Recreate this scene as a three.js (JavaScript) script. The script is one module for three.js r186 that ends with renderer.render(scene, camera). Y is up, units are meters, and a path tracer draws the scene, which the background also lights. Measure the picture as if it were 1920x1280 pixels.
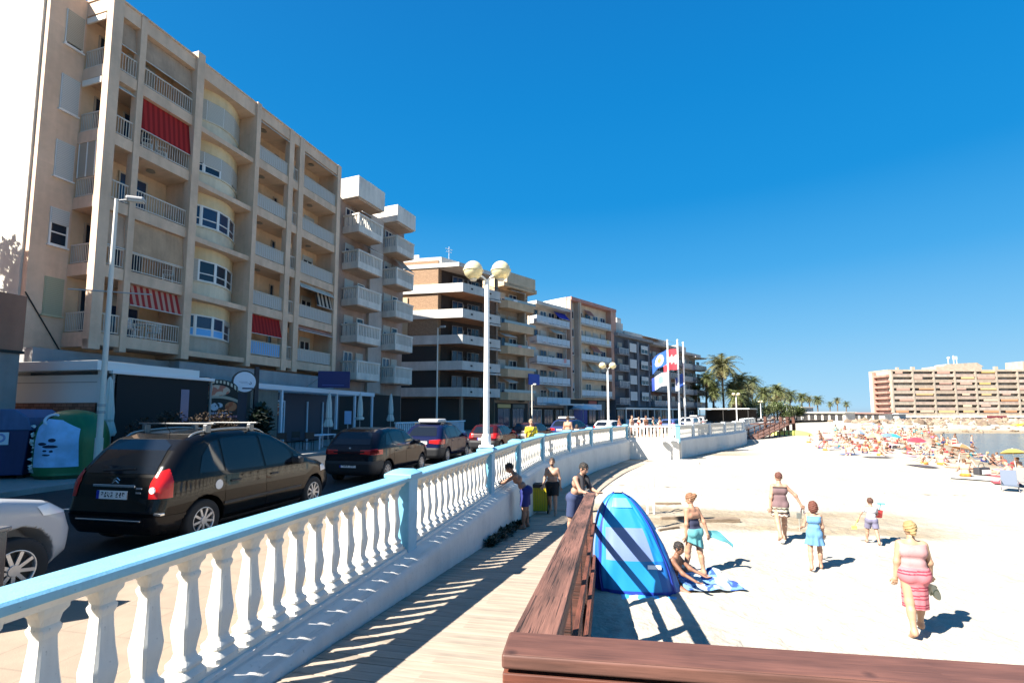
import * as THREE from 'three';
import { mergeGeometries, mergeVertices, toCreasedNormals } from 'three/addons/utils/BufferGeometryUtils.js';
import { RoundedBoxGeometry } from 'three/addons/geometries/RoundedBoxGeometry.js';
import { FontLoader } from 'three/addons/loaders/FontLoader.js';
import { TextGeometry } from 'three/addons/geometries/TextGeometry.js';

// ---------- camera ----------
const scene = new THREE.Scene();
const camera = new THREE.PerspectiveCamera(2 * Math.atan(640 / 920) * 180 / Math.PI, 1920 / 1280, 0.05, 9000);
const YAW = 11.67 * Math.PI / 180, PITCH = 5 * Math.PI / 180;
camera.position.set(0, 1.9, 0);
camera.rotation.set(PITCH, YAW, 0, 'YXZ');
camera.setViewOffset(1920, 1280, 0, -54.5, 1920, 1280);

// ---------- sky, sun, exposure ----------
const EXPOSURE = 3.8;
const SUN = new THREE.Vector3(-0.541, 0.673, 0.504).normalize();   // towards the sun
function makeSky() {
  const W = 512, H = 256, d = new Float32Array(W * H * 4);
  // displayed linear colour by elevation in degrees
  const T = [[-90, .42, .40, .36], [-2, .42, .46, .5], [0, .46, .74, .96], [3, .36, .69, .96], [8, .21, .57, .93], [15, .065, .41, .85], [23, .010, .295, .745], [33, .004, .25, .68], [43, .003, .208, .61], [60, .003, .17, .52], [90, .003, .14, .46]];
  for (let j = 0; j < H; j++) for (let i = 0; i < W; i++) {
    const el = ((j + .5) / H - .5) * 180, az = ((i + .5) / W - .5) * 2 * Math.PI;
    let k = 1; while (k < T.length - 1 && el > T[k][0]) k++;
    const a = T[k - 1], b = T[k], f = (el - a[0]) / (b[0] - a[0]);
    const ce = Math.cos(el * Math.PI / 180), dx = ce * Math.cos(az), dz = ce * Math.sin(az), dy = Math.sin(el * Math.PI / 180);
    const mu = dx * SUN.x + dy * SUN.y + dz * SUN.z;
    const g = .72, mie = el > -2 ? .016 * (1 - g * g) / Math.pow(1 + g * g - 2 * g * mu, 1.5) : 0;
    const o = (j * W + i) * 4;
    for (let c = 0; c < 3; c++) d[o + c] = (a[c + 1] + (b[c + 1] - a[c + 1]) * f + mie * [1, .96, .88][c]) / EXPOSURE;
    d[o + 3] = 1;
  }
  const t = new THREE.DataTexture(d, W, H, THREE.RGBAFormat, THREE.FloatType);
  t.mapping = THREE.EquirectangularReflectionMapping; t.magFilter = THREE.LinearFilter; t.minFilter = THREE.LinearFilter;
  t.colorSpace = THREE.LinearSRGBColorSpace; t.needsUpdate = true;
  return t;
}
scene.background = makeSky(); scene.environment = scene.background; scene.environmentIntensity = 1;
const sun = new THREE.DirectionalLight(new THREE.Color(1, .94, .84), 4.8);
sun.position.copy(SUN).multiplyScalar(150); sun.castShadow = true; sun.shadow.mapSize.set(4096, 4096);
Object.assign(sun.shadow.camera, { left: -70, right: 90, top: 90, bottom: -60, near: 1, far: 400 });
scene.add(sun, sun.target);
const renderer = new THREE.WebGLRenderer({ antialias: true });
renderer.toneMapping = THREE.LinearToneMapping; renderer.toneMappingExposure = EXPOSURE; renderer.shadowMap.enabled = true;
// ---------- helpers ----------
let seed_ = 1234567;
const rnd = (a = 0, b = 1) => { seed_ |= 0; seed_ = seed_ + 0x6D2B79F5 | 0; let t = Math.imul(seed_ ^ seed_ >>> 15, 1 | seed_); t = t + Math.imul(t ^ t >>> 7, 61 | t) ^ t; return a + (b - a) * ((t ^ t >>> 14) >>> 0) / 4294967296; };
const reseed = s => { seed_ = s; };
const pick = a => a[Math.floor(rnd(0, a.length * .99999))];
const R = Math.PI / 180, V3 = (x, y, z) => new THREE.Vector3(x, y, z);
const clamp = (x, a, b) => Math.max(a, Math.min(b, x)), lerp = (a, b, t) => a + (b - a) * t;
const sst = (a, b, x) => { const t = clamp((x - a) / (b - a), 0, 1); return t * t * (3 - 2 * t); };
// value noise
const hash2 = (x, y, s) => { let h = Math.imul(x, 374761393) + Math.imul(y, 668265263) + Math.imul(s, 974634777) | 0; h = Math.imul(h ^ h >>> 13, 1274126177); return ((h ^ h >>> 16) >>> 0) / 4294967296; };
function vnoise(x, y, s = 0, per = 0) {
  const xi = Math.floor(x), yi = Math.floor(y), fx = x - xi, fy = y - yi, u = fx * fx * (3 - 2 * fx), v = fy * fy * (3 - 2 * fy);
  const m = per ? (n => ((n % per) + per) % per) : (n => n);
  return lerp(lerp(hash2(m(xi), m(yi), s), hash2(m(xi + 1), m(yi), s), u), lerp(hash2(m(xi), m(yi + 1), s), hash2(m(xi + 1), m(yi + 1), s), u), v);
}
function tfbm(u, v, f, oct, s) { let a = 0, w = .5, t = 0; for (let o = 0; o < oct; o++) { a += w * vnoise(u * f, v * f, s + o, f); t += w; w *= .55; f *= 2; } return a / t; }   // tileable on [0,1]
function tex(n, fn, color = true, nx = n, ny = n) {   // fn(u,v) -> [r,g,b] 0..1 (display values) or a number
  const d = new Uint8Array(nx * ny * 4);
  for (let j = 0; j < ny; j++) for (let i = 0; i < nx; i++) { let c = fn((i + .5) / nx, (j + .5) / ny); if (typeof c === 'number') c = [c, c, c]; const o = (j * nx + i) * 4; for (let k = 0; k < 3; k++) d[o + k] = clamp(c[k], 0, 1) * 255; d[o + 3] = 255; }
  const t = new THREE.DataTexture(d, nx, ny); t.wrapS = t.wrapT = THREE.RepeatWrapping; t.magFilter = THREE.LinearFilter; t.minFilter = THREE.LinearMipmapLinearFilter; t.generateMipmaps = true;
  if (color) t.colorSpace = THREE.SRGBColorSpace; t.needsUpdate = true; return t;
}
const rep = (t, mx, my = mx) => { const c = t.clone(); c.repeat.set(1 / mx, 1 / my); c.needsUpdate = true; return c; };   // uv are metres: one tile = mx metres
const grimeT = tex(512, (u, v) => { const a = tfbm(u, v, 4, 6, 1), b = tfbm(u, v, 32, 3, 9), st = tfbm(u, v * .125, 24, 3, 5); return .76 + .20 * a + .05 * b + .10 * (st - .5); });
const stuccoT = tex(256, (u, v) => .6 * tfbm(u, v, 24, 4, 3) + .4 * tfbm(u, v, 96, 2, 8), false);
const fineT = tex(256, (u, v) => .5 * tfbm(u, v, 64, 2, 4) + .5 * tfbm(u, v, 16, 3, 6), false);
const asphT = tex(512, (u, v) => { const a = tfbm(u, v, 4, 4, 21), b = vnoise(u * 256, v * 256, 7, 256); return .62 + .25 * a + .2 * (b - .5); });
const sandT = tex(1024, (u, v) => { const a = tfbm(u, v, 5, 6, 31), b = vnoise(u * 512, v * 512, 17, 512), c = tfbm(u, v, 40, 3, 33); const k = .82 + .16 * a + .10 * (b - .5) + .09 * (c - .5); return [k, k * .975, k * .93]; });
const sandB = tex(1024, (u, v) => { const a = tfbm(u, v, 10, 3, 41), c = tfbm(u, v, 30, 4, 43); return .5 * a + .5 * c; }, false);
const woodT = tex(512, (u, v) => { const g = tfbm(u * .25, v, 48, 4, 51), s = tfbm(u * .5, v, 8, 3, 55); return .62 + .45 * (g - .5) + .35 * (s - .5) + .14; });
const plankT = tex(512, (u, v) => { const g = tfbm(u * .25, v, 48, 4, 251), s = tfbm(u * .5, v, 8, 3, 255); return .84 + .16 * (g - .5) + .2 * (s - .5); });
const paveT = tex(512, (u, v) => { const gx = Math.abs((u * 4) % 1 - .5), gy = Math.abs((v * 4) % 1 - .5), j = Math.max(gx, gy) > .488 ? .93 : 1, t = hash2(Math.floor(u * 4), Math.floor(v * 4), 3); return (.88 + .04 * t + .1 * (tfbm(u, v, 16, 4, 61) - .5)) * j; });
const chipT = tex(1024, (u, v) => { const a = tfbm(u, v, 6, 5, 91), st = tfbm(u, v * .2, 40, 3, 95), sp = tfbm(u, v, 90, 2, 97); let k = .84 + .14 * a + .06 * (st - .5); if (sp > .80) k -= .10 * (sp - .80) / .1; if (a > .66) k -= .3 * (a - .66) * st * 2; return [k, k * .99, k * .965]; });
const grimeM = [rep(grimeT, 6), rep(grimeT, 2.3)], stuccoB = rep(stuccoT, 1.2), fineB = rep(fineT, .5);
const C = (r, g, b) => new THREE.Color().setRGB(r, g, b);
const mats = {};
function M(c, rough = .85, o = {}) {   // c: [r,g,b] linear or css/hex
  const key = JSON.stringify([c, rough, Object.keys(o).map(k => [k, o[k] && o[k].uuid || o[k]])]);
  if (mats[key]) return mats[key];
  const P = ('transmission' in o || 'clearcoat' in o || 'sheen' in o) ? THREE.MeshPhysicalMaterial : THREE.MeshStandardMaterial;
  const m = new P({ roughness: rough, side: THREE.DoubleSide, ...o }); m.color = Array.isArray(c) ? C(...c) : new THREE.Color(c);
  return mats[key] = m;
}
const plaster = (c, o = {}) => M(c, .92, { map: grimeM[0], bumpMap: stuccoB, bumpScale: .006, ...o });
const glassM = (c = [.02, .03, .045]) => M(c, .06, { metalness: 0 });
// geometry gathering
const _m = new THREE.Matrix4(), _q = new THREE.Quaternion(), _e = new THREE.Euler(), _s = V3(1, 1, 1);
const xf = (x, y, z, rx = 0, ry = 0, rz = 0, s = 1) => new THREE.Matrix4().compose(V3(x, y, z), new THREE.Quaternion().setFromEuler(new THREE.Euler(rx, ry, rz)), typeof s === 'number' ? V3(s, s, s) : s);
function boxUV(g) {
  const p = g.attributes.position, n = g.attributes.normal, uv = new Float32Array(p.count * 2);
  for (let i = 0; i < p.count; i++) {
    const ax = Math.abs(n.getX(i)), ay = Math.abs(n.getY(i)), az = Math.abs(n.getZ(i));
    if (ay > ax && ay > az) { uv[2 * i] = p.getX(i); uv[2 * i + 1] = p.getZ(i); } else if (ax > az) { uv[2 * i] = p.getZ(i); uv[2 * i + 1] = p.getY(i); } else { uv[2 * i] = p.getX(i); uv[2 * i + 1] = p.getY(i); }
  }
  g.setAttribute('uv', new THREE.BufferAttribute(uv, 2)); return g;
}
class B {   // collects geometry and merges it
  constructor() { this.l = []; }
  add(g, m) { g = g.index ? g.toNonIndexed() : g.clone(); for (const k of Object.keys(g.attributes)) if (!['position', 'normal', 'uv', 'color'].includes(k)) g.deleteAttribute(k); if (m) { g.applyMatrix4(m); if (m.determinant() < 0) for (const a of Object.values(g.attributes)) { const k = a.itemSize, r = a.array; for (let i = 0; i < a.count; i += 3) for (let c = 0; c < k; c++) { const q = (i + 1) * k + c, w = (i + 2) * k + c, t = r[q]; r[q] = r[w]; r[w] = t; } } } this.l.push(g); return this; }
  box(x0, y0, z0, x1, y1, z1) { return this.add(new THREE.BoxGeometry(Math.abs(x1 - x0), Math.abs(y1 - y0), Math.abs(z1 - z0)), xf((x0 + x1) / 2, (y0 + y1) / 2, (z0 + z1) / 2)); }
  rbox(x0, y0, z0, x1, y1, z1, r = .01, s = 2) { return this.add(new RoundedBoxGeometry(Math.abs(x1 - x0), Math.abs(y1 - y0), Math.abs(z1 - z0), s, r), xf((x0 + x1) / 2, (y0 + y1) / 2, (z0 + z1) / 2)); }
  bar(a, b, r, n = 6, r2 = r) { const A = V3(...a), Bv = V3(...b), d = Bv.clone().sub(A), L = d.length(); const m = new THREE.Matrix4().compose(A.clone().add(Bv).multiplyScalar(.5), new THREE.Quaternion().setFromUnitVectors(V3(0, 1, 0), d.normalize()), V3(1, 1, 1)); return this.add(new THREE.CylinderGeometry(r2, r, L, n), m); }
  tube(pts, r, n = 6, seg = 0) { return this.add(new THREE.TubeGeometry(new THREE.CatmullRomCurve3(pts.map(p => V3(...p))), seg || pts.length * 4, r, n)); }
  lathe(pts, n = 16, m) { return this.add(new THREE.LatheGeometry(pts.map(p => new THREE.Vector2(p[0], p[1])), n), m); }
  sph(x, y, z, r, n = 12, s) { return this.add(new THREE.SphereGeometry(r, n, Math.max(6, n * .7 | 0)), s ? xf(x, y, z, 0, 0, 0, V3(...s)) : xf(x, y, z)); }
  poly(pts, h, m, bevel = 0) { const s = new THREE.Shape(pts.map(p => new THREE.Vector2(p[0], p[1]))); return this.add(new THREE.ExtrudeGeometry(s, bevel ? { depth: h, bevelEnabled: true, bevelSize: bevel, bevelThickness: bevel, bevelSegments: 2, curveSegments: 10 } : { depth: h, bevelEnabled: false }), m); }
  geo(uv = true) {
    const l = this.l; if (!l.length) return null;
    const hasC = l.some(g => g.attributes.color);
    for (const g of l) { if (!g.attributes.uv) g.setAttribute('uv', new THREE.BufferAttribute(new Float32Array(g.attributes.position.count * 2), 2)); if (!g.attributes.normal) g.computeVertexNormals(); if (hasC && !g.attributes.color) g.setAttribute('color', new THREE.BufferAttribute(new Float32Array(g.attributes.position.count * 3).fill(1), 3)); }
    const g = l.length > 1 ? mergeGeometries(l) : l[0]; return uv ? boxUV(g) : g;
  }
  put(name, mat, parent, uv = true) { const g = this.geo(uv); this.l = []; return g ? part(name, g, mat, parent) : null; }
}
const used = {};
function numbered(n) { if (!(n in used)) { used[n] = 0; return n; } used[n]++; return n + '_' + String(used[n]).padStart(3, '0'); }
function part(name, g, mat, parent) { const m = new THREE.Mesh(g, mat); m.name = name; m.castShadow = m.receiveShadow = true; if (parent) parent.add(m); return m; }
function tag(o, label, category, group, kind) { if (label) o.userData.label = label; if (category) o.userData.category = category; if (group) o.userData.group = group; if (kind) o.userData.kind = kind; return o; }
function thing(name, label, category, x = 0, y = 0, z = 0, ry = 0, group) { const o = new THREE.Group(); o.name = numbered(name); o.position.set(x, y, z); o.rotation.y = ry; scene.add(o); return tag(o, label, category, group); }
function solo(name, g, mat, label, category, group, kind) { const m = part(numbered(name), g, mat, scene); return tag(m, label, category, group, kind); }
function struct(name, g, mat, label) { const m = part(numbered(name), g, mat, scene); m.userData.kind = 'structure'; m.userData.label = label || name.replace(/_/g, ' '); return m; }
function copy(o, label, x, y, z, ry = 0, group) { const c = o.clone(); c.name = numbered(o.name.replace(/_\d+$/, '')); c.position.set(x, y, z); c.rotation.y = ry; c.userData = { ...o.userData }; if (label) c.userData.label = label; if (group) c.userData.group = group; scene.add(c); return c; }
// polyline strips: pts [[x, v], ...] (v = metres ahead of the camera, z = -v)
const PT = (x, v, y = 0) => V3(x, y, -v);
function offsetLine(pts, d) {   // d > 0: to the right of the walking direction
  return pts.map((p, i) => { const a = pts[Math.max(0, i - 1)], b = pts[Math.min(pts.length - 1, i + 1)]; const dx = b[0] - a[0], dv = b[1] - a[1], L = Math.hypot(dx, dv); return [p[0] + dv / L * d, p[1] - dx / L * d]; });
}
function stripGeo(l, r, yl, yr = yl) {
  const pos = [], idx = []; l.forEach((p, i) => { pos.push(p[0], typeof yl === 'function' ? yl(p) : yl, -p[1], r[i][0], typeof yr === 'function' ? yr(r[i]) : yr, -r[i][1]); if (i) { const k = 2 * i; idx.push(k - 2, k - 1, k, k - 1, k + 1, k); } });
  const g = new THREE.BufferGeometry(); g.setAttribute('position', new THREE.Float32BufferAttribute(pos, 3)); g.setIndex(idx); g.computeVertexNormals(); return g;
}
function sweep(line, prof, closed = true) {   // prof [[offset to the right, y], ...] swept along the line
  const n = prof.length, pos = [], idx = []; const offs = line.map((p, i) => { const a = line[Math.max(0, i - 1)], b = line[Math.min(line.length - 1, i + 1)]; const dx = b[0] - a[0], dv = b[1] - a[1], L = Math.hypot(dx, dv); return [dv / L, -dx / L]; });
  line.forEach((p, i) => { for (const q of prof) pos.push(p[0] + offs[i][0] * q[0], q[1], -(p[1] + offs[i][1] * q[0])); });
  const m = closed ? n : n - 1;
  for (let i = 1; i < line.length; i++) for (let k = 0; k < m; k++) { const a = (i - 1) * n + k, b = (i - 1) * n + (k + 1) % n, c = a + n, d = b + n; idx.push(a, c, b, b, c, d); }
  if (closed) for (const e of [0, line.length - 1]) { const s = THREE.ShapeUtils.triangulateShape(prof.map(q => new THREE.Vector2(q[0], q[1])), []); for (const t of s) idx.push(...(t.map(k => e * n + k))); }
  let g = new THREE.BufferGeometry(); g.setAttribute('position', new THREE.Float32BufferAttribute(pos, 3)); g.setIndex(idx); g = toCreasedNormals(g.toNonIndexed(), .6); return g;
}
function smoothLine(pts, step) { const c = new THREE.CatmullRomCurve3(pts.map(p => V3(p[0], 0, p[1])), false, 'centripetal'); const n = Math.max(2, Math.round(c.getLength() / step)); return c.getSpacedPoints(n).map(p => [p.x, p.z]); }
const lineLen = l => l.reduce((s, p, i) => i ? s + Math.hypot(p[0] - l[i - 1][0], p[1] - l[i - 1][1]) : 0, 0);
function lineAt(l, s) { for (let i = 1; i < l.length; i++) { const d = Math.hypot(l[i][0] - l[i - 1][0], l[i][1] - l[i - 1][1]); if (s <= d || i === l.length - 1) { const t = s / d; return [lerp(l[i - 1][0], l[i][0], t), lerp(l[i - 1][1], l[i][1], t), Math.atan2(l[i][0] - l[i - 1][0], l[i][1] - l[i - 1][1])]; } s -= d; } }
function distLine(l, x, v) { let best = 1e9, sg = 1; for (let i = 1; i < l.length; i++) { const ax = l[i - 1][0], av = l[i - 1][1], bx = l[i][0] - ax, bv = l[i][1] - av, t = clamp(((x - ax) * bx + (v - av) * bv) / (bx * bx + bv * bv), 0, 1), px = x - ax - bx * t, pv = v - av - bv * t, d = Math.hypot(px, pv); if (d < best) { best = d; sg = (bv * px - bx * pv) > 0 ? 1 : -1; } } return best * sg; }   // > 0 right of the line
// ---------- ground, road, beach, sea ----------
const railLine = smoothLine([[-2.87, -8], [-2.87, 0], [-2.87, 8], [-2.87, 17], [-2.72, 20], [-2.2, 23.7], [-1.34, 28.2], [-.33, 31.9], [.83, 36.4]], .5);
const railFar = smoothLine([[4.3, 37.2], [6.4, 42], [10.5, 50], [13.8, 58], [16, 68], [19, 80], [24, 95], [33, 118], [44, 140]], 1);
const landEdge = [...railLine, [4.3, 36.6], ...railFar, [70, 172], [95, 200], [140, 222], [260, 240]];
const kerbNear = smoothLine([[-5.95, -40], [-5.95, 0], [-5.95, 17], [-5.4, 24], [-4.2, 30], [-2.2, 36], [1, 42.2], [5, 49.5], [9.2, 58], [11.8, 68], [14.8, 80], [19.8, 95], [28.8, 118], [39.8, 140], [64, 172]], 1.5);
const kerbFar = offsetLine(kerbNear, -8.6);
const SANDY = -1.35, SEAY = -2.1;
const shore = [[27, -60], [27, 10], [26.5, 32], [28.6, 44.6], [30.8, 50.6], [37.2, 62.8], [43, 76], [49.8, 90], [57.9, 110], [66, 118], [85, 121], [120, 126], [220, 150]];
const sandMat = M([.455, .435, .40], .95, { map: rep(sandT, 5), bumpMap: rep(sandB, 2.6), bumpScale: .05, vertexColors: true });
const asphaltMat = M([.05, .051, .055], .9, { map: rep(asphT, 3), bumpMap: fineB, bumpScale: .004 });
const paveMat = M([.32, .245, .18], .9, { map: rep(paveT, 2.4), bumpMap: fineB, bumpScale: .002 });
const sidewalkMat = M([.38, .35, .32], .9, { map: rep(paveT, 1.6), bumpMap: fineB, bumpScale: .002 });
const kerbMat = M([.36, .35, .33], .85, { map: grimeM[1] });
{ // sea to the horizon
  const bump = tex(512, (u, v) => tfbm(u, v, 8, 5, 71), false);
  const g = new THREE.PlaneGeometry(9000, 9000); g.rotateX(-Math.PI / 2); g.translate(600, SEAY, -1500); boxUV(g);
  struct('sea', g, M([.05, .10, .13], .12, { bumpMap: rep(bump, 9), bumpScale: .22 }), 'calm shallow sea in the bay on the right');
  // dry land under the town
  const s = new THREE.Shape([...landEdge.map(p => new THREE.Vector2(...p)), new THREE.Vector2(300, 700), new THREE.Vector2(-600, 700), new THREE.Vector2(-600, -60), new THREE.Vector2(-2.87, -60)]);
  const lg = new THREE.ShapeGeometry(s); lg.rotateX(-Math.PI / 2); lg.translate(0, -.13, 0); boxUV(lg);
  struct('road', lg, asphaltMat, 'dark asphalt road with parked cars');
  // promenade pavement: from kerb to balustrade
  const n = 90, A = [], Bp = [], La = lineLen(kerbNear);
  const inner = [...railLine, [1.6, 38.4], [4.0, 41], ...offsetLine(railFar, -.05).slice(5), [66, 172]];
  const Li = lineLen(inner), ks = [...kerbNear];
  for (let i = 0; i <= 150; i++) { const t = i / 150; const a = lineAt(inner, t * Li); let best = null, bd = 1e9; for (const k of ks) { const d = Math.hypot(k[0] - a[0], k[1] - a[1]); if (d < bd) { bd = d; best = k; } } A.push(best); Bp.push([a[0], a[1]]); }
  struct('promenade', boxUV(stripGeo(A, Bp, 0)), paveMat, 'tan paved promenade between parked cars and balustrade');
  const fo = offsetLine(kerbFar, -14);
  struct('far_pavement', boxUV(stripGeo(fo, kerbFar, .01)), sidewalkMat, 'grey pavement in front of the apartment buildings');
  struct('kerb', boxUV(sweep(kerbNear, [[-.16, -.2], [-.16, .004], [-.13, .012], [0, .012], [0, -.2]])), kerbMat, 'concrete kerb along the promenade');
  struct('kerb', boxUV(sweep(kerbFar, [[0, -.2], [0, .014], [.13, .014], [.16, .004], [.16, -.2]])), kerbMat, 'concrete kerb along the far pavement');
  // bastion top behind the projecting balustrade
  const bs = new B(); bs.poly([[.7, 36.5], [4.3, 36.5], [4.6, 38.2], [6.0, 41.2], [3.2, 41.0], [1.2, 38.3]], .02, xf(0, .004, 0, -Math.PI / 2)); struct('promenade_bay', bs.geo(), paveMat, 'paved bay of the promenade behind the flagpoles');
}
function sandH(x, v) {
  const d = distLine(shore, x, v);   // > 0 seaward
  let y = SANDY + .12 * (vnoise(x * .12, v * .12, 3) - .5) + .03 * (vnoise(x * .5, v * .5, 4) - .5);
  y = lerp(y, SEAY, sst(-9, 1, d)); if (d > 0) y -= Math.min(1.5, d * .12);
  if (v > 95) y = lerp(y, y + .75, sst(95, 150, v));
  return y;
}
function sandY(x, v) {   // footprints and small ruts
  let y = sandH(x, v); const near = Math.exp(-((x * x + v * v) / 700));
  if (v > 25 || x > 20) return y; let pit = 0; const cx = Math.floor(x / .42), cv = Math.floor(v / .42); for (let i = -1; i <= 1; i++) for (let j = -1; j <= 1; j++) { const h = hash2(cx + i, cv + j, 77); if (h < .72) { const px = (cx + i + .2 + .6 * hash2(cx + i, cv + j, 78)) * .42, pv = (cv + j + .2 + .6 * hash2(cx + i, cv + j, 79)) * .42, d = Math.hypot((x - px) * (1 + .5 * hash2(cx + i, cv + j, 80)), v - pv) / .15; if (d < 1.7) pit += d < 1 ? -.030 * (1 - d * d) : .010 * (1 - Math.abs(d - 1.35) / .35); } }
  return y + near * (.05 * (vnoise(x * 2.3, v * 2.3, 11) - .5) + .02 * (vnoise(x * 6, v * 6, 12) - .5) + pit * 1.3);
}
{
  const patch = (x0, x1, v0, v1, st, y = 0) => {
    const nx = Math.round((x1 - x0) / st), nv = Math.round((v1 - v0) / st), g = new THREE.PlaneGeometry(x1 - x0, v1 - v0, nx, nv); g.rotateX(-Math.PI / 2); g.translate((x0 + x1) / 2, 0, -(v0 + v1) / 2);
    const p = g.attributes.position; for (let i = 0; i < p.count; i++) p.setY(i, sandY(p.getX(i), -p.getZ(i)) + y); g.computeVertexNormals();
    const col = new Float32Array(p.count * 3); for (let i = 0; i < p.count; i++) { const x = p.getX(i), v = -p.getZ(i), w = v + 1.2 * (vnoise(x * .35, v * .5, 66) - .5) - .05 * x, n = vnoise(x * .9, v * 2.4, 67); let k = sst(14.2, 15.2, w) * (1 - sst(17.6, 18.9, w)) * (1 - sst(7.5, 10.5, x)) * (.45 + .8 * n); k = Math.max(k, .8 * sst(.62, .75, vnoise(x * .22 + 7, v * .5, 68)) * sst(38, 42, v) * (1 - sst(50, 56, v)) * (1 - sst(9, 13, x))); const d = distLine(shore, x, v); k = Math.max(k, sst(-3, -.5, d)); k = clamp(k, 0, 1); col.set([1 - .40 * k, 1 - .47 * k, 1 - .57 * k], 3 * i); } g.setAttribute('color', new THREE.BufferAttribute(col, 3)); return boxUV(g);
  };
  const b = new B(); b.add(patch(-3, 19, 1, 23, .08)); b.add(patch(-3, 19, -20, 1, 1.05)); b.add(patch(19, 61, -20, 64, 1.05)); b.add(patch(-3, 19, 23, 64, 1.02)); b.add(patch(-3, 61, 64, 128, 2)); b.add(patch(61, 261, -20, 128, 4)); b.add(patch(-3, 261, 128, 228, 4));
  struct('sand', b.geo(), sandMat, 'pale trodden beach sand');
}
// ---------- apartment buildings along the street (local x along the facade, y up, z out to the street) ----------
const slatT = tex(64, (u, v) => { const s = (v * 4) % 1; return .9 - (s < .14 ? .28 : 0) - .06 * s; }, true, 8, 64);
const slatM = c => M(c, .7, { map: rep(slatT, .3, .3) });
const stripeT = (a, b, n = 8) => tex(64, u => ((u * n) % 1) < .5 ? a : b, true, 128, 8);
const redStripe = rep(stripeT([.66, .15, .13], [.52, .08, .08], 8), 2), redGrey = rep(stripeT([.62, .17, .15], [.72, .56, .48], 8), 2.2), blkStripe = rep(stripeT([.10, .09, .09], [.70, .64, .58], 4), 1.6);
const fabric = (c, map) => M(c, .95, map ? { map } : { map: grimeM[1] });
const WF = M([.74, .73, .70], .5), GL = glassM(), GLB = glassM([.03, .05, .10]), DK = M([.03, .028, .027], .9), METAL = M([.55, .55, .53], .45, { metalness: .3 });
function win(t, x0, x1, y0, y1, z, o = {}) {
  const { n = 2, sh = 0, shC = [.66, .65, .60], fr = WF, gl = GL, bar = 0, w = .06, sill = true } = o, b = new B();
  b.box(x0, y0, z, x1, y0 + w, z + .07).box(x0, y1 - w, z, x1, y1, z + .07);
  for (let i = 0; i <= n; i++) { const x = lerp(x0 + w / 2, x1 - w / 2, i / n); b.box(x - w / 2, y0 + w, z + .002, x + w / 2, y1 - w, z + .066); }
  if (bar) b.box(x0 + w, lerp(y0, y1, bar) - .025, z + .004, x1 - w, lerp(y0, y1, bar) + .025, z + .06);
  if (sill) b.box(x0 - .05, y0 - .06, z, x1 + .05, y0 - .003, z + .12);
  const f = b.put('window', fr, t);
  b.box(x0 + .01, y0 + .01, z - .02, x1 - .01, y1 - .01, z + .025); b.put('pane', gl, f);
  if (sh > 0) { b.box(x0 + .02, lerp(y1, y0, sh), z + .03, x1 - .02, y1 - .01, z + .085); b.put('shutter', slatM(shC), f); }
  return f;
}
function railing(b, x0, x1, y, h, z, st = .13, r = .011) { b.box(x0, y + h - .05, z - .025, x1, y + h, z + .025); b.box(x0, y + .06, z - .015, x1, y + .1, z + .015); const n = Math.round((x1 - x0) / st); for (let i = 0; i <= n; i++) { const x = lerp(x0 + .02, x1 - .02, i / n); b.box(x - r, y + .1, z - r, x + r, y + h - .05, z + r); } return b; }
function railingX(b, z0, z1, y, h, x, st = .13, r = .011) { b.box(x - .025, y + h - .05, z0, x + .025, y + h, z1); b.box(x - .015, y + .06, z0, x + .015, y + .1, z1); const n = Math.round((z1 - z0) / st); for (let i = 0; i <= n; i++) { const z = lerp(z0 + .02, z1 - .02, i / n); b.box(x - r, y + .1, z - r, x + r, y + h - .05, z + r); } return b; }
function awning(t, x0, x1, yTop, yBot, z0, z1, mat, name = 'awning') {
  const n = Math.max(4, Math.round((x1 - x0) * 6)), pos = [], uv = [], idx = [], m = 5;
  for (let j = 0; j <= m; j++) for (let i = 0; i <= n; i++) { const u = i / n, v = j / m; pos.push(lerp(x0, x1, u), lerp(yTop, yBot, v) + .02 * Math.sin(u * Math.PI * 9) * (j === m ? 1 : 0), lerp(z0, z1, v) + .025 * Math.sin(u * Math.PI * n / 3) * v); uv.push(lerp(x0, x1, u), lerp(yTop, yBot, v)); }
  for (let j = 0; j < m; j++) for (let i = 0; i < n; i++) { const a = j * (n + 1) + i; idx.push(a, a + n + 1, a + 1, a + 1, a + n + 1, a + n + 2); }
  const g = new THREE.BufferGeometry(); g.setAttribute('position', new THREE.Float32BufferAttribute(pos, 3)); g.setAttribute('uv', new THREE.Float32BufferAttribute(uv, 2)); g.setIndex(idx); g.computeVertexNormals();
  const a = part(name, g, mat, t); const b = new B(); b.bar([x0 - .02, yBot - .01, z1], [x1 + .02, yBot - .01, z1], .025, 8); b.put('awning_bar', METAL, a); return a;
}
const bld = (name, label, ox, ov, ang) => thing(name, label, 'building', ox, 0, -ov, Math.PI / 2 - ang * R);
const foot = (b, pts, y0, y1) => b.poly(pts.map(p => [p[0], -p[1]]), y1 - y0, xf(0, y0, 0, -Math.PI / 2));

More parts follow.
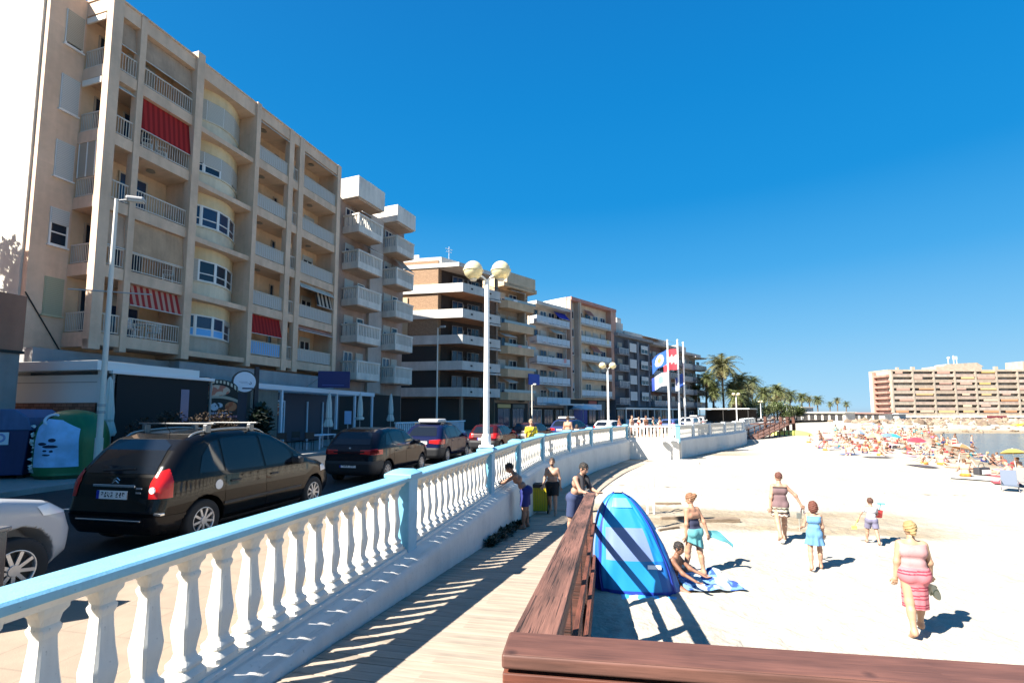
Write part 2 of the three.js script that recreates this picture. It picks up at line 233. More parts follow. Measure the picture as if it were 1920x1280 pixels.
// ----- the tan block of loggias at the left -----
const B1O = [-20.57, 16.04, 5];
{
  const t = bld('apartment_building', 'large tan apartment block with recessed loggias and bowed window bays at the left', ...B1O);
  const tan = plaster([.86, .61, .43]), tanD = plaster([.80, .56, .39]), cream = plaster([.88, .69, .41]), pale = plaster([.86, .75, .56]), side = plaster([.70, .66, .56]), grey = plaster([.42, .41, .41]);
  const b = new B(), F = k => 4.7 + 2.87 * k, ROOF = 19.75, DEP = -1.6, W = 15.25;
  b.box(-1.78, 0, -13, W - .02, ROOF - .02, DEP - .25); b.put('side_wall', side, t);
  b.box(-1.7, 4.4, DEP - .26, -.36, ROOF + .06, DEP + .02); b.put('wall', tan, t);            // wall with the narrow windows
  b.box(-.36, 4.4, DEP - .26, 3.9, ROOF - .05, DEP - .02); b.box(7.36, 4.4, DEP - .26, W - .03, ROOF - .05, DEP - .02); b.put('back_wall', plaster([.86, .58, .36]), t);
  b.box(-1.79, 3.3, DEP - .3, 3.6, 4.4, DEP + .9); b.box(3.6, 3.6, DEP - .3, W, 4.4, DEP + 1.55); b.put('ground_floor_fascia', grey, t);
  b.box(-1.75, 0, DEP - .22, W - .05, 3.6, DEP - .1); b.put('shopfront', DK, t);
  // columns
  const colTop = ROOF + .1;
  for (const [a, c, z] of [[-.4, .03, .04], [.8, 1.07, .02], [3.52, 3.92, .12], [7.36, 7.66, .12], [10.1, 10.5, .03], [11.02, 11.45, .03], [14.86, 15.25, .06]]) { b.rbox(a, 4.5, -.34, c, a === 3.52 ? colTop + .25 : colTop, z, .012, 1); b.put('column', tan, t); }
  b.box(-.4, 4.6, DEP, -.2, 4.9, -.02); b.put('beam', tan, t);
  // reveal walls of the bowed bay and party walls
  b.box(3.62, 4.5, DEP - .2, 3.9, ROOF, -.3); b.box(7.38, 4.5, DEP - .2, 7.62, ROOF, -.3); b.box(14.95, 4.5, DEP - .2, 15.2, ROOF, -.3); b.put('party_wall', tanD, t);
  // slabs
  for (let k = 0; k <= 5; k++) {
    const y = F(k), top = k === 5 ? ROOF : y + .5, lo = k === 5 ? 19.12 : y;
    b.box(-.38, lo, DEP, 3.6, top, -.04); b.box(7.5, lo, DEP, W - .04, top, -.04); b.box(3.6, k === 5 ? 19.0 : y + .0, -1.5, 7.5, k === 5 ? ROOF + .02 : y + .26, -.02);
    b.put('floor_slab', tan, t);
  }
  b.box(-.42, ROOF, -1.7, W, ROOF + .08, .02); b.box(-1.78, ROOF, -13, W, ROOF + .05, -1.7); b.put('roof_edge', tan, t);
  // openings: loggia bays
  const bays = [[.06, .78], [1.1, 3.5], [7.68, 10.08], [10.52, 11.0], [11.47, 14.84]];
  const white = M([.60, .53, .45], .5), wr = M([.50, .45, .38], .5), glassRail = M([.42, .45, .46], .25), blueRail = M([.16, .36, .62], .45);
  for (let k = 0; k < 5; k++) bays.forEach(([x0, x1], i) => {
    const y = F(k) + .5;
    railing(b, x0, x1, y, .85, -.1, i === 1 || i === 0 ? .12 : .16); const r = b.put('railing', i === 4 || i === 2 ? wr : white, t);
    if (i >= 2 && !(i === 3)) { b.box(x0 + .03, y + .1, -.115, x1 - .03, y + .8, -.108); b.put('rail_panel', k === 0 && i === 2 ? blueRail : M([.45, .43, .40], .7), r); }
    // door and window at the back
    if (x1 - x0 > 2) { win(t, x0 + .25, x0 + 1.55, y - .0, y + 2.05, DEP - .02, { n: 2, sh: [0, .25, 0, .5, 0][(k * 3 + i) % 5], gl: GLB, sill: false, fr: M([.5, .42, .33], .6) }); if (x1 - x0 > 2.6) win(t, x1 - 1.35, x1 - .35, y + .9, y + 1.95, DEP - .02, { n: 2, sill: false, sh: .3 }); }
    else win(t, x0 + .08, x1 - .05, y, y + 2.0, DEP - .02, { n: 1, sill: false, fr: M([.4, .3, .22], .6) });
    if (x1 - x0 > 2) { b.add(new THREE.CylinderGeometry(.16, .19, .07, 12), xf((x0 + x1) / 2 - .1, F(k + 1) - .04 - (k === 4 ? -.05 : 0), -.8)); b.put('ceiling_lamp', M([.25, .22, .18], .5), t); }
  });
  // side railings of the corner loggia (facing the camera)
  for (let k = 0; k < 5; k++) { railingX(b, DEP + .05, -.36, F(k) + .5, .85, -.3, .11); b.put('railing', white, t); }
  b.box(-.36, F(2) + 1.35, DEP + .1, -.33, F(3), -.4); const enc = b.put('glazed_screen', M([.34, .30, .24], .15), t); for (const z of [-1.45, -.95, -.45]) b.box(-.38, F(2) + 1.35, z - .02, -.31, F(3), z + .02); b.put('screen_frame', WF, enc);
  // awnings and blinds
  const tanCloth = fabric([.55, .38, .26]), redCloth = fabric([1, 1, 1], redStripe);
  awning(t, 1.1, 3.5, F(4) + 2.9, F(4) + 1.75, -.3, -.14, tanCloth); awning(t, .06, .78, F(4) + 2.9, F(4) + 1.75, -.3, -.14, tanCloth);
  awning(t, 1.1, 3.5, F(4) - .02, F(3) + 1.30, -.22, -.02, redCloth); awning(t, .06, .78, F(4) - .02, F(3) + 2.6, -.3, -.1, fabric([.7, .65, .55]));
  awning(t, 1.1, 3.5, F(2) - .02, F(1) + 1.38, -.2, -.06, fabric([.60, .39, .24]), 'blind'); awning(t, .06, .78, F(2) - .02, F(1) + 1.4, -.2, -.06, fabric([.58, .40, .28]), 'blind');
  awning(t, 1.1, 3.5, F(1) - .02, F(0) + 1.9, -.25, .04, fabric([1, 1, 1], redGrey)); awning(t, 7.68, 10.08, F(1) - .02, F(0) + 1.75, -.25, .0, fabric([.95, .9, .9], redStripe));
  awning(t, 7.68, 10.08, 19.1, F(4) + 2.75, -.2, .0, fabric([.7, .66, .58])); awning(t, 11.47, 14.84, 19.1, F(4) + 2.75, -.2, .0, fabric([.7, .66, .58]));
  awning(t, 13.2, 14.84, F(2) - .3, F(1) + 1.6, -.25, .0, fabric([1, 1, 1], blkStripe)); awning(t, 11.47, 14.84, F(2) - .02, F(1) + 2.45, -.25, .1, fabric([.62, .55, .45])); awning(t, 11.47, 14.84, F(1) - .02, F(0) + 2.5, -.25, .12, fabric([.58, .28, .2]));
  for (let k = 3; k < 5; k++) { b.box(-.42, F(k + 1) - .32, DEP + .1, -.36, F(k + 1) - .06, -.36); b.put('rolled_blind', M([.7, .66, .58], .8), t); }
  // narrow windows with shutters
  [.42, 1, 1, .97, .92].forEach((sh, k) => win(t, -1.12, -.46, F(k) + 1.15, F(k) + 2.7, DEP + .0, { n: 1, bar: .35, sh: k === 1 ? .42 : k === 0 ? 1 : sh, shC: k === 0 ? [.50, .50, .34] : k === 4 ? [.58, .50, .38] : [.70, .70, .66], fr: k === 0 ? M([.46, .45, .3], .7) : WF }));
  // bowed bays
  for (let k = 0; k < 5; k++) {
    const y = F(k) + .22, N = 12, P = i => { const u = i / N; return [lerp(3.93, 7.35, u), -1.15 + .95 * Math.sin(Math.PI * (.08 + .84 * u)) - .2]; };
    const arc = []; for (let i = 0; i <= N; i++) arc.push(P(i)); const back = [[7.35, -1.55], [3.93, -1.55]];
    foot(b, [...arc, ...back], y, y + .82); foot(b, [...arc.map(p => [p[0], p[1] + .06]), ...back], y + .82, y + .89); b.put('bay_parapet', k === 0 ? plaster([.60, .53, .43]) : pale, t);
    foot(b, [...arc.map(p => [p[0], p[1] - .03]), ...back], y + 2.02, k === 4 ? 19.3 : F(k + 1) + .02); b.put('bay_lintel', cream, t);
    for (let w = 0; w < 4; w++) {
      const a = P(w * 3), c = P(w * 3 + 3), L = Math.hypot(c[0] - a[0], c[1] - a[1]), g = new THREE.Group(); g.name = 'window_bay';
      const tmp = new THREE.Group(); const sh = [[0, .0, .0, .25][w], [1, 0, 0, 0][w], [0, 0, 0, 0][w], [.55, .6, 1, .85][w], [1, 1, 1, .92][w]][k];
      const m = win(tmp, .0, L, y + .9, y + 2.02, -.06, { n: 1, bar: .38, sh, shC: k === 4 ? [.68, .64, .55] : [.66, .63, .56], gl: k === 2 || k === 0 ? GLB : GL, sill: false, w: .075 });
      m.position.set(a[0], 0, a[1] - .02); m.rotation.y = -Math.atan2(c[1] - a[1], c[0] - a[0]); t.add(m);
      if (k === 0 && w < 3) { b.box(.05, y + .93, -.03, L - .05, y + 1.32, .0); const p = b.put('blue_panel', M([.12, .42, .80], .3), m); }
    }
  }
  // roof clutter
  b.box(2.6, ROOF, -.9, 3.1, ROOF + .45, -.5); b.box(8.6, ROOF, -1.2, 9.4, ROOF + .35, -.8); b.put('roof_vent', plaster([.6, .55, .48]), t);
  b.bar([-1.72, 6.6, DEP + .06], [-.42, 4.45, DEP + .06], .025, 6); b.put('cable', DK, t);
}
// white plastic furniture on two of its loggias
{
  const w = M([.78, .78, .76], .45), t = thing('plastic_chair', 'white plastic chair on the loggia under the bright red awning, nearer the corner', 'chair'); const b = new B();
  b.rbox(-.22, .40, -.21, .22, .43, .2, .01); b.put('seat', w, t); for (const x of [-.15, 0, .15]) b.rbox(x - .05, .44, -.22, x + .05, .84, -.19, .008); b.rbox(-.22, .80, -.225, .22, .88, -.19, .01); b.put('backrest', w, t);
  for (const x of [-.2, .2]) for (const z of [-.19, .19]) { b.bar([x, 0, z], [x * .9, .4, z * .9], .02, 5); b.put('leg', w, t); } for (const x of [-.23, .23]) b.rbox(x - .02, .60, -.2, x + .02, .63, .18, .008); b.put('armrest', w, t);
  const at = (o, s, y, off) => { const a = 5 * R; o.position.set(B1O[0] + Math.sin(a) * s + Math.cos(a) * off, y, -(B1O[1] + Math.cos(a) * s - Math.sin(a) * off)); };
  at(t, 1.75, 13.83, -.5); t.rotation.y = 2.4;
  const rest = [[2.45, 13.83, -.55, .6, 'white plastic chair on the loggia under the bright red awning, nearer the bowed bay'], [1.7, 5.22, -.5, 1.2, 'white plastic chair under the red and grey striped awning, nearer the lamp post'], [2.7, 5.22, -.6, 2.8, 'white plastic chair under the red and grey striped awning, nearer the bowed bay'], [3.2, 8.09, -.6, 4, 'white plastic chair behind the railing under the plain tan blind']];
  for (const [s, y, o, r, l] of rest) at(copy(t, l, 0, 0, 0, r), s, y, o);
  const tb = thing('plastic_table', 'white plastic table behind the railing under the red and grey striped awning', 'table'); b.rbox(-.38, .69, -.3, .38, .73, .3, .01); b.put('tabletop', w, tb); for (const x of [-.3, .3]) for (const z of [-.22, .22]) { b.bar([x, 0, z], [x, .69, z], .022, 5); b.put('leg', w, tb); } at(tb, 2.2, 5.22, -.55); tb.rotation.y = .1;
}

// ----- the grey block with projecting balustraded balconies -----
{
  const t = bld('apartment_building', 'grey-white apartment block with two stacks of projecting balustraded balconies next to the tan block', -20.87, 33.14, 10);
  const wall = plaster([.46, .33, .27]), wht = plaster([.88, .81, .72]), soff = plaster([.62, .44, .32]), b = new B(), L = k => 4.4 + 2.88 * k;
  b.box(-1.6, 0, -12, 9.4, 18.9, -.02); b.put('wall', wall, t);
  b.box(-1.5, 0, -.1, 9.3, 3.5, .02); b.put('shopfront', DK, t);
  b.box(4.15, 3.6, -.01, 5.9, 18.8, .25); b.put('pier', plaster([.56, .49, .44]), t);
  for (const [x0, x1, D, top] of [[-1.15, 3.98, 1.6, 20.4], [6.1, 8.75, 1.55, 20.2]]) {
    for (let k = 0; k < 5; k++) {
      const y = L(k); const q0 = x0 < 0 ? 1.15 - .05 * k : x0;
      b.box(q0 + .12, y + .02, .0, x1 - .12, y + .34, D - .12); const bc = b.put('balcony', soff, t);
      b.box(q0, y + .1, D - .13, x1, y + .62, D); b.box(q0, y + .1, .02, q0 + .12, y + .62, D - .13); b.box(x1 - .12, y + .1, .02, x1, y + .62, D - .13); b.put('parapet', wht, bc);
      b.rbox(q0 - .04, y + 1.42, D - .17, x1 + .04, y + 1.56, D + .04, .02, 1); b.box(q0 - .04, y + 1.43, .02, q0 + .15, y + 1.55, D - .17); b.box(x1 - .15, y + 1.43, .02, x1 + .04, y + 1.55, D - .17);
      for (const x of [q0, x1 - .16]) b.box(x, y + .62, D - .16, x + .16, y + 1.42, D); b.put('handrail', wht, bc);
      const n = Math.round((x1 - q0) / .19); for (let i = 1; i < n; i++) { const x = lerp(q0, x1, i / n); b.box(x - .05, y + .62, D - .12, x + .05, y + 1.42, D - .03); }
      for (const x of [q0 + .07, x1 - .07]) for (let i = 1; i < 8; i++) { const z = D * i / 8; b.box(x - .045, y + .62, z - .045, x + .045, y + 1.42, z + .045); } b.put('pickets', wht, bc);
      win(t, q0 + .3, q0 + 1.3, y + .36, y + 2.35, 0, { n: 2, sh: [0, .3, .5, .2, 0][k], sill: false, gl: GLB }); win(t, x1 - 1.1, x1 - .25, y + .36, y + 2.35, 0, { n: 1, sh: [.4, 0, 0, .6, .2][k], sill: false });
      if (x0 < 0) win(t, -1.0, .2, y + .5, y + 2.3, 0, { n: 2, sh: .35, sill: false });
    }
    const q0 = x0 < 0 ? .75 : x0 - .1; b.box(q0, 18.75, -2, x1 + .1, top, D + .05); b.put('roof_parapet', wht, t); b.box(q0 + .2, 18.6, 0, x1 - .1, 18.74, D - .1); b.put('soffit', soff, t);
    if (x0 < 0) { b.box(3.2, 20.4, -3, 4.3, 21.2, .6); b.put('roof_parapet', wht, t); b.box(1, 18.9, -11.9, 9.2, 21.6, -6); b.put('roof_house', wht, t); }
  }
  awning(t, 2.2, 3.9, L(4) - .05, L(3) + 1.9, .3, 1.75, fabric([.36, .24, .18])); awning(t, 6.9, 8.7, L(4) - .02, L(3) + 1.65, .4, 1.7, fabric([.50, .36, .27])); awning(t, 1.3, 2.4, L(4) + 2.2, L(4) + 1.8, .5, 1.6, fabric([.3, .2, .16]));
  // balustrade of its ground floor terrace
  b.box(1.2, 1.15, 5.05, 12.2, 1.27, 5.25); b.box(1.2, .15, 5.05, 12.2, .3, 5.25); for (let x = 1.3; x < 12.2; x += .26) b.box(x - .05, .3, 5.1, x + .05, 1.15, 5.2); b.put('terrace_balustrade', M([.70, .72, .76], .7), t);
}
// ----- brown brick block with white bands -----
{
  const t = bld('apartment_building', 'brown brick corner block with white parapet bands behind the twin globe lamp', -16, 50.6, 31);
  const brickT = tex(256, (u, v) => { const r = Math.floor(v * 16), x = u * 8 + (r % 2) * .5, j = ((v * 16) % 1 < .14 || x % 1 < .07); return j ? .74 : .80 + .14 * hash2(Math.floor(x) % 8, r, 5); });
  const brick = M([.40, .25, .15], .9, { map: rep(brickT, 1.1) }), wht = plaster([.70, .67, .62]), dark = M([.06, .042, .035], .85, { map: grimeM[1] }), b = new B();
  // footprint [s, off]
  const FP = (o, q = o) => [[-5.15 - .515 * 0, -8.58 + o * .0], [-5.15, -8.58 + o * 1.05], [0 - q * .2, o], [5.75 + q * .2, o], [5.75 + q * .2, -12], [-5.15, -14]];
  const side = [-.515, -.857];   // direction along the side wall, away from the corner
  foot(b, [[-5.15, -8.58], [-1.45, -2.42], [-.6, -2.9], [5.5, -2.6], [5.5, -13], [-5.15, -14]], 3.6, 18.9); b.put('wall', brick, t);
  foot(b, [[-.62, -2.86], [-.3, -2.86], [5.52, -2.56], [5.52, -2.7], [-.6, -3.0]], 3.7, 18.8); b.put('dark_glazing', dark, t);
  foot(b, [[-5.1, -8.7], [-1.3, -2.8], [5.4, -2.8], [5.4, -13], [-5.1, -13]], 0, 3.6); b.put('ground_floor', DK, t); foot(b, [[-5.2, -8.56], [-1.42, -2.36], [-1.5, -2.6], [-5.1, -8.8]], 3.9, 9.3); b.put('dark_side_glazing', DK, t);
  const yb = k => 3.74 + 2.86 * k, rimM = wht;
  for (let k = 0; k < 5; k++) {
    const y = yb(k);
    foot(b, [[-5.35, -8.46], [-.1, .18], [5.8, .18], [5.8, .02], [.02, .02], [-5.2, -8.58]], y, y + .98); b.put('band', wht, t);
    foot(b, [[-5.2, -8.6], [0, .0], [5.78, .0], [5.78, -2.9], [-5.2, -9.3]], y + .02, y + .2); b.put('balcony_floor', plaster([.40, .22, .13]), t);
    b.box(.1, y + 1.35, .06, 5.7, y + 1.39, .1); for (let x = .1; x <= 5.71; x += .7) b.box(x, y + .98, .065, x + .03, y + 1.36, .095); b.put('railing', M([.05, .05, .05], .5), t);
    for (const x of [1.1, 4.0]) { b.box(x, y + .4, .185, x + .3, y + .6, .2); b.put('vent', DK, t); }
    win(t, .7, 2.3, y + .3, y + 2.4, -2.55, { n: 2, sill: false, fr: M([.25, .23, .22], .5), gl: GLB }); win(t, 3.0, 4.9, y + .3, y + 2.4, -2.55, { n: 3, sill: false, fr: M([.25, .23, .22], .5) });
    if (k < 4) { b.box(4.0, y + 2.55, .02, 5.75, y + 2.72, .35); b.put('awning_case', wht, t); }
  }
  b.box(0, 0, -.35, .3, 3.74, -.05); b.box(5.4, 3.6, -.4, 5.7, 18.6, -.1); b.put('column', plaster([.35, .25, .18]), t);
  // side windows, set in their own turned group axes
  for (let k = 2; k < 5; k++) { const tmp = new THREE.Group(), y = yb(k); const m = win(tmp, 0, 2.1, y + .95, y + 2.5, 0, { n: 1, sh: k === 4 ? 1 : .98, shC: k === 4 ? [.75, .72, .64] : [.62, .48, .30], fr: k === 4 ? WF : M([.6, .45, .28], .7) }); m.position.set(-4.35, 0, -7.25); m.rotation.y = -Math.atan2(.857, .515); m.position.z += .03; m.position.x -= .03; t.add(m); }
  foot(b, [[-5.2, -8.5], [-.3, -.25], [5.7, -.3], [5.7, -13], [-5.2, -14]], 18.05, 18.5); foot(b, [[-5.0, -8.6], [-1.2, -2.2], [5.3, -2.2], [5.3, -12], [-5, -13]], 18.5, 19.3); b.put('roof_parapet', wht, t);
  foot(b, [[-4.9, -9.4], [-2.2, -5], [-1, -6.5], [-3, -13]], 19.3, 19.9); b.put('roof_parapet', wht, t);
  const pts = [[-5.3, 20.6, -11], [-2.2, 19.2, -5.6], [5.2, 19.2, -6], [5.2, 20.6, -11]]; { const g = new THREE.BufferGeometry(); g.setAttribute('position', new THREE.Float32BufferAttribute([...pts[0], ...pts[1], ...pts[2], ...pts[0], ...pts[2], ...pts[3]], 3)); g.computeVertexNormals(); b.add(g); b.put('tiled_roof', M([.52, .28, .22], .9, { map: grimeM[1] }), t); }
  b.bar([-3.4, 19.2, -8], [-3.4, 22.4, -8], .04, 5); b.bar([.2, 19, -2.6], [.2, 20.9, -2.6], .03, 5); b.bar([-.3, 20.6, -2.6], [.7, 20.6, -2.6], .03, 5); b.bar([-.2, 20.3, -2.6], [.6, 20.3, -2.6], .03, 5); b.put('antenna', METAL, t);
}
// ----- the further facades -----
const leafBlob = (() => { const c = []; return i => c[i] || (c[i] = (() => { reseed(40 + i); const b = new B(); for (let k = 0; k < 40; k++) b.add(new THREE.TetrahedronGeometry(rnd(.05, .1)), xf(rnd(-.22, .22), rnd(-.25, .3), rnd(-.22, .22), rnd(0, 6), rnd(0, 6), rnd(0, 6))); const g = b.geo(); reseed(77 + i * 13); return g; })()); })(); for (let i = 0; i < 4; i++) leafBlob(i);
function facade(label, ox, ov, ang, s0, s1, o) {
  const t = bld('apartment_building', label, ox, ov, ang), b = new B(), { y0, h, n, roof, wall, bal = [], wins = [], cols = [], wallZ = -.02, ground = DK } = o;
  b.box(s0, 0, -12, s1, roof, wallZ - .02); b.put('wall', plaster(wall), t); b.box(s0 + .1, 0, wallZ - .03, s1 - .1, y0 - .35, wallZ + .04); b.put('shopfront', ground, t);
  for (const [a, c, z, col, top] of cols) { b.box(a, y0 - .2, wallZ, c, top || roof + .15, z); b.put('column', plaster(col), t); }
  for (let x = s0 + .5, i = 0; x < s1 - 2; x += 2.7, i++) { win(t, x, x + 2.1, .25, 2.5, wallZ + .05, { n: 2 + i % 2, sill: false, gl: GLB, fr: pick([WF, M([.2, .2, .22], .5), M([.3, .2, .12], .6)]) }); if (rnd() < .7) { b.box(x - .1, 2.6, wallZ + .06, x + 2.2, y0 - .5, wallZ + .2); b.put('shop_sign', M(pick([[.5, .5, .5], [.06, .1, .3], [.4, .08, .06], [.55, .45, .2], [.1, .12, .12]]), .6), t); } }
  for (let k = 0; k < n; k++) {
    const y = y0 + h * k;
    for (const q of bal) {
      if (q.skip && q.skip.includes(k)) continue; const D = q.d, z0 = wallZ, ch = q.ch || 0, P = [[q.a, z0], [q.a, D - ch], [q.a + ch, D], [q.b - ch, D], [q.b, D - ch], [q.b, z0]];
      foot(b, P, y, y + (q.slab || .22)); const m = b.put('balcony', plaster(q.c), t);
      if (q.solid) { foot(b, [...P, [q.b - .12, z0], [q.b - .12, D - ch * .6 - .12], [q.a + .12, D - ch * .6 - .12], [q.a + .12, z0]].filter((p, i) => 1), y + (q.slab || .22) - .002, y + .95); b.put('parapet', plaster(q.c), m); if (q.glass) { b.box(q.a + .2, y + .95, D - .12, q.b - .2, y + 1.3, D - .1); b.put('glass_rail', M([.30, .36, .36], .2), m); } }
      else { b.box(q.a + .03, y + .3, D - .09, q.b - .03, y + 1.1, D - .07); b.box(q.a + .02, y + .3, z0, q.a + .04, y + 1.1, D - .09); b.box(q.b - .04, y + .3, z0, q.b - .02, y + 1.1, D - .09); b.put('rail_panel', M(q.rc || [.5, .54, .58], .35), m); b.box(q.a, y + 1.1, D - .12, q.b, y + 1.16, D - .04); for (let x = q.a; x < q.b; x += 1.2) b.box(x, y + .2, D - .1, x + .05, y + 1.1, D - .04); b.put('railing', METAL, m); }
      const nw = Math.max(1, Math.floor((q.b - q.a) / 2)); for (let i = 0; i < nw; i++) { const x = lerp(q.a, q.b, (i + .5) / nw); if (rnd() < .9) win(t, x - .75, x + .75, y + .25, y + 2.25, wallZ + .0, { n: 2, sh: rnd() < .45 ? rnd(.2, 1) : 0, shC: pick([[.66, .62, .56], [.5, .42, .34], [.72, .70, .66]]), sill: false, fr: pick([WF, M([.3, .25, .2], .6)]), gl: pick([GL, GLB]) }); }
      if (q.aw && rnd() < q.aw) { const x = rnd(q.a, lerp(q.a, q.b, .5)); awning(t, x, Math.min(q.b, x + rnd(1.6, 3)), y + h - .1, y + h - rnd(.5, 1.3), wallZ + .2, D + .1, fabric(pick(q.awc || [[.55, .45, .33], [.6, .55, .48], [.5, .2, .15]]))); }
      if (rnd() < (q.junk || .0)) { const x = rnd(q.a + .3, q.b - 1.4); b.rbox(x, y + .3, wallZ + .08, x + .85, y + .95, wallZ + .42, .03); b.put('air_conditioner', M([.6, .6, .58], .6), m); }
      for (let i = 0; i < 3; i++) if (rnd() < .45) { const x = rnd(q.a + .3, q.b - .9), D2 = Math.max(wallZ + .3, q.d - .7); if (rnd() < .4) { b.lathe([[0, 0], [.14, 0], [.19, .3], [.16, .3]], 10, xf(x, y + .24, D2)); b.put('flower_pot', M([.35, .16, .1], .8), m); b.add(leafBlob(Math.floor(rnd(0, 4))), xf(x, y + .75, D2)); b.put('plant', M([.05, .085, .025], .7), m); } else if (rnd() < .5) { b.box(x, y + .6, D2 - .02, x + .5, y + 1.1, D2 + .02); b.box(x, y + .55, D2, x + .5, y + .6, D2 + .45); for (const e of [0, .46]) b.box(x + e, y + .22, D2, x + e + .04, y + .55, D2 + .04); b.put('folding_chair', M(pick([[.6, .6, .58], [.08, .12, .2], [.3, .2, .12]]), .6), m); } else { b.box(x, y + .55, q.d - .035, x + rnd(.4, .9), y + 1.2, q.d - .02); b.put('laundry', M(pick([[.65, .65, .66], [.15, .25, .5], [.6, .3, .3], [.6, .55, .35]]), .95), m); } }
    }
    for (const w of wins) win(t, w.a, w.b, y + w.y0, y + w.y1, w.z || 0, { n: w.n || 2, sh: typeof w.sh === 'number' ? w.sh : rnd() < .6 ? rnd(.5, 1) : .2, shC: w.c || [.7, .69, .66] });
  }
  b.box(s0 - .02, roof, -12, s1 + .02, roof + .5, .1); b.put('roof_parapet', plaster(o.roofC || wall), t);
  return t;
}
reseed(77);
{
  const beige = [.72, .50, .31];
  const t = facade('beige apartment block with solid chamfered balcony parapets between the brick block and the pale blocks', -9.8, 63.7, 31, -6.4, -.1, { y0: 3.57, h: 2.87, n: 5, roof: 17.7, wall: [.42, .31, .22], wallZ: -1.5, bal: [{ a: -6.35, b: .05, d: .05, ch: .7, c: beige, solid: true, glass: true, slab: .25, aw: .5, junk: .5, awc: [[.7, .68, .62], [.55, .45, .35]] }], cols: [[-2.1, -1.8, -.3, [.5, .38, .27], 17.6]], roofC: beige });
  const b = new B(); foot(b, [[-6.3, -1.5], [-6.3, -.4], [-5.6, .1], [-.5, .1], [0, -.4], [0, -1.5]], 17.9, 18.25); foot(b, [[-5.9, -5], [-5.9, .12], [-.4, .12], [-.4, -5]], 18.25, 19.6); b.put('roof_balcony', plaster([.66, .52, .36]), t);
  b.box(-1.9, 5.6, .1, .3, 7.0, .2); b.put('blue_banner', M([.05, .09, .35], .8), t);
}
{
  const t = facade('narrow pale block with thin balcony slabs and a blue awning on top', -6.4, 75.6, 31, -8.2, -.05, { y0: 3.1, h: 2.95, n: 5, roof: 17.6, wall: [.74, .60, .50], wallZ: -1.3, bal: [{ a: -8.1, b: -.05, d: .05, c: [.72, .70, .68], rc: [.50, .55, .60], aw: .15, junk: .6 }], roofC: [.7, .66, .6] });
  awning(t, -3, -.2, 17.4, 16.2, -.9, .25, fabric([.03, .04, .42]));
  const b = new B(); b.box(-6, 3.1, -.1, 0, 3.3, 2.4); b.put('canopy', M([.6, .6, .6], .6), t);
}
{
  const t = facade('tall cream block with pink edges and a bright white side wall', -.4, 85.3, 31, -11.3, 2.1, { y0: 4.45, h: 2.9, n: 5, roof: 19.6, wall: [.78, .62, .46], wallZ: -1.0, bal: [{ a: -8.7, b: .4, d: .1, c: [.66, .60, .52], rc: [.50, .56, .60], aw: .5, junk: .4 }], wins: [{ a: -10.6, b: -9.3, y0: .9, y1: 2.3, z: -.98, n: 1 }], cols: [[-8.95, -8.6, .05, [.76, .56, .40]], [.45, 2.1, .0, [.66, .38, .29]], [-11.3, -10.9, -.1, [.74, .48, .37]], [-9.15, -8.95, -.1, [.6, .5, .42]]], roofC: [.60, .30, .25] });
  const b = new B(); b.box(-11.45, 0, -14, -11.31, 20.1, -.9); b.put('side_wall', plaster([.82, .81, .78]), t);
  b.box(-9.8, 2.5, -.9, -2, 3.4, -.6); b.put('shop_sign', M([.62, .68, .78], .5), t); b.box(-9.7, .2, -.85, -6, 2.5, -.8); b.put('blue_shopfront', M([.03, .04, .25], .5), t);
}
{
  const w = [.82, .82, .80];
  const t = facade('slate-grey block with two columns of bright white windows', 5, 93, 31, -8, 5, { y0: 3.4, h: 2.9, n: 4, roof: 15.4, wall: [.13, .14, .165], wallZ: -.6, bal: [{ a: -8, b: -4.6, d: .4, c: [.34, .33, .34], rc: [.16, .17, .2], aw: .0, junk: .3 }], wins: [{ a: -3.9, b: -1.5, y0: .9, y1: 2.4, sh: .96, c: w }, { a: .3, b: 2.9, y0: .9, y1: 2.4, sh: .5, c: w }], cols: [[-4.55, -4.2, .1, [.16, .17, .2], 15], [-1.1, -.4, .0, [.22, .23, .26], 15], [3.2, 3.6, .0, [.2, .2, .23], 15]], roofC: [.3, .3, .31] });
  const b = new B(); b.box(-7.8, 15.9, -8, -4, 18.1, -1.2); b.box(-5, 15.9, -7, -3.6, 19.2, -1.8); b.box(-2, 15.9, -9, 4.8, 17.2, -2); b.put('roof_house', plaster([.7, .66, .6]), t);
}
{
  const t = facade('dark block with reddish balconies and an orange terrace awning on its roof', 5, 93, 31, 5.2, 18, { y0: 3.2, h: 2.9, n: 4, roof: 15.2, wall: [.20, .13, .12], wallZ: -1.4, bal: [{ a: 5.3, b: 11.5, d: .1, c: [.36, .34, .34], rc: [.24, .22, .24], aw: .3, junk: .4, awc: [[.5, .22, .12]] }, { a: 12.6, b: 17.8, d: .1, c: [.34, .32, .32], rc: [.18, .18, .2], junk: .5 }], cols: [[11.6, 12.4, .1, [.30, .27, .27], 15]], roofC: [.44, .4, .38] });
  awning(t, 5.6, 14, 17.5, 16.4, -3, .3, fabric([.62, .27, .07])); const b = new B(); b.box(5.4, 15.7, -9, 17.5, 17.4, -3); b.put('roof_house', plaster([.66, .58, .5]), t);
}
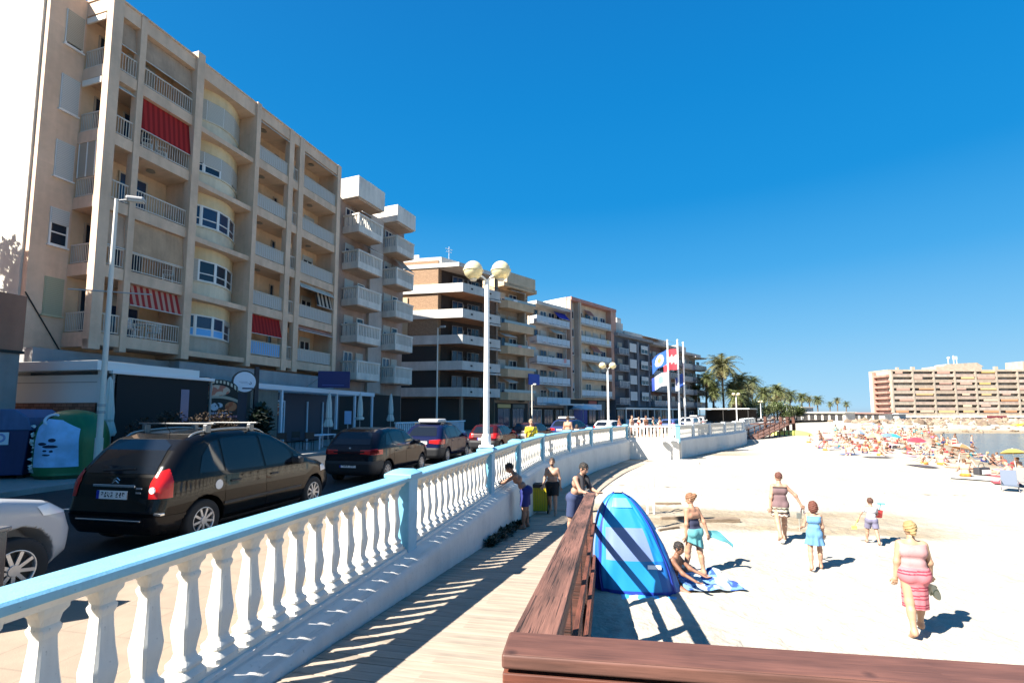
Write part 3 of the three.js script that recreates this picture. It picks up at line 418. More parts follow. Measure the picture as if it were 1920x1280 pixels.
{
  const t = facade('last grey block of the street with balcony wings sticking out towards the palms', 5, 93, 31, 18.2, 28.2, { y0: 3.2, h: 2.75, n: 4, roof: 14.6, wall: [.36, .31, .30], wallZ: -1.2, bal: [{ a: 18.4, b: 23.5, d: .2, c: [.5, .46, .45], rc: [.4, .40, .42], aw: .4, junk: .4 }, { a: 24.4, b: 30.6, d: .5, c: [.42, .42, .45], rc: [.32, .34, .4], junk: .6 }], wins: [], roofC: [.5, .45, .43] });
  const b = new B(); b.box(24.4, 14.3, -3, 30.6, 14.5, .5); b.box(19, 15.1, -8, 24, 16.6, -1.5); b.put('roof_house', plaster([.55, .5, .48]), t);
}
// the block behind the camera whose shade lies over the near road, and the low red-brown house at the left edge
{
  const t = bld('apartment_building', 'tall plain apartment block at the near end of the street', -19.7, -24, 0), b = new B(); b.box(0, 0, -9, 27.6, 17.0, 0); b.put('wall', plaster([.6, .5, .4]), t);
  for (let k = 0; k < 5; k++) for (let i = 0; i < 8; i++) win(t, 1 + i * 3.3, 2.6 + i * 3.3, 4.2 + k * 2.8, 5.8 + k * 2.8, 0, { sh: (i * 7 + k * 3) % 4 / 4 });
  const t2 = bld('low_house', 'low red-brown and grey house at the left edge before the white wall', -19.0, 5.5, 0); b.box(0, 0, -9, 6.85, 3.9, 0); b.put('wall', plaster([.34, .31, .29]), t2); b.box(-.05, 3.9, -9, 6.9, 5.75, .03); b.put('upper_wall', plaster([.46, .22, .14]), t2); b.box(-.08, 3.84, -9, 6.94, 3.93, .06); b.put('string_course', DK, t2);
}
// ---------- sea wall, balustrades, boardwalk, timber rails ----------
const whiteWall = M([.76, .74, .72], .9, { map: rep(chipT, 2.6), bumpMap: stuccoB, bumpScale: .004 });
const whitePaint = M([.80, .78, .74], .75, { map: rep(chipT, 1.3), bumpMap: fineB, bumpScale: .001 });
const bluePaint = M([.20, .49, .71], .5, { map: rep(chipT, 1.1), bumpMap: fineB, bumpScale: .0015 });
const wallProf = [[-.18, .1], [.115, .1], [.13, .09], [.135, .06], [.15, .045], [.25, .005], [.30, -.03], [.325, -.075], [.33, -.12], [.35, -2.4], [-.18, -2.4]];
{
  const b = new B(); b.add(sweep(railLine, wallProf)); const w = thing('retaining_wall', 'long white retaining wall under the balustrade beside the boardwalk', 'wall'); b.put('wall_body', whiteWall, w);
  const b2 = new B(); b2.add(sweep([[.83, 36.42], [4.42, 36.55]], wallProf.map(q => [q[0] + .02, q[1]]))); b2.add(sweep(smoothLine([[4.3, 36.6], [4.6, 38], [6.4, 42]], .4), wallProf)); b2.add(sweep(railFar.slice(4), wallProf));
  const w2 = thing('retaining_wall', 'white retaining wall stepping out round the flagpole bay and along the far beach', 'wall'); b2.put('wall_body', whiteWall, w2);
  const a = new B(); a.box(4.2, -2, -34.7, 5.3, -1.15, -33.6);
  solo('concrete_block', a.geo(), whiteWall, 'low white concrete block on the sand at the foot of the flagpole bay wall', 'concrete block');
}
// baluster: octagonal turned shaft
const balProf = [[0, 0], [.104, 0], [.106, .035], [.088, .055], [.078, .07], [.086, .085], [.084, .1], [.06, .12], [.05, .15], [.058, .2], [.068, .255], [.072, .3], [.067, .33], [.056, .40], [.046, .5], [.043, .55], [.054, .575], [.056, .59], [.046, .605], [.054, .64], [.074, .665], [.076, .69], [0, .69]];   // half widths of a square section
const balGeo = (() => { const pos = [], idx = [], n = 8; for (const [r, y] of balProf) { const c = r * .78; for (const [x, z] of [[r, c], [c, r], [-c, r], [-r, c], [-r, -c], [-c, -r], [c, -r], [r, -c]]) pos.push(x, y, z); } for (let j = 1; j < balProf.length; j++) for (let i = 0; i < n; i++) { const a = (j - 1) * n + i, b = (j - 1) * n + (i + 1) % n; idx.push(a, a + n, b, b, a + n, b + n); } const g = new THREE.BufferGeometry(); g.setAttribute('position', new THREE.Float32BufferAttribute(pos, 3)); g.setIndex(idx); return boxUV(toCreasedNormals(g.toNonIndexed(), .75)); })();
const balFar = boxUV(new THREE.LatheGeometry([[.06, 0], [.04, .12], [.07, .28], [.04, .5], [.07, .69]].map(p => new THREE.Vector2(...p)), 6).toNonIndexed());
const RAILB = .1, RAILT = 1.045;   // top of the rail
const capProf = [[-.145, .982], [-.15, .99], [-.15, 1.028], [-.13, 1.042], [.13, 1.042], [.15, 1.028], [.15, .99], [.145, .982]];
function makePost(t, p, h = 1.12) {
  const b = new B(); b.rbox(-.15, RAILB - .32, -.15, .15, h - .09, .15, .012); b.rbox(-.2, h - .09, -.2, .2, h - .035, .2, .012);
  b.add(new THREE.CylinderGeometry(.16, .27, .045, 4).rotateY(Math.PI / 4), xf(0, h - .013, 0));
  const m = b.put('post', bluePaint, t); m.position.set(p[0], 0, -p[1]); m.rotation.y = -p[2]; return m;
}
{
  const t = thing('balustrade', 'white turned-baluster balustrade with pale blue rail and posts beside the boardwalk', 'balustrade');
  const L = lineLen(railLine), stops = [-3.9, .9, 6.45, 11.1, 14.55, 19, 23.75, 28.2, 32.2, 36.35].map(v => { let s = 0, best = 1e9, bs = 0; for (; s < L; s += .02) { const p = lineAt(railLine, s); if (Math.abs(p[1] - v) < best) { best = Math.abs(p[1] - v); bs = s; } } return bs; });
  const under = new B(); under.add(sweep(railLine, [[-.075, .925], [-.08, .94], [-.1, .96], [-.105, .9815], [.105, .9815], [.1, .96], [.08, .94], [.075, .925]])); under.put('moulding', whitePaint, t);
  const cap = new B(); cap.add(sweep(railLine, capProf)); cap.put('handrail', bluePaint, t);
  const pl = new B(); pl.add(sweep(railLine, [[-.1, .095], [-.1, .125], [.1, .125], [.1, .095]])); pl.put('plinth', whitePaint, t);
  for (const s of stops) makePost(t, lineAt(railLine, s));
  for (let i = 1; i < stops.length; i++) {
    const d = stops[i] - stops[i - 1] - .3, n = Math.round(d / .29);
    for (let k = 0; k < n; k++) { const p = lineAt(railLine, stops[i - 1] + .15 + d * (k + .5) / n); const m = part('baluster', balGeo, whitePaint, t); m.position.set(p[0], .12, -p[1]); m.rotation.y = -p[2]; m.scale.set(1, 1.175, 1); }
  }
}
{
  const t = thing('balustrade', 'white square-picket balustrade between two blue posts in front of the flagpoles', 'balustrade');
  const y0 = .1; const b = new B(); b.box(.9, .93, -36.62, 4.35, 1.04, -36.42); b.put('handrail', whitePaint, t); b.box(.9, .1, -36.6, 4.35, .2, -36.45); b.put('plinth', whitePaint, t);
  for (let i = 0; i < 14; i++) { b.rbox(1.05 + i * .245, .2, -36.57, 1.17 + i * .245, .93, -36.47, .01); b.put('picket', whitePaint, t); }
  makePost(t, [4.4, 36.55, 0]);
  const t2 = thing('balustrade', 'long white balustrade with grey posts curving away beyond the flagpole bay', 'balustrade');
  const l2 = railFar.slice(0, 70); b.add(sweep(l2, [[-.1, .93], [-.1, 1.04], [.1, 1.04], [.1, .93]])); b.put('handrail', whitePaint, t2);
  const st = new B(), L2 = lineLen(l2); for (let s = .3; s < L2; s += .3) { const p = lineAt(l2, s); st.add(balFar, xf(p[0], .1, -p[1], 0, 0, 0, V3(1.3, 1.2, 1.3))); } tag(st.put('balusters', whitePaint, t2), null, null, null, 'stuff');
  for (let s = .1; s < L2; s += 4.3) { const p = lineAt(l2, s); b.rbox(-.17, -.2, -.17, .17, 1.12, .17, .02); const m = b.put('post', M([.5, .55, .58], .8), t2); m.position.set(p[0], 0, -p[1]); m.rotation.y = -p[2]; }
}
// boardwalk ramp: every plank is a part
const rampY = v => v < 2.3 ? -.002 : Math.max(-1.3, .218 - .095 * v);
{
  const t = thing('boardwalk', null, null); t.userData = { kind: 'structure', label: 'sloping timber boardwalk of cross planks between wall and timber rail' };
  const wm = [[.43, .35, .27], [.45, .37, .285], [.41, .335, .255], [.44, .36, .28]].map((c, i) => { const m = rep(plankT, 3, .9 + .2 * i); m.offset.set(.13 * i, .31 * i); return M(c, .85, { map: m, bumpMap: m, bumpScale: .003 }); });
  const geos = [0, 1, 2].map(i => boxUV(new B().rbox(-1.0, -.035, -.07, 1.0, 0, .07, .004, 1).geo()));
  const far = boxUV(new B().rbox(-.8, -.035, -.1, .8, 0, .1, .006, 1).geo());
  for (let i = 0; i < 116; i++) { const v = -.6 + i * .148; const m = part('plank', geos[i % 3], wm[Math.floor(rnd(0, 4))], t); m.position.set(-1.53 + rnd(-.008, .008), rampY(v) + rnd(-.002, .002), -v); m.rotation.x = v < 2.3 || v > 15.9 ? 0 : -Math.atan(.095); m.rotation.y = rnd(-.002, .002); }
  let s0 = 0; while (lineAt(railLine, s0)[1] < 16.6) s0 += .05;
  for (let i = 0; i < 100; i++) { const p = lineAt(railLine, s0 + i * .208); if (p[1] > 36) break; const m = part('plank', far, wm[Math.floor(rnd(0, 4))], t); m.position.set(p[0] + Math.cos(p[2]) * 1.17, -1.29 + rnd(-.003, .003), -p[1] + Math.sin(p[2]) * 1.17); m.rotation.y = -p[2]; }
  // edge joists and supports under the ramp
  const b = new B(); for (const x of [-2.4, -1.6, -.62]) b.add(new THREE.BoxGeometry(.07, .18, 13.2), xf(x, rampY(9) - .14, -9, -Math.atan(.095))); b.put('joist', M([.09, .045, .03], .9, { map: rep(woodT, 2, .6) }), t);
  for (const v of [1, 2.6, 4.2, 5.8, 7.4]) { b.rbox(-.72, -1.7, -v - .06, -.6, rampY(v) - .06, -v + .06, .008); b.put('support_post', M([.10, .05, .035], .9), t); }
}
const timberT = tex(1024, (u, v) => {   // weathered, checked timber
  const w = v + .012 * (tfbm(u, v, 6, 3, 81) - .5); const g = tfbm(u * .125, w, 96, 3, 83), s = tfbm(u * .25, w, 16, 4, 85), big = tfbm(u, v, 5, 4, 87);
  let c = .76 + .2 * (g - .5) + .18 * (s - .5) + .6 * (big - .5); const cr = tfbm(u * .09, w, 64, 2, 89); if (cr > .66) c -= (cr - .66) * 1.5; return [c, c * .97, c * .95];
});
const timberH = tex(1024, (u, v) => { const w = v + .012 * (tfbm(u, v, 6, 3, 81) - .5); const g = tfbm(u * .125, w, 96, 3, 83), cr = tfbm(u * .09, w, 64, 2, 89); return .55 + .4 * (g - .5) - (cr > .62 ? (cr - .62) * 2.5 : 0); }, false);
const smoothT = tex(1024, (u, v) => { const w = v + .02 * (tfbm(u, v, 5, 3, 181) - .5), g = tfbm(u * .2, w, 64, 3, 183), big = tfbm(u, v, 4, 5, 187), kn = Math.min(...[[.22, .3], [.61, .7], .85 ? [.87, .25] : 0].map(p => Math.hypot((u - p[0]) * 4, v - p[1]))); let c = .74 + .16 * (g - .5) + .5 * (big - .5); if (kn < .06) c -= .25 * (1 - kn / .06); return [c, c * .97, c * .95]; });
const timber = (c, k = 0, sm = false) => { if (sm) { const m = rep(smoothT, 1.9, .47); m.offset.set(k, k * 1.7); return M(c, .62, { map: m, bumpMap: m, bumpScale: .004 }); } const m = rep(timberT, 1.9, .47), h = rep(timberH, 1.9, .47); m.offset.set(k, k * 1.7); h.offset.set(k, k * 1.7); return M(c, .8, { map: m, bumpMap: h, bumpScale: .006 }); };
{
  const beamC = [.235, .105, .078], redC = [.215, .066, .038];
  // rail across the foot of the picture, local x along the beam
  const t = thing('timber_railing', 'dark red-brown timber railing running across the foot of the picture', 'railing', -.425, 0, -1.86, .058);
  const b = new B(); b.rbox(0, .955, -.2, 5.2, 1.01, 0, .012, 3); b.put('top_beam', timber(beamC, .2, true), t);
  b.rbox(.002, .868, -.165, 5.2, .938, -.012, .008, 2); b.put('side_board', timber(redC, .55, true), t);
  for (const x of [.09, 2.3, 4.5]) { b.rbox(x, -.3, -.15, x + .13, .866, -.03, .008); b.put('post', timber(redC, .1), t); }
  b.rbox(.22, .40, -.11, 5.2, .50, -.06, .008); b.put('mid_rail', timber(redC, .3), t);
  // rail down the ramp
  const A = V3(-.335, .985, -2.075), Z = V3(-.47, .34, -9.95), d = Z.clone().sub(A), L = d.length(), yaw = Math.atan2(-d.z, d.x), pit = Math.asin(d.y / L);
  const t2 = thing('timber_railing', 'weathered brown timber railing sloping down the ramp beside the blue tent', 'railing', A.x, A.y, A.z, 0);
  t2.rotation.set(0, yaw, pit, 'YXZ');
  b.rbox(0, -.05, -.095, L, .01, .095, .009, 3); b.put('top_beam', timber([.25, .12, .09], .7), t2);
  b.rbox(.25, -.17, .03, L, -.056, .075, .006); b.put('side_board', timber(redC, .4), t2);
  b.rbox(.1, -.68, .035, L, -.56, .08, .006); b.put('mid_rail', timber(redC, .9), t2);
  b.rbox(.1, -1.42, .04, L - .1, -1.12, .09, .006); b.put('deck_fascia', timber(redC, .33), t2);
  for (let i = 0; i <= 5; i++) { const x = .12 + i * (L - .3) / 5; b.rbox(-.06, -1.75, -.06, .06, -.052, .06, .008); const m = b.put('post', timber([.15, .055, .038], .15 * i), t2); m.position.set(x, 0, -.02); m.rotation.z = -pit; }
}
// ---------- signed-distance meshing ----------
function surfNet(f, mn, mx, cell, newton = 2) {
  const n = [0, 1, 2].map(i => Math.ceil((mx[i] - mn[i]) / cell) + 1), [nx, ny, nz] = n, v = new Float32Array(nx * ny * nz);
  let o = 0; for (let k = 0; k < nz; k++) for (let j = 0; j < ny; j++) for (let i = 0; i < nx; i++) v[o++] = f(mn[0] + i * cell, mn[1] + j * cell, mn[2] + k * cell);
  const id = new Int32Array(nx * ny * nz).fill(-1), pos = [], idx = [], sx = 1, sy = nx, sz = nx * ny;
  const E = [[0, 1], [0, 2], [0, 4], [1, 3], [1, 5], [2, 3], [2, 6], [3, 7], [4, 5], [4, 6], [5, 7], [6, 7]], co = [0, sx, sy, sx + sy, sz, sx + sz, sy + sz, sx + sy + sz];
  for (let k = 0; k < nz - 1; k++) for (let j = 0; j < ny - 1; j++) for (let i = 0; i < nx - 1; i++) {
    const b = i + j * sy + k * sz; let m = 0; for (let c = 0; c < 8; c++) if (v[b + co[c]] < 0) m |= 1 << c; if (m === 0 || m === 255) continue;
    let x = 0, y = 0, z = 0, q = 0; for (const [a, c] of E) { const A = v[b + co[a]], D = v[b + co[c]]; if ((A < 0) !== (D < 0)) { const t = A / (A - D); x += lerp(a & 1, c & 1, t); y += lerp(a >> 1 & 1, c >> 1 & 1, t); z += lerp(a >> 2, c >> 2, t); q++; } }
    id[b] = pos.length / 3; pos.push(mn[0] + (i + x / q) * cell, mn[1] + (j + y / q) * cell, mn[2] + (k + z / q) * cell);
  }
  for (let k = 1; k < nz - 1; k++) for (let j = 1; j < ny - 1; j++) for (let i = 1; i < nx - 1; i++) {
    const b = i + j * sy + k * sz, s = v[b] < 0;
    const quad = (a, c, d, e, flip) => { if (a < 0 || c < 0 || d < 0 || e < 0) return; flip ? idx.push(a, d, c, a, e, d) : idx.push(a, c, d, a, d, e); };
    if (s !== (v[b + sx] < 0)) quad(id[b], id[b - sy], id[b - sy - sz], id[b - sz], !s);
    if (s !== (v[b + sy] < 0)) quad(id[b], id[b - sz], id[b - sx - sz], id[b - sx], !s);
    if (s !== (v[b + sz] < 0)) quad(id[b], id[b - sx], id[b - sx - sy], id[b - sy], !s);
  }
  const N = pos.length / 3, nor = new Float32Array(pos.length), h = cell * .35;
  for (let i = 0; i < N; i++) {
    let x = pos[3 * i], y = pos[3 * i + 1], z = pos[3 * i + 2], gx, gy, gz;
    for (let t = 0; t <= newton; t++) {
      gx = f(x + h, y, z) - f(x - h, y, z); gy = f(x, y + h, z) - f(x, y - h, z); gz = f(x, y, z + h) - f(x, y, z - h); const L = Math.hypot(gx, gy, gz) || 1; gx /= L; gy /= L; gz /= L;
      if (t < newton) { const d = clamp(f(x, y, z) / Math.max(.4, L / (2 * h)), -cell * .5, cell * .5); x -= gx * d; y -= gy * d; z -= gz * d; }
    }
    pos[3 * i] = x; pos[3 * i + 1] = y; pos[3 * i + 2] = z; nor[3 * i] = gx; nor[3 * i + 1] = gy; nor[3 * i + 2] = gz;
  }
  const g = new THREE.BufferGeometry(); g.setAttribute('position', new THREE.Float32BufferAttribute(pos, 3)); g.setAttribute('normal', new THREE.BufferAttribute(nor, 3)); g.setIndex(idx); return g;
}
const smin = (a, b, k) => { const h = Math.max(k - Math.abs(a - b), 0) / k; return Math.min(a, b) - h * h * k * .25; };
const smax = (a, b, k) => -smin(-a, -b, k);
function sdPoly(P, x, y) { let d = 1e9, s = 1; for (let i = 0, j = P.length - 1; i < P.length; j = i++) { const ex = P[j][0] - P[i][0], ey = P[j][1] - P[i][1], wx = x - P[i][0], wy = y - P[i][1], t = clamp((wx * ex + wy * ey) / (ex * ex + ey * ey), 0, 1), bx = wx - ex * t, by = wy - ey * t; d = Math.min(d, bx * bx + by * by); const c1 = y >= P[i][1], c2 = y < P[j][1], c3 = ex * wy > ey * wx; if ((c1 && c2 && c3) || (!c1 && !c2 && !c3)) s = -s; } return s * Math.sqrt(d); }
// cut the part of a surface that lies inside a convex outline (in a projection), lifted a little along its normals
function clipPatch(g, poly, proj, test, off) {
  let ar = 0; poly.forEach((p, i) => { const q = poly[(i + 1) % poly.length]; ar += p[0] * q[1] - q[0] * p[1]; }); if (ar < 0) poly = [...poly].reverse();
  const P = g.attributes.position, Nn = g.attributes.normal, ix = g.index.array, pos = [], nor = []; const xs = poly.map(p => p[0]), ys = poly.map(p => p[1]), bx = [Math.min(...xs), Math.max(...xs), Math.min(...ys), Math.max(...ys)];
  for (let t = 0; t < ix.length; t += 3) {
    let T = [0, 1, 2].map(k => { const i = ix[t + k]; return [P.getX(i), P.getY(i), P.getZ(i), Nn.getX(i), Nn.getY(i), Nn.getZ(i)]; });
    if (!test(T[0])) continue; const q = T.map(proj); if (Math.max(...q.map(a => a[0])) < bx[0] || Math.min(...q.map(a => a[0])) > bx[1] || Math.max(...q.map(a => a[1])) < bx[2] || Math.min(...q.map(a => a[1])) > bx[3]) continue;
    for (let e = 0; e < poly.length && T.length; e++) {
      const a = poly[e], b = poly[(e + 1) % poly.length], sd = p => { const r = proj(p); return (b[0] - a[0]) * (r[1] - a[1]) - (b[1] - a[1]) * (r[0] - a[0]); }, out = [];
      for (let i = 0; i < T.length; i++) { const A = T[i], Bq = T[(i + 1) % T.length], sa = sd(A), sb = sd(Bq); if (sa >= 0) out.push(A); if ((sa >= 0) !== (sb >= 0)) { const w = sa / (sa - sb); out.push(A.map((x, k) => lerp(x, Bq[k], w))); } } T = out;
    }
    for (let i = 2; i < T.length; i++) for (const p of [T[0], T[i - 1], T[i]]) { pos.push(p[0] + p[3] * off, p[1] + p[4] * off, p[2] + p[5] * off); nor.push(p[3], p[4], p[5]); }
  }
  if (!pos.length) return null; const r = new THREE.BufferGeometry(); r.setAttribute('position', new THREE.Float32BufferAttribute(pos, 3)); r.setAttribute('normal', new THREE.Float32BufferAttribute(nor, 3)); return boxUV(r);
}
// ---------- cars: local x forward, z to the car's right ----------
const tyreM = M([.018, .018, .019], .85), rimM = M([.50, .51, .53], .3, { metalness: .7 }), plastM = M([.022, .023, .026], .6), chromeM = M([.7, .7, .7], .2, { metalness: .9 }), carGlass = M([.008, .011, .017], .04), redLens = M([.5, .012, .012], .12), clearLens = M([.75, .75, .75], .08);
const wheelGeos = (() => {
  const ty = new THREE.LatheGeometry([[.19, -.09], [.24, -.102], [.285, -.098], [.308, -.08], [.315, -.04], [.315, .04], [.308, .08], [.285, .098], [.24, .102], [.19, .09]].map(p => new THREE.Vector2(...p)), 36).rotateX(Math.PI / 2);
  const b = new B(); b.lathe([[.20, .06], [.205, .088], [.19, .095], [.178, .085], [.176, .05]], 32); b.add(new THREE.CylinderGeometry(.055, .06, .03, 16), xf(0, .085, 0)); 
  for (let i = 0; i < 9; i++) b.add(new THREE.BoxGeometry(.034, .022, .14), xf(Math.sin(i / 9 * 6.2832) * .115, .078, Math.cos(i / 9 * 6.2832) * .115, 0, i / 9 * 6.2832, 0));
  const rim = b.geo().rotateX(Math.PI / 2); const disc = new THREE.CylinderGeometry(.185, .185, .02, 24).rotateX(Math.PI / 2).translate(0, 0, .045); return [ty, rim, disc];
})();
const plateT = (() => { const g = []; reseed(5); for (let i = 0; i < 7; i++) g.push([...Array(15)].map(() => rnd() < .58)); return tex(64, (u, v) => { if (u < .09) return [.05, .15, .6]; const x = (u - .14) / .8 * 7.6, i = Math.floor(x > 4 ? x - .6 : x), fx = (x > 4 ? x - .6 : x) - i; if (x < 0 || i > 6 || v < .22 || v > .8 || fx < .12 || fx > .82 || (x > 4 && x < 4.6)) return [.86, .86, .85]; return g[i][Math.floor((fx - .12) / .7 * 2.99) * 5 + Math.floor((v - .22) / .58 * 4.99)] ? [.16, .16, .18] : [.86, .86, .85]; }, true, 128, 32); })();
const plateM = new THREE.MeshStandardMaterial({ map: plateT, roughness: .4 });
function makeCar(o) {
  const { archR = .37, prof, w, wb, ra, paint, cell = .03, roofT = .78, belt = .92 } = o, len = Math.max(...prof.map(p => p[0]));
  const W = (x, y) => { const e = Math.min(x, len - x), pl = 1 - .13 * Math.pow(clamp(1 - x / .9, 0, 1), 2) - .2 * Math.pow(clamp(1 - (len - x) / 1.1, 0, 1), 2); const t = y < .5 ? lerp(.93, 1, sst(.15, .5, y)) : y < belt ? 1 : lerp(1, roofT, Math.pow(clamp((y - belt) / (o.h - belt), 0, 1), 1.1)); return w * pl * t; };
  const cache = new Map();
  const f = (x, y, z) => {
    const key = Math.round(x * 5000) * 100003 + Math.round(y * 5000); let s = cache.get(key); if (s === undefined) { s = sdPoly(prof, x, y) ; cache.set(key, s); }
    let d = smax(s, Math.abs(z) - W(x, y), .16);
    for (const wx of [ra, ra + wb]) { const r = Math.hypot(x - wx, y - .315); d = Math.max(d, -Math.max(r - archR, .48 - Math.abs(z))); }
    return d;
  };
  const g = surfNet(f, [-.12, .08, -w - .1], [len + .12, o.h + .1, w + .1], cell, 2);
  const t = new THREE.Group(), b = new B(); part('body', boxUV(g.clone()), paint, t);
  const XY = p => [p[0], p[1]], ZY = p => [p[2], p[1]], ZX = p => [p[2], p[0]];
  for (const s of [1, -1]) {
    const ok = p => p[2] * s > .25 && p[5] * s > .25;
    for (const q of o.doors || []) { const d = clipPatch(g, q, XY, ok, .004); if (d) { const m = part('door', d, paint, t); const hx = Math.min(...q.map(a => a[0])) + .10; b.rbox(hx, belt - .12, s * W(hx, belt - .1) - .02, hx + .2, belt - .09, s * W(hx, belt - .1) + .028, .008); b.put('handle', o.handle || paint, m); } }
    for (const q of o.seams || []) { const d = clipPatch(g, q, XY, ok, .0015); if (d) part('seam', d, DK, t); }
    for (const q of o.side) { const d = clipPatch(g, q, XY, ok, .006); if (d) part('side_window', d, carGlass, t); }
    if (o.sill) { const d = clipPatch(g, o.sill, XY, ok, .008); if (d) part('sill', d, plastM, t); }
    if (o.strip) { const d = clipPatch(g, o.strip, XY, ok, .014); if (d) part('trim_strip', d, o.stripM || chromeM, t); }
    for (const q of o.tail) { const d = clipPatch(g, q.map(a => [a[0] * s, a[1]]), ZY, p => p[0] < (o.tailX || .6) && p[2] * s > 0 && p[3] < .2, .01); if (d) part('tail_light', d, redLens, t); }
    if (o.tailSide) { const d = clipPatch(g, o.tailSide, XY, ok, .01); if (d) part('tail_light', d, redLens, t); }
    if (o.headSide) { const d = clipPatch(g, o.headSide, XY, p => p[2] * s > .1, .008); if (d) part('headlight', d, clearLens, t); }
    b.rbox(o.mir[0] - .07, o.mir[1] - .06, s > 0 ? w - .06 : -w - .17, o.mir[0] + .07, o.mir[1] + .08, s > 0 ? w + .17 : -w + .06, .05, 3); b.put('mirror', o.mirM || paint, t);
    for (const wx of [ra, ra + wb]) { const ty = part('wheel', wheelGeos[0], tyreM, t); ty.position.set(wx, .315, s * (w - .125)); if (s < 0) ty.rotation.y = Math.PI; part('rim', wheelGeos[1], rimM, ty); part('brake_disc', wheelGeos[2], DK, ty); }
    if (o.rails) { const pts = o.rails.map(p => [p[0], p[1], s * (w * roofT - .10)]); b.tube(pts, .017, 8); b.put('roof_rail', o.railM || plastM, t); }
  }
  for (const q of o.rear) { const d = clipPatch(g, q, ZY, p => p[0] < (o.rearX || 1.0) && p[3] < -.12, .007); if (d) part('rear_window', d, carGlass, t); }
  const ws = clipPatch(g, o.front, ZX, p => p[4] > .2 && p[3] > .12, .006); if (ws) part('windscreen', ws, carGlass, t);
  { const d = clipPatch(g, o.bumper, ZY, p => p[0] < .5 && p[3] < -.1, .012); if (d) part('bumper', d, o.bumpM || plastM, t); }
  const rx = y => { let x = -.1; for (; x < 1.5; x += .005) if (f(x, y, 0) < 0) break; return x; };
  { const [pz, py] = o.plate || [0, .78], x = rx(py) - .012, pg = new THREE.BoxGeometry(.012, .115, .52); pg.attributes.uv.needsUpdate = true; const m = part('licence_plate', pg, plateM, t); m.position.set(x, py, pz); m.rotation.z = o.plateTilt || 0; }
  if (o.wiper) { const [y] = o.wiper, x = rx(y) - .02; b.bar([x, y, -.32], [x + .02, y + .03, .22], .012, 6); b.put('rear_wiper', DK, t); }
  if (o.chrome) { const x = rx(o.chrome) - .012; b.rbox(x, o.chrome - .018, -.36, x + .02, o.chrome + .018, .36, .006); b.put('chrome_bar', chromeM, t); }
  b.box(ra + .1, .2, -w + .25, ra + wb - .1, .34, w - .25); b.put('underbody', DK, t);
  if (o.extra) o.extra(t, b, rx, g, f);
  return t;
}
const carPaint = (c, r = .22) => M(c, r, { clearcoat: .4, clearcoatRoughness: .03, specularIntensity: .15 });
function parkCar(c, label, x, v, turn, name = 'parked_car', y = -.13) { c.name = numbered(name); c.position.set(x, y, -v); c.rotation.y = Math.PI / 2 - turn; scene.add(c); tag(c, label, 'car', 'cars parked along the promenade kerb'); return c; }
const mpvProf = [[.02, .36], [-.02, .55], [.03, .74], [.05, .9], [.1, 1.02], [.2, 1.17], [.38, 1.38], [.56, 1.53], [.8, 1.605], [1.2, 1.64], [1.65, 1.65], [2.05, 1.62], [2.4, 1.54], [2.75, 1.38], [3.1, 1.17], [3.35, 1.04], [3.7, .96], [4.0, .86], [4.2, .7], [4.28, .52], [4.25, .3], [4.1, .2], [3.0, .19], [.4, .19], [.1, .24]];
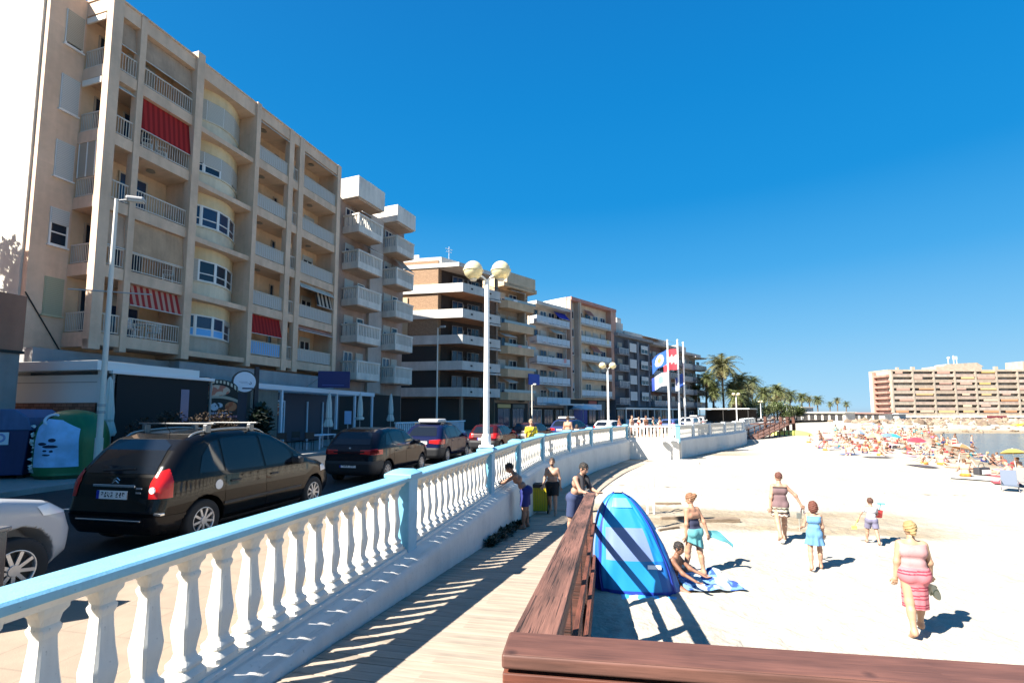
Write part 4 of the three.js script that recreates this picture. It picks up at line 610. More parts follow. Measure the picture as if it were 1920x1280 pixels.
const mpv = makeCar({ prof: mpvProf, h: 1.65, w: .875, wb: 2.76, ra: .76, cell: .022, paint: carPaint([.006, .0055, .0055]), belt: .95, roofT: .77, rearX: 1.1,
  doors: [[[1.12, .32], [1.12, .93], [2.02, .93], [2.05, .32]], [[2.08, .32], [2.05, .93], [3.02, .93], [3.1, .32]]], handle: plastM,
  side: [[[.62, 1.03], [.72, 1.28], [.9, 1.46], [1.05, 1.5], [1.08, 1.02]], [[1.12, 1.01], [1.1, 1.51], [1.5, 1.54], [1.92, 1.53], [1.98, 1.0]], [[2.03, 1.0], [1.98, 1.52], [2.28, 1.47], [2.6, 1.3], [2.72, 1.2], [2.76, 1.0]], [[2.82, 1.02], [2.82, 1.17], [3.02, 1.06]]],
  strip: [[1.1, .50], [1.1, .54], [3.05, .54], [3.05, .50]], stripM: plastM, sill: [[1.0, .18], [1.0, .27], [3.2, .27], [3.2, .18]],
  tail: [[[.62, .74], [.60, .95], [.63, 1.08], [.74, 1.14], [.95, 1.14], [.95, .74]]], tailX: .24,
  headSide: [[3.75, .72], [3.72, .84], [3.95, .86], [4.15, .74]], rear: [[[-.60, 1.06], [-.57, 1.2], [-.5, 1.44], [-.3, 1.52], [.3, 1.52], [.5, 1.44], [.57, 1.2], [.60, 1.06]]],
  front: [[-.66, 2.36], [-.62, 3.28], [.62, 3.28], [.66, 2.36]], bumper: [[-1, .2], [-1, .5], [1, .5], [1, .2]], bumpM: carPaint([.014, .013, .013]), mir: [2.82, 1.02], mirM: plastM, wiper: [1.10], chrome: .90, plate: [0, .78], plateTilt: -.05,
  rails: [[.62, 1.5], [.75, 1.60], [1.2, 1.655], [1.7, 1.665], [2.15, 1.62], [2.3, 1.55]], railM: M([.35, .34, .32], .3, { metalness: .6 }),
  extra: (t, b, rx, g) => {
    // roof bars, chevron badge, model script, round cap, reflectors
    for (const x of [1.0, 1.95]) { for (const z of [-.58, .58]) { b.rbox(x - .05, 1.60, z - .04, x + .05, 1.74, z + .04, .02); } b.rbox(x - .022, 1.735, -.72, x + .022, 1.765, .72, .01); b.put('roof_bar', M([.16, .16, .16], .35, { metalness: .5 }), t); }
    for (const y of [.955, .99]) for (const s of [-1, 1]) b.bar([rx(y) - .008, y - .02, s * .055], [rx(y) - .008, y + .018, 0], .0085, 5); b.put('badge', chromeM, t);
    b.rbox(rx(.9) - .01, .86, .38, rx(.9) + .01, .885, .48, .004); b.rbox(rx(.83) - .008, .80, .38, rx(.83) + .01, .825, .47, .004); b.put('model_badge', chromeM, t);
    for (const s of [1, -1]) { const c = clipPatch(g, [...Array(14)].map((_, i) => [.98 + .075 * Math.cos(i / 14 * 6.283), .82 + .075 * Math.sin(i / 14 * 6.283)]), p => [p[0], p[1]], p => p[2] * s > .3, .007); if (c && s > 0) part('fuel_cap', c, M([.6, .6, .6], .35), t); }
    b.rbox(rx(.47) - .03, .43, -.55, rx(.47) + .03, .455, .55, .01); b.put('bumper_trim', chromeM, t); for (const z of [-.7, .7]) { b.rbox(.02, .515, z - .14, .09, .555, z + .14, .01); } b.put('bumper_trim', chromeM, t);
    b.add(new THREE.CylinderGeometry(.045, .045, .02, 12).rotateZ(Math.PI / 2), xf(.0, .86, .70)); b.put('reversing_lamp', clearLens, t); b.bar([.9, 1.61, 0], [.78, 1.78, 0], .006, 5); b.put('aerial', DK, t);
  } });
parkCar(mpv, 'black rounded people carrier with roof bars and red tail lights, nearest in the row', -7.22, 5.95, 0, 'parked_car', -.1).scale.setScalar(1.045);
const suvProf = [[.03, .36], [-.02, .58], [.02, .78], [.04, .95], [.12, 1.06], [.3, 1.28], [.5, 1.47], [.75, 1.56], [1.3, 1.60], [1.9, 1.58], [2.3, 1.50], [2.75, 1.26], [3.05, 1.09], [3.5, 1.03], [3.95, .94], [4.18, .80], [4.26, .6], [4.24, .34], [4.05, .22], [.3, .22], [.08, .28]];
const suvOpt = { prof: suvProf, h: 1.6, w: .89, wb: 2.6, ra: .8, belt: 1.0, roofT: .75, rearX: .9, doors: [[[1.15, .34], [1.15, .97], [1.98, .97], [2.0, .34]], [[2.03, .34], [2.02, .97], [2.95, .97], [3.02, .34]]],
  side: [[[.62, 1.1], [.8, 1.38], [1.0, 1.46], [1.08, 1.08]], [[1.12, 1.07], [1.05, 1.47], [1.5, 1.51], [1.9, 1.49], [1.95, 1.05]], [[2.0, 1.05], [1.95, 1.49], [2.25, 1.42], [2.62, 1.18], [2.75, 1.05]]], sill: [[.95, .2], [.95, .34], [3.05, .34], [3.05, .2]],
  tail: [[[.34, .84], [.34, .95], [.9, 1.0], [.9, .80]]], tailX: .45, tailSide: [[-.1, .84], [-.1, .97], [.2, 1.0], [.28, .88]], headSide: [[3.82, .78], [3.75, .92], [4.0, .93], [4.2, .76]], rear: [[[-.60, 1.12], [-.52, 1.42], [-.35, 1.5], [.35, 1.5], [.52, 1.42], [.60, 1.12]]], front: [[-.64, 2.28], [-.66, 3.0], [.66, 3.0], [.64, 2.28]], bumper: [[-1, .2], [-1, .66], [1, .66], [1, .2]], mir: [2.75, 1.08] };
const hatch = makeCar({ ...suvOpt, cell: .026, paint: carPaint([.003, .004, .009]), plate: [0, .53], tail: [[[-1, .86], [-1, .93], [1, .93], [1, .86]]].slice(0, 0).concat([[[.36, .86], [.36, .97], [.9, .98], [.9, .84]]]), extra: (t, b, rx) => { b.rbox(rx(.9) - .012, .86, -.5, rx(.9) + .01, .94, .5, .01); b.put('light_band', M([.03, .01, .012], .1), t); b.add(new THREE.SphereGeometry(.03, 8, 6), xf(rx(1.02) - .005, 1.02, 0)); b.put('badge', chromeM, t); } });
parkCar(hatch, 'black crossover car with a low number plate, parked in front of the people carrier', -7.55, 13.1, .01);
const blueSuv = makeCar({ ...suvOpt, cell: .03, paint: carPaint([.005, .008, .035]), plate: [0, .86], rails: [[.7, 1.53], [.9, 1.62], [1.6, 1.64], [2.1, 1.58]], extra: (t, b) => { b.rbox(.75, 1.64, -.45, 1.75, 1.80, .45, .07, 3); b.put('roof_box', M([.5, .5, .5], .5), t); for (const x of [.9, 1.6]) b.rbox(x - .03, 1.60, -.66, x + .03, 1.645, .66, .01); b.put('roof_bar', plastM, t); } });
parkCar(blueSuv, 'dark blue off-road car with a grey box on its roof', -7.6, 18.7, .01);
const hatProf = [[.03, .34], [-.02, .55], [.03, .8], [.1, .98], [.3, 1.25], [.55, 1.42], [1.1, 1.47], [1.7, 1.45], [2.1, 1.34], [2.6, 1.05], [2.9, .95], [3.4, .88], [3.8, .75], [3.92, .55], [3.9, .3], [3.7, .2], [.3, .2], [.08, .26]];
const hatOpt = { ...suvOpt, prof: hatProf, h: 1.47, w: .84, wb: 2.48, ra: .68, belt: .92, doors: [[[1.1, .32], [1.1, .9], [2.6, .9], [2.7, .32]]], side: [[[.5, 1.0], [.7, 1.3], [1.0, 1.36], [1.05, .98]], [[1.1, .97], [1.05, 1.37], [1.6, 1.38], [2.0, 1.28], [2.4, 1.03], [2.45, .96]]], sill: [[.9, .18], [.9, .3], [2.8, .3], [2.8, .18]], tail: [[[.5, .8], [.5, 1.0], [.9, 1.05], [.9, .75]]], headSide: [[3.45, .7], [3.4, .84], [3.7, .8], [3.85, .66]], rear: [[[-.56, 1.02], [-.46, 1.34], [.46, 1.34], [.56, 1.02]]], front: [[-.6, 2.02], [-.62, 2.85], [.62, 2.85], [.6, 2.02]], mir: [2.45, 1.0], plate: [0, .74] };
const kerbMid = offsetLine(kerbNear, -1.25);
const carAt = v => { let best = [0, 0, 0], bd = 1e9; for (let s = 0; s < 200; s += .2) { const p = lineAt(kerbMid, s); if (Math.abs(p[1] - v) < bd) { bd = Math.abs(p[1] - v); best = p; } } return best; };
const redHat = makeCar({ ...hatOpt, cell: .035, paint: carPaint([.035, .005, .007]) });
{ const p = carAt(24.3); parkCar(redHat, 'dark red hatchback with a pale roof reflection just left of the globe lamp post', p[0], p[1], p[2]); }
const greyHat = makeCar({ ...hatOpt, cell: .04, paint: carPaint([.03, .012, .015]) });
{ const p = carAt(29.6); parkCar(greyHat, 'dark maroon-grey hatchback with a white number plate behind the yellow shirt', p[0], p[1], p[2]); }
const repaint = (c, p) => { c.traverse(m => { if (m.isMesh && (m.name === 'body' || m.name === 'door' || m.name === 'mirror')) m.material = p; }); return c; };
[[35.2, blueSuv, [.02, .03, .09], 'dark blue car seen over the bathers by the balustrade'], [41, redHat, [.62, .62, .62], 'white hatchback seen through the posts before the picket balustrade'], [46.5, hatch, [.55, .55, .56], 'silver crossover parked near the white picket balustrade'], [52.5, redHat, [.05, .08, .2], 'blue hatchback parked beside the flagpoles'], [58, hatch, [.6, .6, .6], 'white crossover parked just beyond the flagpoles'], [64, blueSuv, [.3, .3, .32], 'grey off-road car far along the kerb below the last grey block'], [71, hatch, [.62, .62, .61], 'white crossover at the far end of the kerb near the palms']].forEach(([v, src, c, l]) => {
  const p = carAt(v), k = repaint(src.clone(), carPaint(c)); parkCar(k, l, p[0], p[1], p[2]);
});
const silver = makeCar({ ...suvOpt, cell: .026, wb: 2.82, archR: .41, paint: carPaint([.40, .41, .43], .28), plate: [0, .53], headSide: [[3.86, .80], [3.80, .90], [4.0, .91], [4.2, .78]] });
parkCar(silver, 'silver car with its front wheel arch and headlight at the left edge', -7.28, .3, 0).scale.setScalar(1.09);
// ---------- people ----------
const cap = (p, c) => { const bx = c[3] - c[0], by = c[4] - c[1], bz = c[5] - c[2], px = p[0] - c[0], py = p[1] - c[1], pz = p[2] - c[2], l = bx * bx + by * by + bz * bz, t = l > 0 ? clamp((px * bx + py * by + pz * bz) / l, 0, 1) : 0; return Math.hypot(px - bx * t, py - by * t, pz - bz * t) - lerp(c[6], c[7], t); };
const capsField = (L, k, inf = 0) => (x, y, z) => { let d = 1e9; const p = [x, y, z]; for (const c of L) d = smin(d, cap(p, c) - inf, c[8] || k); return d; };
const ell = (x, y, z, cx, cy, cz, a, b, c) => { const k = Math.hypot((x - cx) / a, (y - cy) / b, (z - cz) / c); return (k - 1) * Math.min(a, b, c); };
const headF = (x, y, z) => {
  let d = ell(x, y, z, 0, .02, -.005, .076, .1, .094); d = smin(d, ell(x, y, z, 0, -.055, .028, .054, .062, .06), .05);
  d = smin(d, cap([x, y, z], [0, .012, .082, 0, -.026, .104, .008, .014]), .016); for (const s of [-1, 1]) { d = smin(d, ell(x, y, z, s * .079, -.012, -.008, .012, .03, .019), .01); d = smax(d, -(Math.hypot(x - s * .031, y - .012, z - .1) - .016), .014); d = smin(d, cap([x, y, z], [s * .015, .032, .087, s * .046, .032, .074, .008, .007]), .014); }
  d = smin(d, cap([x, y, z], [-.019, -.062, .078, .019, -.062, .078, .0085, .0085]), .01); return d;
};
const headGeo = c => { const g = surfNet(headF, [-.11, -.14, -.12], [.11, .14, .14], c, 1), p = g.attributes.position, col = new Float32Array(p.count * 3); for (let i = 0; i < p.count; i++) { const x = p.getX(i), y = p.getY(i), z = p.getZ(i); let k = [1, 1, 1]; if (z > .07 && Math.abs(y + .062) < .011 && Math.abs(x) < .026) k = [.8, .42, .42]; if (z > .06 && Math.abs(y - .037) < .008 && Math.abs(Math.abs(x) - .031) < .02) k = [.25, .2, .18]; col.set(k, 3 * i); } g.setAttribute('color', new THREE.BufferAttribute(col, 3)); return g; };
const handF = (() => { const L = [[-.022, -.02, 0, -.026, -.075, .004, .017, .014], [.0, -.02, 0, 0, -.08, .004, .017, .014], [.022, -.02, 0, .024, -.075, .004, .017, .014], [0, .01, 0, 0, -.03, 0, .022, .024]]; const F = [[-.029, .062], [-.0095, .074], [.0105, .070], [.03, .054]]; for (const [x, l] of F) { L.push([x, -.078, .005, x * 1.1, -.078 - l * .5, .016, .0088, .0082, .006], [x * 1.1, -.078 - l * .5, .016, x * 1.1, -.078 - l * .86, .036, .0082, .007, .006]); } L.push([-.03, -.03, .004, -.056, -.066, .022, .012, .0095, .012], [-.056, -.066, .022, -.054, -.094, .034, .0095, .008, .006]); return capsField(L, .014); })();
const heads = { fine: headGeo(.006), mid: headGeo(.012), low: headGeo(.022) }, hands = { fine: surfNet(handF, [-.09, -.17, -.04], [.06, .05, .07], .0048, 1), mid: surfNet(handF, [-.09, -.17, -.04], [.06, .05, .07], .008, 1) }; hands.low = hands.mid;
const dir3 = (f, a, s) => [s * Math.sin(a * R), -Math.cos(f * R) * Math.cos(a * R), Math.sin(f * R) * Math.cos(a * R)];
const add3 = (p, d, l) => [p[0] + d[0] * l, p[1] + d[1] * l, p[2] + d[2] * l];
function makePerson(o) {
  const { H = 1.7, fat = 1, fem = false, lean = 0, legs = [[0, 3, 0], [0, 3, 0]], arms = [[0, 8, 10], [0, 8, 10]], head = [0, 0], skin = [.52, .33, .24], q = 'mid', child = false, lying = 0, seat } = o;
  const s = H / 1.7, cell = { fine: .012, mid: .014, low: .024 }[q] * (child ? .85 : 1), hs = child ? s * 1.17 : s, L = [], T = (y, x = 0, z = 0) => { const c = Math.cos(lean * R), n = Math.sin(lean * R); return [x * s, (y * c - z * n) * s, (y * n + z * c) * s]; };
  const tor = [], leg = [[], []], arm = [[], []], C2 = (a, b, r1, r2, k) => [...a, ...b, r1 * s, r2 * s, k];
  const ww = fem ? .94 : 1, hip = fem ? 1.08 : 1;
  tor.push(C2(T(0, -.072 * hip * Math.sqrt(fat)), T(0, .072 * hip * Math.sqrt(fat)), .104 * hip * fat, .104 * hip * fat), C2(T(.15, -.052 * fat, .0), T(.15, .052 * fat, .0), .094 * ww * fat, .094 * ww * fat), C2(T(.33, -.075 * fat), T(.33, .075 * fat), .103 * ww * Math.sqrt(fat), .103 * ww * Math.sqrt(fat)), C2(T(.44, -.13 * ww), T(.44, .13 * ww), .058 * Math.sqrt(fat), .058 * Math.sqrt(fat)));
  for (const e of [-1, 1]) { tor.push(C2(T(-.035, e * .072, -.055), T(-.035, e * .072, -.055), .088 * hip * fat, .088 * hip * fat)); if (fem && !child) tor.push(C2(T(.295, e * .068, .08), T(.295, e * .068, .08), .06 * fat, .06 * fat)); else if (!child) tor.push(C2(T(.345, e * .065, .055), T(.345, e * .065, .055), .06, .06)); }
  const neck = [C2(T(.44), T(.55, 0, .012), .058, .05)];
  const J = { hip: [], knee: [], ank: [], wrist: [], fdir: [] };
  [1, -1].forEach((e, i) => {
    const [f, a, k] = legs[i], h = T(0, e * .088, 0); h[1] -= .02 * s; const kn = add3(h, dir3(f, a, e), .415 * s), an = add3(kn, dir3(f - k, a * .5, e), .41 * s); J.hip[i] = h; J.knee[i] = kn; J.ank[i] = an;
    const fd = (f - k) < -60 ? [0, -.9, .1] : Math.abs(lying) > 1 ? [0, -.5, .9] : [e * .12, (f - k) < -12 ? -.75 : -.12, 1], fl = Math.hypot(...fd); const toe = add3(an, fd.map(v => v / fl), .16 * s);
    leg[i].push([...h, ...kn, .087 * s * fat * (fem ? 1.04 : 1), .056 * s * Math.sqrt(fat)], [...kn, ...an, .054 * s * Math.sqrt(fat), .036 * s], [...add3(kn, dir3(f - k, a * .5, e), .12 * s).map((v, j) => v + (j === 2 ? -.014 * s : 0)), ...add3(kn, dir3(f - k, a * .5, e), .2 * s), .052 * s * Math.sqrt(fat), .045 * s]);
    const heel = [an[0], an[1] - .03 * s, an[2] - .03 * s]; leg[i].push([...heel, ...add3(toe, [0, -.03, 0], s), .034 * s, .026 * s], [...an, ...add3(an, fd.map(v => v / fl), .07 * s), .036 * s, .03 * s]);
    const [af, aa, ae, ai = 0] = arms[i], sh = T(.44, e * .165 * ww * Math.sqrt(fat), 0), el = add3(sh, dir3(af, aa, e), .285 * s); let fdv = dir3(af + ae, aa * .6, e); fdv = [fdv[0] - e * Math.sin(ai * R), fdv[1], fdv[2]]; const fl2 = Math.hypot(...fdv); fdv = fdv.map(v => v / fl2); const wr = add3(el, fdv, .25 * s);
    arm[i].push([...sh, ...el, .047 * s * Math.sqrt(fat), .037 * s * Math.sqrt(fat)], [...el, ...wr, .037 * s * Math.sqrt(fat), .025 * s]); J.wrist[i] = wr; J.fdir[i] = fdv;
  });
  const all = [...tor, ...neck, ...leg.flat(), ...arm.flat()], f = capsField(all, .045 * s);
  const mn = [9, 9, 9], mx = [-9, -9, -9]; for (const c of all) for (let i = 0; i < 3; i++) { const r = Math.max(c[6], c[7]) + .03; mn[i] = Math.min(mn[i], c[i] - r, c[i + 3] - r); mx[i] = Math.max(mx[i], c[i] + r, c[i + 3] + r); }
  const body = surfNet(f, mn, mx, cell, 1), b = new B(), hc = T(.675, 0, .02), hq = new THREE.Quaternion().setFromEuler(new THREE.Euler((lean * .55 + head[0]) * R, head[1] * R, 0, 'YXZ')), hm = new THREE.Matrix4().compose(V3(...hc), hq, V3(hs, hs, hs));
  b.add(body); b.add(heads[q], hm);
  [1, -1].forEach((e, i) => { const qq = new THREE.Quaternion().setFromUnitVectors(V3(0, -1, 0), V3(...J.fdir[i])); b.add(hands[q], new THREE.Matrix4().compose(V3(...J.wrist[i]), qq, V3(e * -s, s, s).multiplyScalar(.98))); });
  const bg = b.geo(false); { const a = bg.attributes; for (let i = 0; i < a.position.count; i += 3) { /* mirrored hand: keep winding irrelevant, faces are two-sided */ } }
  const grp = new THREE.Group(), root = grp; const skinM = M(skin, .6, { vertexColors: true, bumpMap: fineB, bumpScale: .0005 });
  const bm = part('body', boxUV(bg), skinM, root);
  if (q !== 'low') { const eb = new B(); for (const e of [-1, 1]) eb.add(new THREE.SphereGeometry(.0115, 8, 6), hm.clone().multiply(xf(e * .031, .012, .0785))); eb.put('eyes', M([.05, .035, .03], .2), bm); }
  // hair
  if (o.hair) {
    const { c = [.03, .02, .015], style = 'short', low = -.05 } = o.hair; const hf = (x, y, z) => {
      let d = ell(x, y, z, 0, .026, -.012, .088, .105, .105); if (style === 'bob') d = smin(d, ell(x, y, z, 0, -.05, -.035, .095, .095, .075), .05); if (style === 'long') d = smin(d, cap([x, y, z], [0, 0, -.06, 0, -.2, -.07, .07, .055]), .05); if (style === 'messy') d += .012 * Math.sin(x * 90) * Math.sin(y * 80 + 1) * Math.sin(z * 85);
      d = smax(d, -ell(x, y, z, 0, -.045, .1, .066, .1, .085), .02); d = smax(d, (style === 'bob' || style === 'long' ? low - .09 : low) - y + (z > 0 ? z * .8 : 0), .015); d = Math.max(d, -(headF(x, y, z) + .004));
      if (style === 'bun') d = smin(d, Math.hypot(x, y - .045, z + .115) - .05, .02); if (style === 'lowbun') d = smin(d, ell(x, y, z, 0, -.045, -.115, .04, .05, .035), .02); return d + .003 * Math.sin(y * 150 + x * 60) + .009 * (vnoise(x * 45 + 9, y * 30 + z * 38, 5) - .5);
    };
    const hg = surfNet(hf, [-.13, style === 'long' ? -.3 : -.17, -.19], [.13, .16, .13], q === 'low' ? .02 : .0075, 1).applyMatrix4(hm); part('hair', boxUV(hg), M(c, .75, { bumpMap: fineB, bumpScale: .002 }), bm);
  }
  // clothes
  const tp = (x, y, z) => { const c = Math.cos(lean * R), n = Math.sin(lean * R); return [x, y * c + z * n, -y * n + z * c]; };   // into the torso's axes
  for (const g of o.clothes || []) {
    const inf = (g.inf || .012) * s; let F; const up = (g.top ?? .5) * s, dn = (g.bot ?? -.2) * s;
    if (g.type === 'shorts') { const tl = [0, 1].map(i => { const h = J.hip[i], k = J.knee[i], fr = g.len || .6, e = h.map((v, j) => lerp(v, k[j], fr)); const d = k.map((v, j) => v - h[j]), l = Math.hypot(...d); const F1 = capsField([[...h, ...k, leg[i][0][6] + inf + .012 * s, leg[i][0][7] + inf + .03 * s]], .02); return (x, y, z) => Math.max(F1(x, y, z), ((x - e[0]) * d[0] + (y - e[1]) * d[1] + (z - e[2]) * d[2]) / l); }); const pf = capsField(tor, .045 * s, inf + .006); F = (x, y, z) => { const t = tp(x, y, z); const p = Math.max(pf(x, y, z), t[1] - up, -.13 * s - t[1]); return smin(smin(p, tl[0](x, y, z), .03), tl[1](x, y, z), .03); }; }
    else if (g.type === 'skirt') { const r0 = (g.r0 || .15) * s, r1 = (g.r1 || .2) * s, h0 = (g.h0 ?? .1) * s, zr = g.zr || .8, cz = (g.cz || 0) * s; const pf = capsField(tor, .045 * s, inf); F = (x, y, z) => { const t = clamp((h0 - y) / (h0 - dn), 0, 1), fold = (g.fold || .006) * s * Math.sin(Math.atan2(x, z) * (g.nf || 9)) * t; const k = Math.hypot(x, (z - cz * t) / zr) - lerp(r0, r1, Math.pow(t, g.pw || 1)) - fold; let d = Math.max(k, y - h0); d = smin(d, pf(x, y, z), .03); return Math.max(d, dn - y + (g.slant || 0) * x, tp(x, y, z)[1] - up); }; }
    else { const ls = [...tor]; const ab = (g.sleeve ? [0, 1].map(i => { const a = arm[i][0], e = [0, 1, 2].map(j => lerp(a[j], a[j + 3], g.sleeve)); return [a[0], a[1], a[2], ...e, a[6], a[7] + .004]; }) : []); const pf = capsField([...ls, ...ab], .045 * s, inf); F = (x, y, z) => { const t = tp(x, y, z); return Math.max(pf(x, y, z), t[1] - up - (g.scoop || 0) * Math.abs(x), dn - t[1]); }; }
    const gm = surfNet(F, mn.map(v => v - .12 * s), mx.map(v => v + .12 * s), cell * .85, 1);
    const p = gm.attributes.position; if (g.col) { const col = new Float32Array(p.count * 3); for (let i = 0; i < p.count; i++) col.set(g.col(p.getX(i) / s, p.getY(i) / s, p.getZ(i) / s), 3 * i); gm.setAttribute('color', new THREE.BufferAttribute(col, 3)); }
    part(g.name, boxUV(gm), M(g.c || [1, 1, 1], .9, g.col ? { vertexColors: true, bumpMap: fineB, bumpScale: .002 } : { bumpMap: fineB, bumpScale: .002, map: grimeM[1] }), root);
  }
  // stand it on the ground
  let low = 1e9; { const p = bg.attributes.position; for (let i = 0; i < p.count; i++) low = Math.min(low, p.getY(i)); }
  const dy = seat !== undefined ? seat : -low; for (const m of root.children) m.position.y += dy;
  if (lying) { for (const m of root.children) { m.position.y = 0; m.rotation.x = lying; m.position.set(0, .13 * s, 0); } }
  grp.userData.J = { wrist: J.wrist.map(w => [w[0], w[1] + dy, w[2]]), head: [hc[0], hc[1] + dy, hc[2]], hip: [0, dy, 0] }; return grp;
}
function putPerson(p, label, x, y, v, yaw, group) { const J = p.userData.J; p.userData = {}; p.name = numbered('person'); p.position.set(x, y, -v); p.rotation.y = yaw * R; scene.add(p); tag(p, label, 'person', group); p.updateMatrixWorld(true); p.J = J; return p; }
const atHand = (p, i, d = [0, 0, 0]) => p.localToWorld(V3(...p.J.wrist[i].map((c, k) => c + d[k])));
const TAN = [.27, .135, .085], FAIR = [.34, .19, .13], DARKT = [.19, .09, .055];
// yaw: 0 faces the camera, 180 walks away, 90 faces right
// three men on the boardwalk
putPerson(makePerson({ q: 'fine', H: 1.72, lean: 34, legs: [[4, 3, 2], [-3, 3, 0]], arms: [[62, 4, 12], [58, 4, 14]], head: [14, 0], skin: TAN, hair: { style: 'short', c: [.012, .009, .008] }, clothes: [{ name: 'swim_shorts', type: 'shorts', len: .82, top: .08, inf: .022, c: [.02, .03, .20] }] }), 'bare-chested man in blue swim shorts leaning over the white wall', -2.2, rampY(12.3), 12.3, -82);
const man2 = putPerson(makePerson({ q: 'fine', H: 1.74, fat: 1.08, legs: [[16, 3, 8], [-14, 3, 10]], arms: [[-4, 12, 22], [6, 12, 24]], head: [6, 4], skin: FAIR, hair: { style: 'short', c: [.03, .018, .012] }, clothes: [{ name: 'shorts', type: 'shorts', len: .8, top: .07, inf: .02, c: [.015, .015, .018] }] }), 'bearded bare-chested man in black shorts walking up beside the yellow bin', -1.94, -1.29, 15.7, -4);
{ const b = new B(); const h = man2.J.head; b.sph(h[0], h[1] - .085, h[2] + .045, .052, 10, [1, .8, .95]); const m = b.put('beard', M([.035, .02, .014], .9), man2); }
putPerson(makePerson({ q: 'fine', H: 1.7, lean: 20, legs: [[6, 4, 4], [-4, 4, 0]], arms: [[36, 3, 48, 24], [34, 3, 46, 20]], head: [12, 10], skin: FAIR, hair: { style: 'short', c: [.012, .01, .009] }, clothes: [{ name: 'jean_shorts', type: 'shorts', len: .9, top: .1, inf: .018, c: [.035, .055, .14] }] }), 'man in denim shorts with a dark towel round his neck leaning on the timber railing', -.84, rampY(10.8), 10.8, 52);
{ const m3 = scene.children[scene.children.length - 1], h = m3.J.head, b = new B(); b.tube([[.10, h[1] - .42, h[2] + .05], [.085, h[1] - .2, h[2] + .01], [.06, h[1] - .14, h[2] - .09], [-.06, h[1] - .14, h[2] - .09], [-.085, h[1] - .2, h[2] + .01], [-.10, h[1] - .5, h[2] + .06]], .042, 8, 40); b.put('towel', M([.02, .02, .025], .95), m3); }
// women and children on the sand
const G = (x, v) => sandY(x, v) - .012;
const pink = (x, y) => { const k = [.44, .135, .155]; for (const l of [.06, .02, -.19, -.23, -.31, -.36, -.455, -.49]) if (Math.abs(y - l + .06 * x) < .011) return [.20, .02, .04]; return k; };
const woman1 = putPerson(makePerson({ q: 'fine', H: 1.6, fat: 1.14, fem: true, legs: [[-12, 2, 6], [14, 2, 4]], arms: [[-4, 10, 8], [8, 14, 14]], head: [4, 0], skin: [.34, .205, .13], hair: { style: 'lowbun', c: [.27, .185, .08] }, clothes: [{ name: 'tank_top', type: 'top', top: .44, bot: .02, inf: .016, c: [.46, .25, .255], scoop: .15 }, { name: 'striped_skirt', type: 'skirt', h0: .10, bot: -.52, r0: .175, r1: .17, zr: .82, top: .1, inf: .022, fold: .004, col: pink }] }), 'large blonde woman in a pale pink top and striped pink skirt walking away with sandals', 4.31, G(4.31, 8.55), 8.55, 172);
{ // sandals in her hand
  const w = atHand(woman1, 1), t = thing('sandals', 'pair of olive green sandals carried by the woman in the pink skirt', 'sandals', w.x - .03, w.y - .15, w.z); const b = new B(), ol = M([.22, .23, .14], .8), sole = M([.40, .38, .27], .85);
  for (const s of [-1, 1]) { const sh = new THREE.Shape(); sh.ellipse(0, 0, .05, .125, 0, 6.283); b.add(new THREE.ExtrudeGeometry(sh, { depth: .022, bevelEnabled: true, bevelSize: .006, bevelThickness: .006, bevelSegments: 2, curveSegments: 18 }), xf(s * .06, -.07, 0, 0, s * .35, s * .55)); b.put('sole', sole, t); b.add(new THREE.TorusGeometry(.05, .012, 6, 16, Math.PI), xf(s * .06 + .01, -.09, .02, 0, s * .35, s * .55)); b.add(new THREE.TorusGeometry(.05, .012, 6, 16, Math.PI), xf(s * .06 - .01, -.03, .02, 0, s * .35, s * .55)); b.put('strap', ol, t); }
}
const pat = (x, y) => { if (y > .40) return [.03, .02, .02]; if (y > -.06) return [.13, .08, .085]; const t = Math.abs(((x * 9 + 10) % 1) - .5) * .06; if (y > -.17) return Math.abs(y + .115 - t) < .018 ? [.05, .04, .035] : [.45, .43, .33]; if (y > -.21) return [.035, .025, .025]; return Math.abs(y + .235 + t) < .014 ? [.55, .5, .42] : [.12, .07, .05]; };
const woman2 = putPerson(makePerson({ q: 'fine', H: 1.72, fat: 1.05, fem: true, legs: [[-20, 2, 26], [10, 2, 2]], arms: [[-10, 10, 8], [-8, 44, 4]], head: [10, 0], skin: FAIR, hair: { style: 'short', c: [.10, .035, .025], low: -.03 }, clothes: [{ name: 'patterned_dress', type: 'skirt', h0: .2, bot: -.30, r0: .15, r1: .215, zr: .8, top: .44, inf: .014, fold: .01, nf: 7, col: pat }] }), 'woman in a short brown dress with a zigzag hem walking away holding shoes out', 4.15, G(4.15, 14.0), 14.0, 176);
{ const w = atHand(woman2, 1), t = thing('flip_flops', 'pair of grey flip-flops held out by the woman in the brown dress', 'flip-flops', w.x + .02, w.y - .12, w.z), b = new B(); for (const s of [-1, 1]) { const sh = new THREE.Shape(); sh.ellipse(0, 0, .045, .12, 0, 6.283); b.add(new THREE.ExtrudeGeometry(sh, { depth: .02, bevelEnabled: false, curveSegments: 16 }), xf(s * .03, -.06, s * .03, .2, 1.2 + s * .2, s * .5 + .7)); b.put('sole', M([.20, .18, .19], .8), t); b.add(new THREE.TorusGeometry(.035, .007, 5, 12, Math.PI), xf(s * .03, -.03, s * .03, .2, 1.2, s * .5)); b.put('strap', M([.05, .05, .05], .7), t); } }
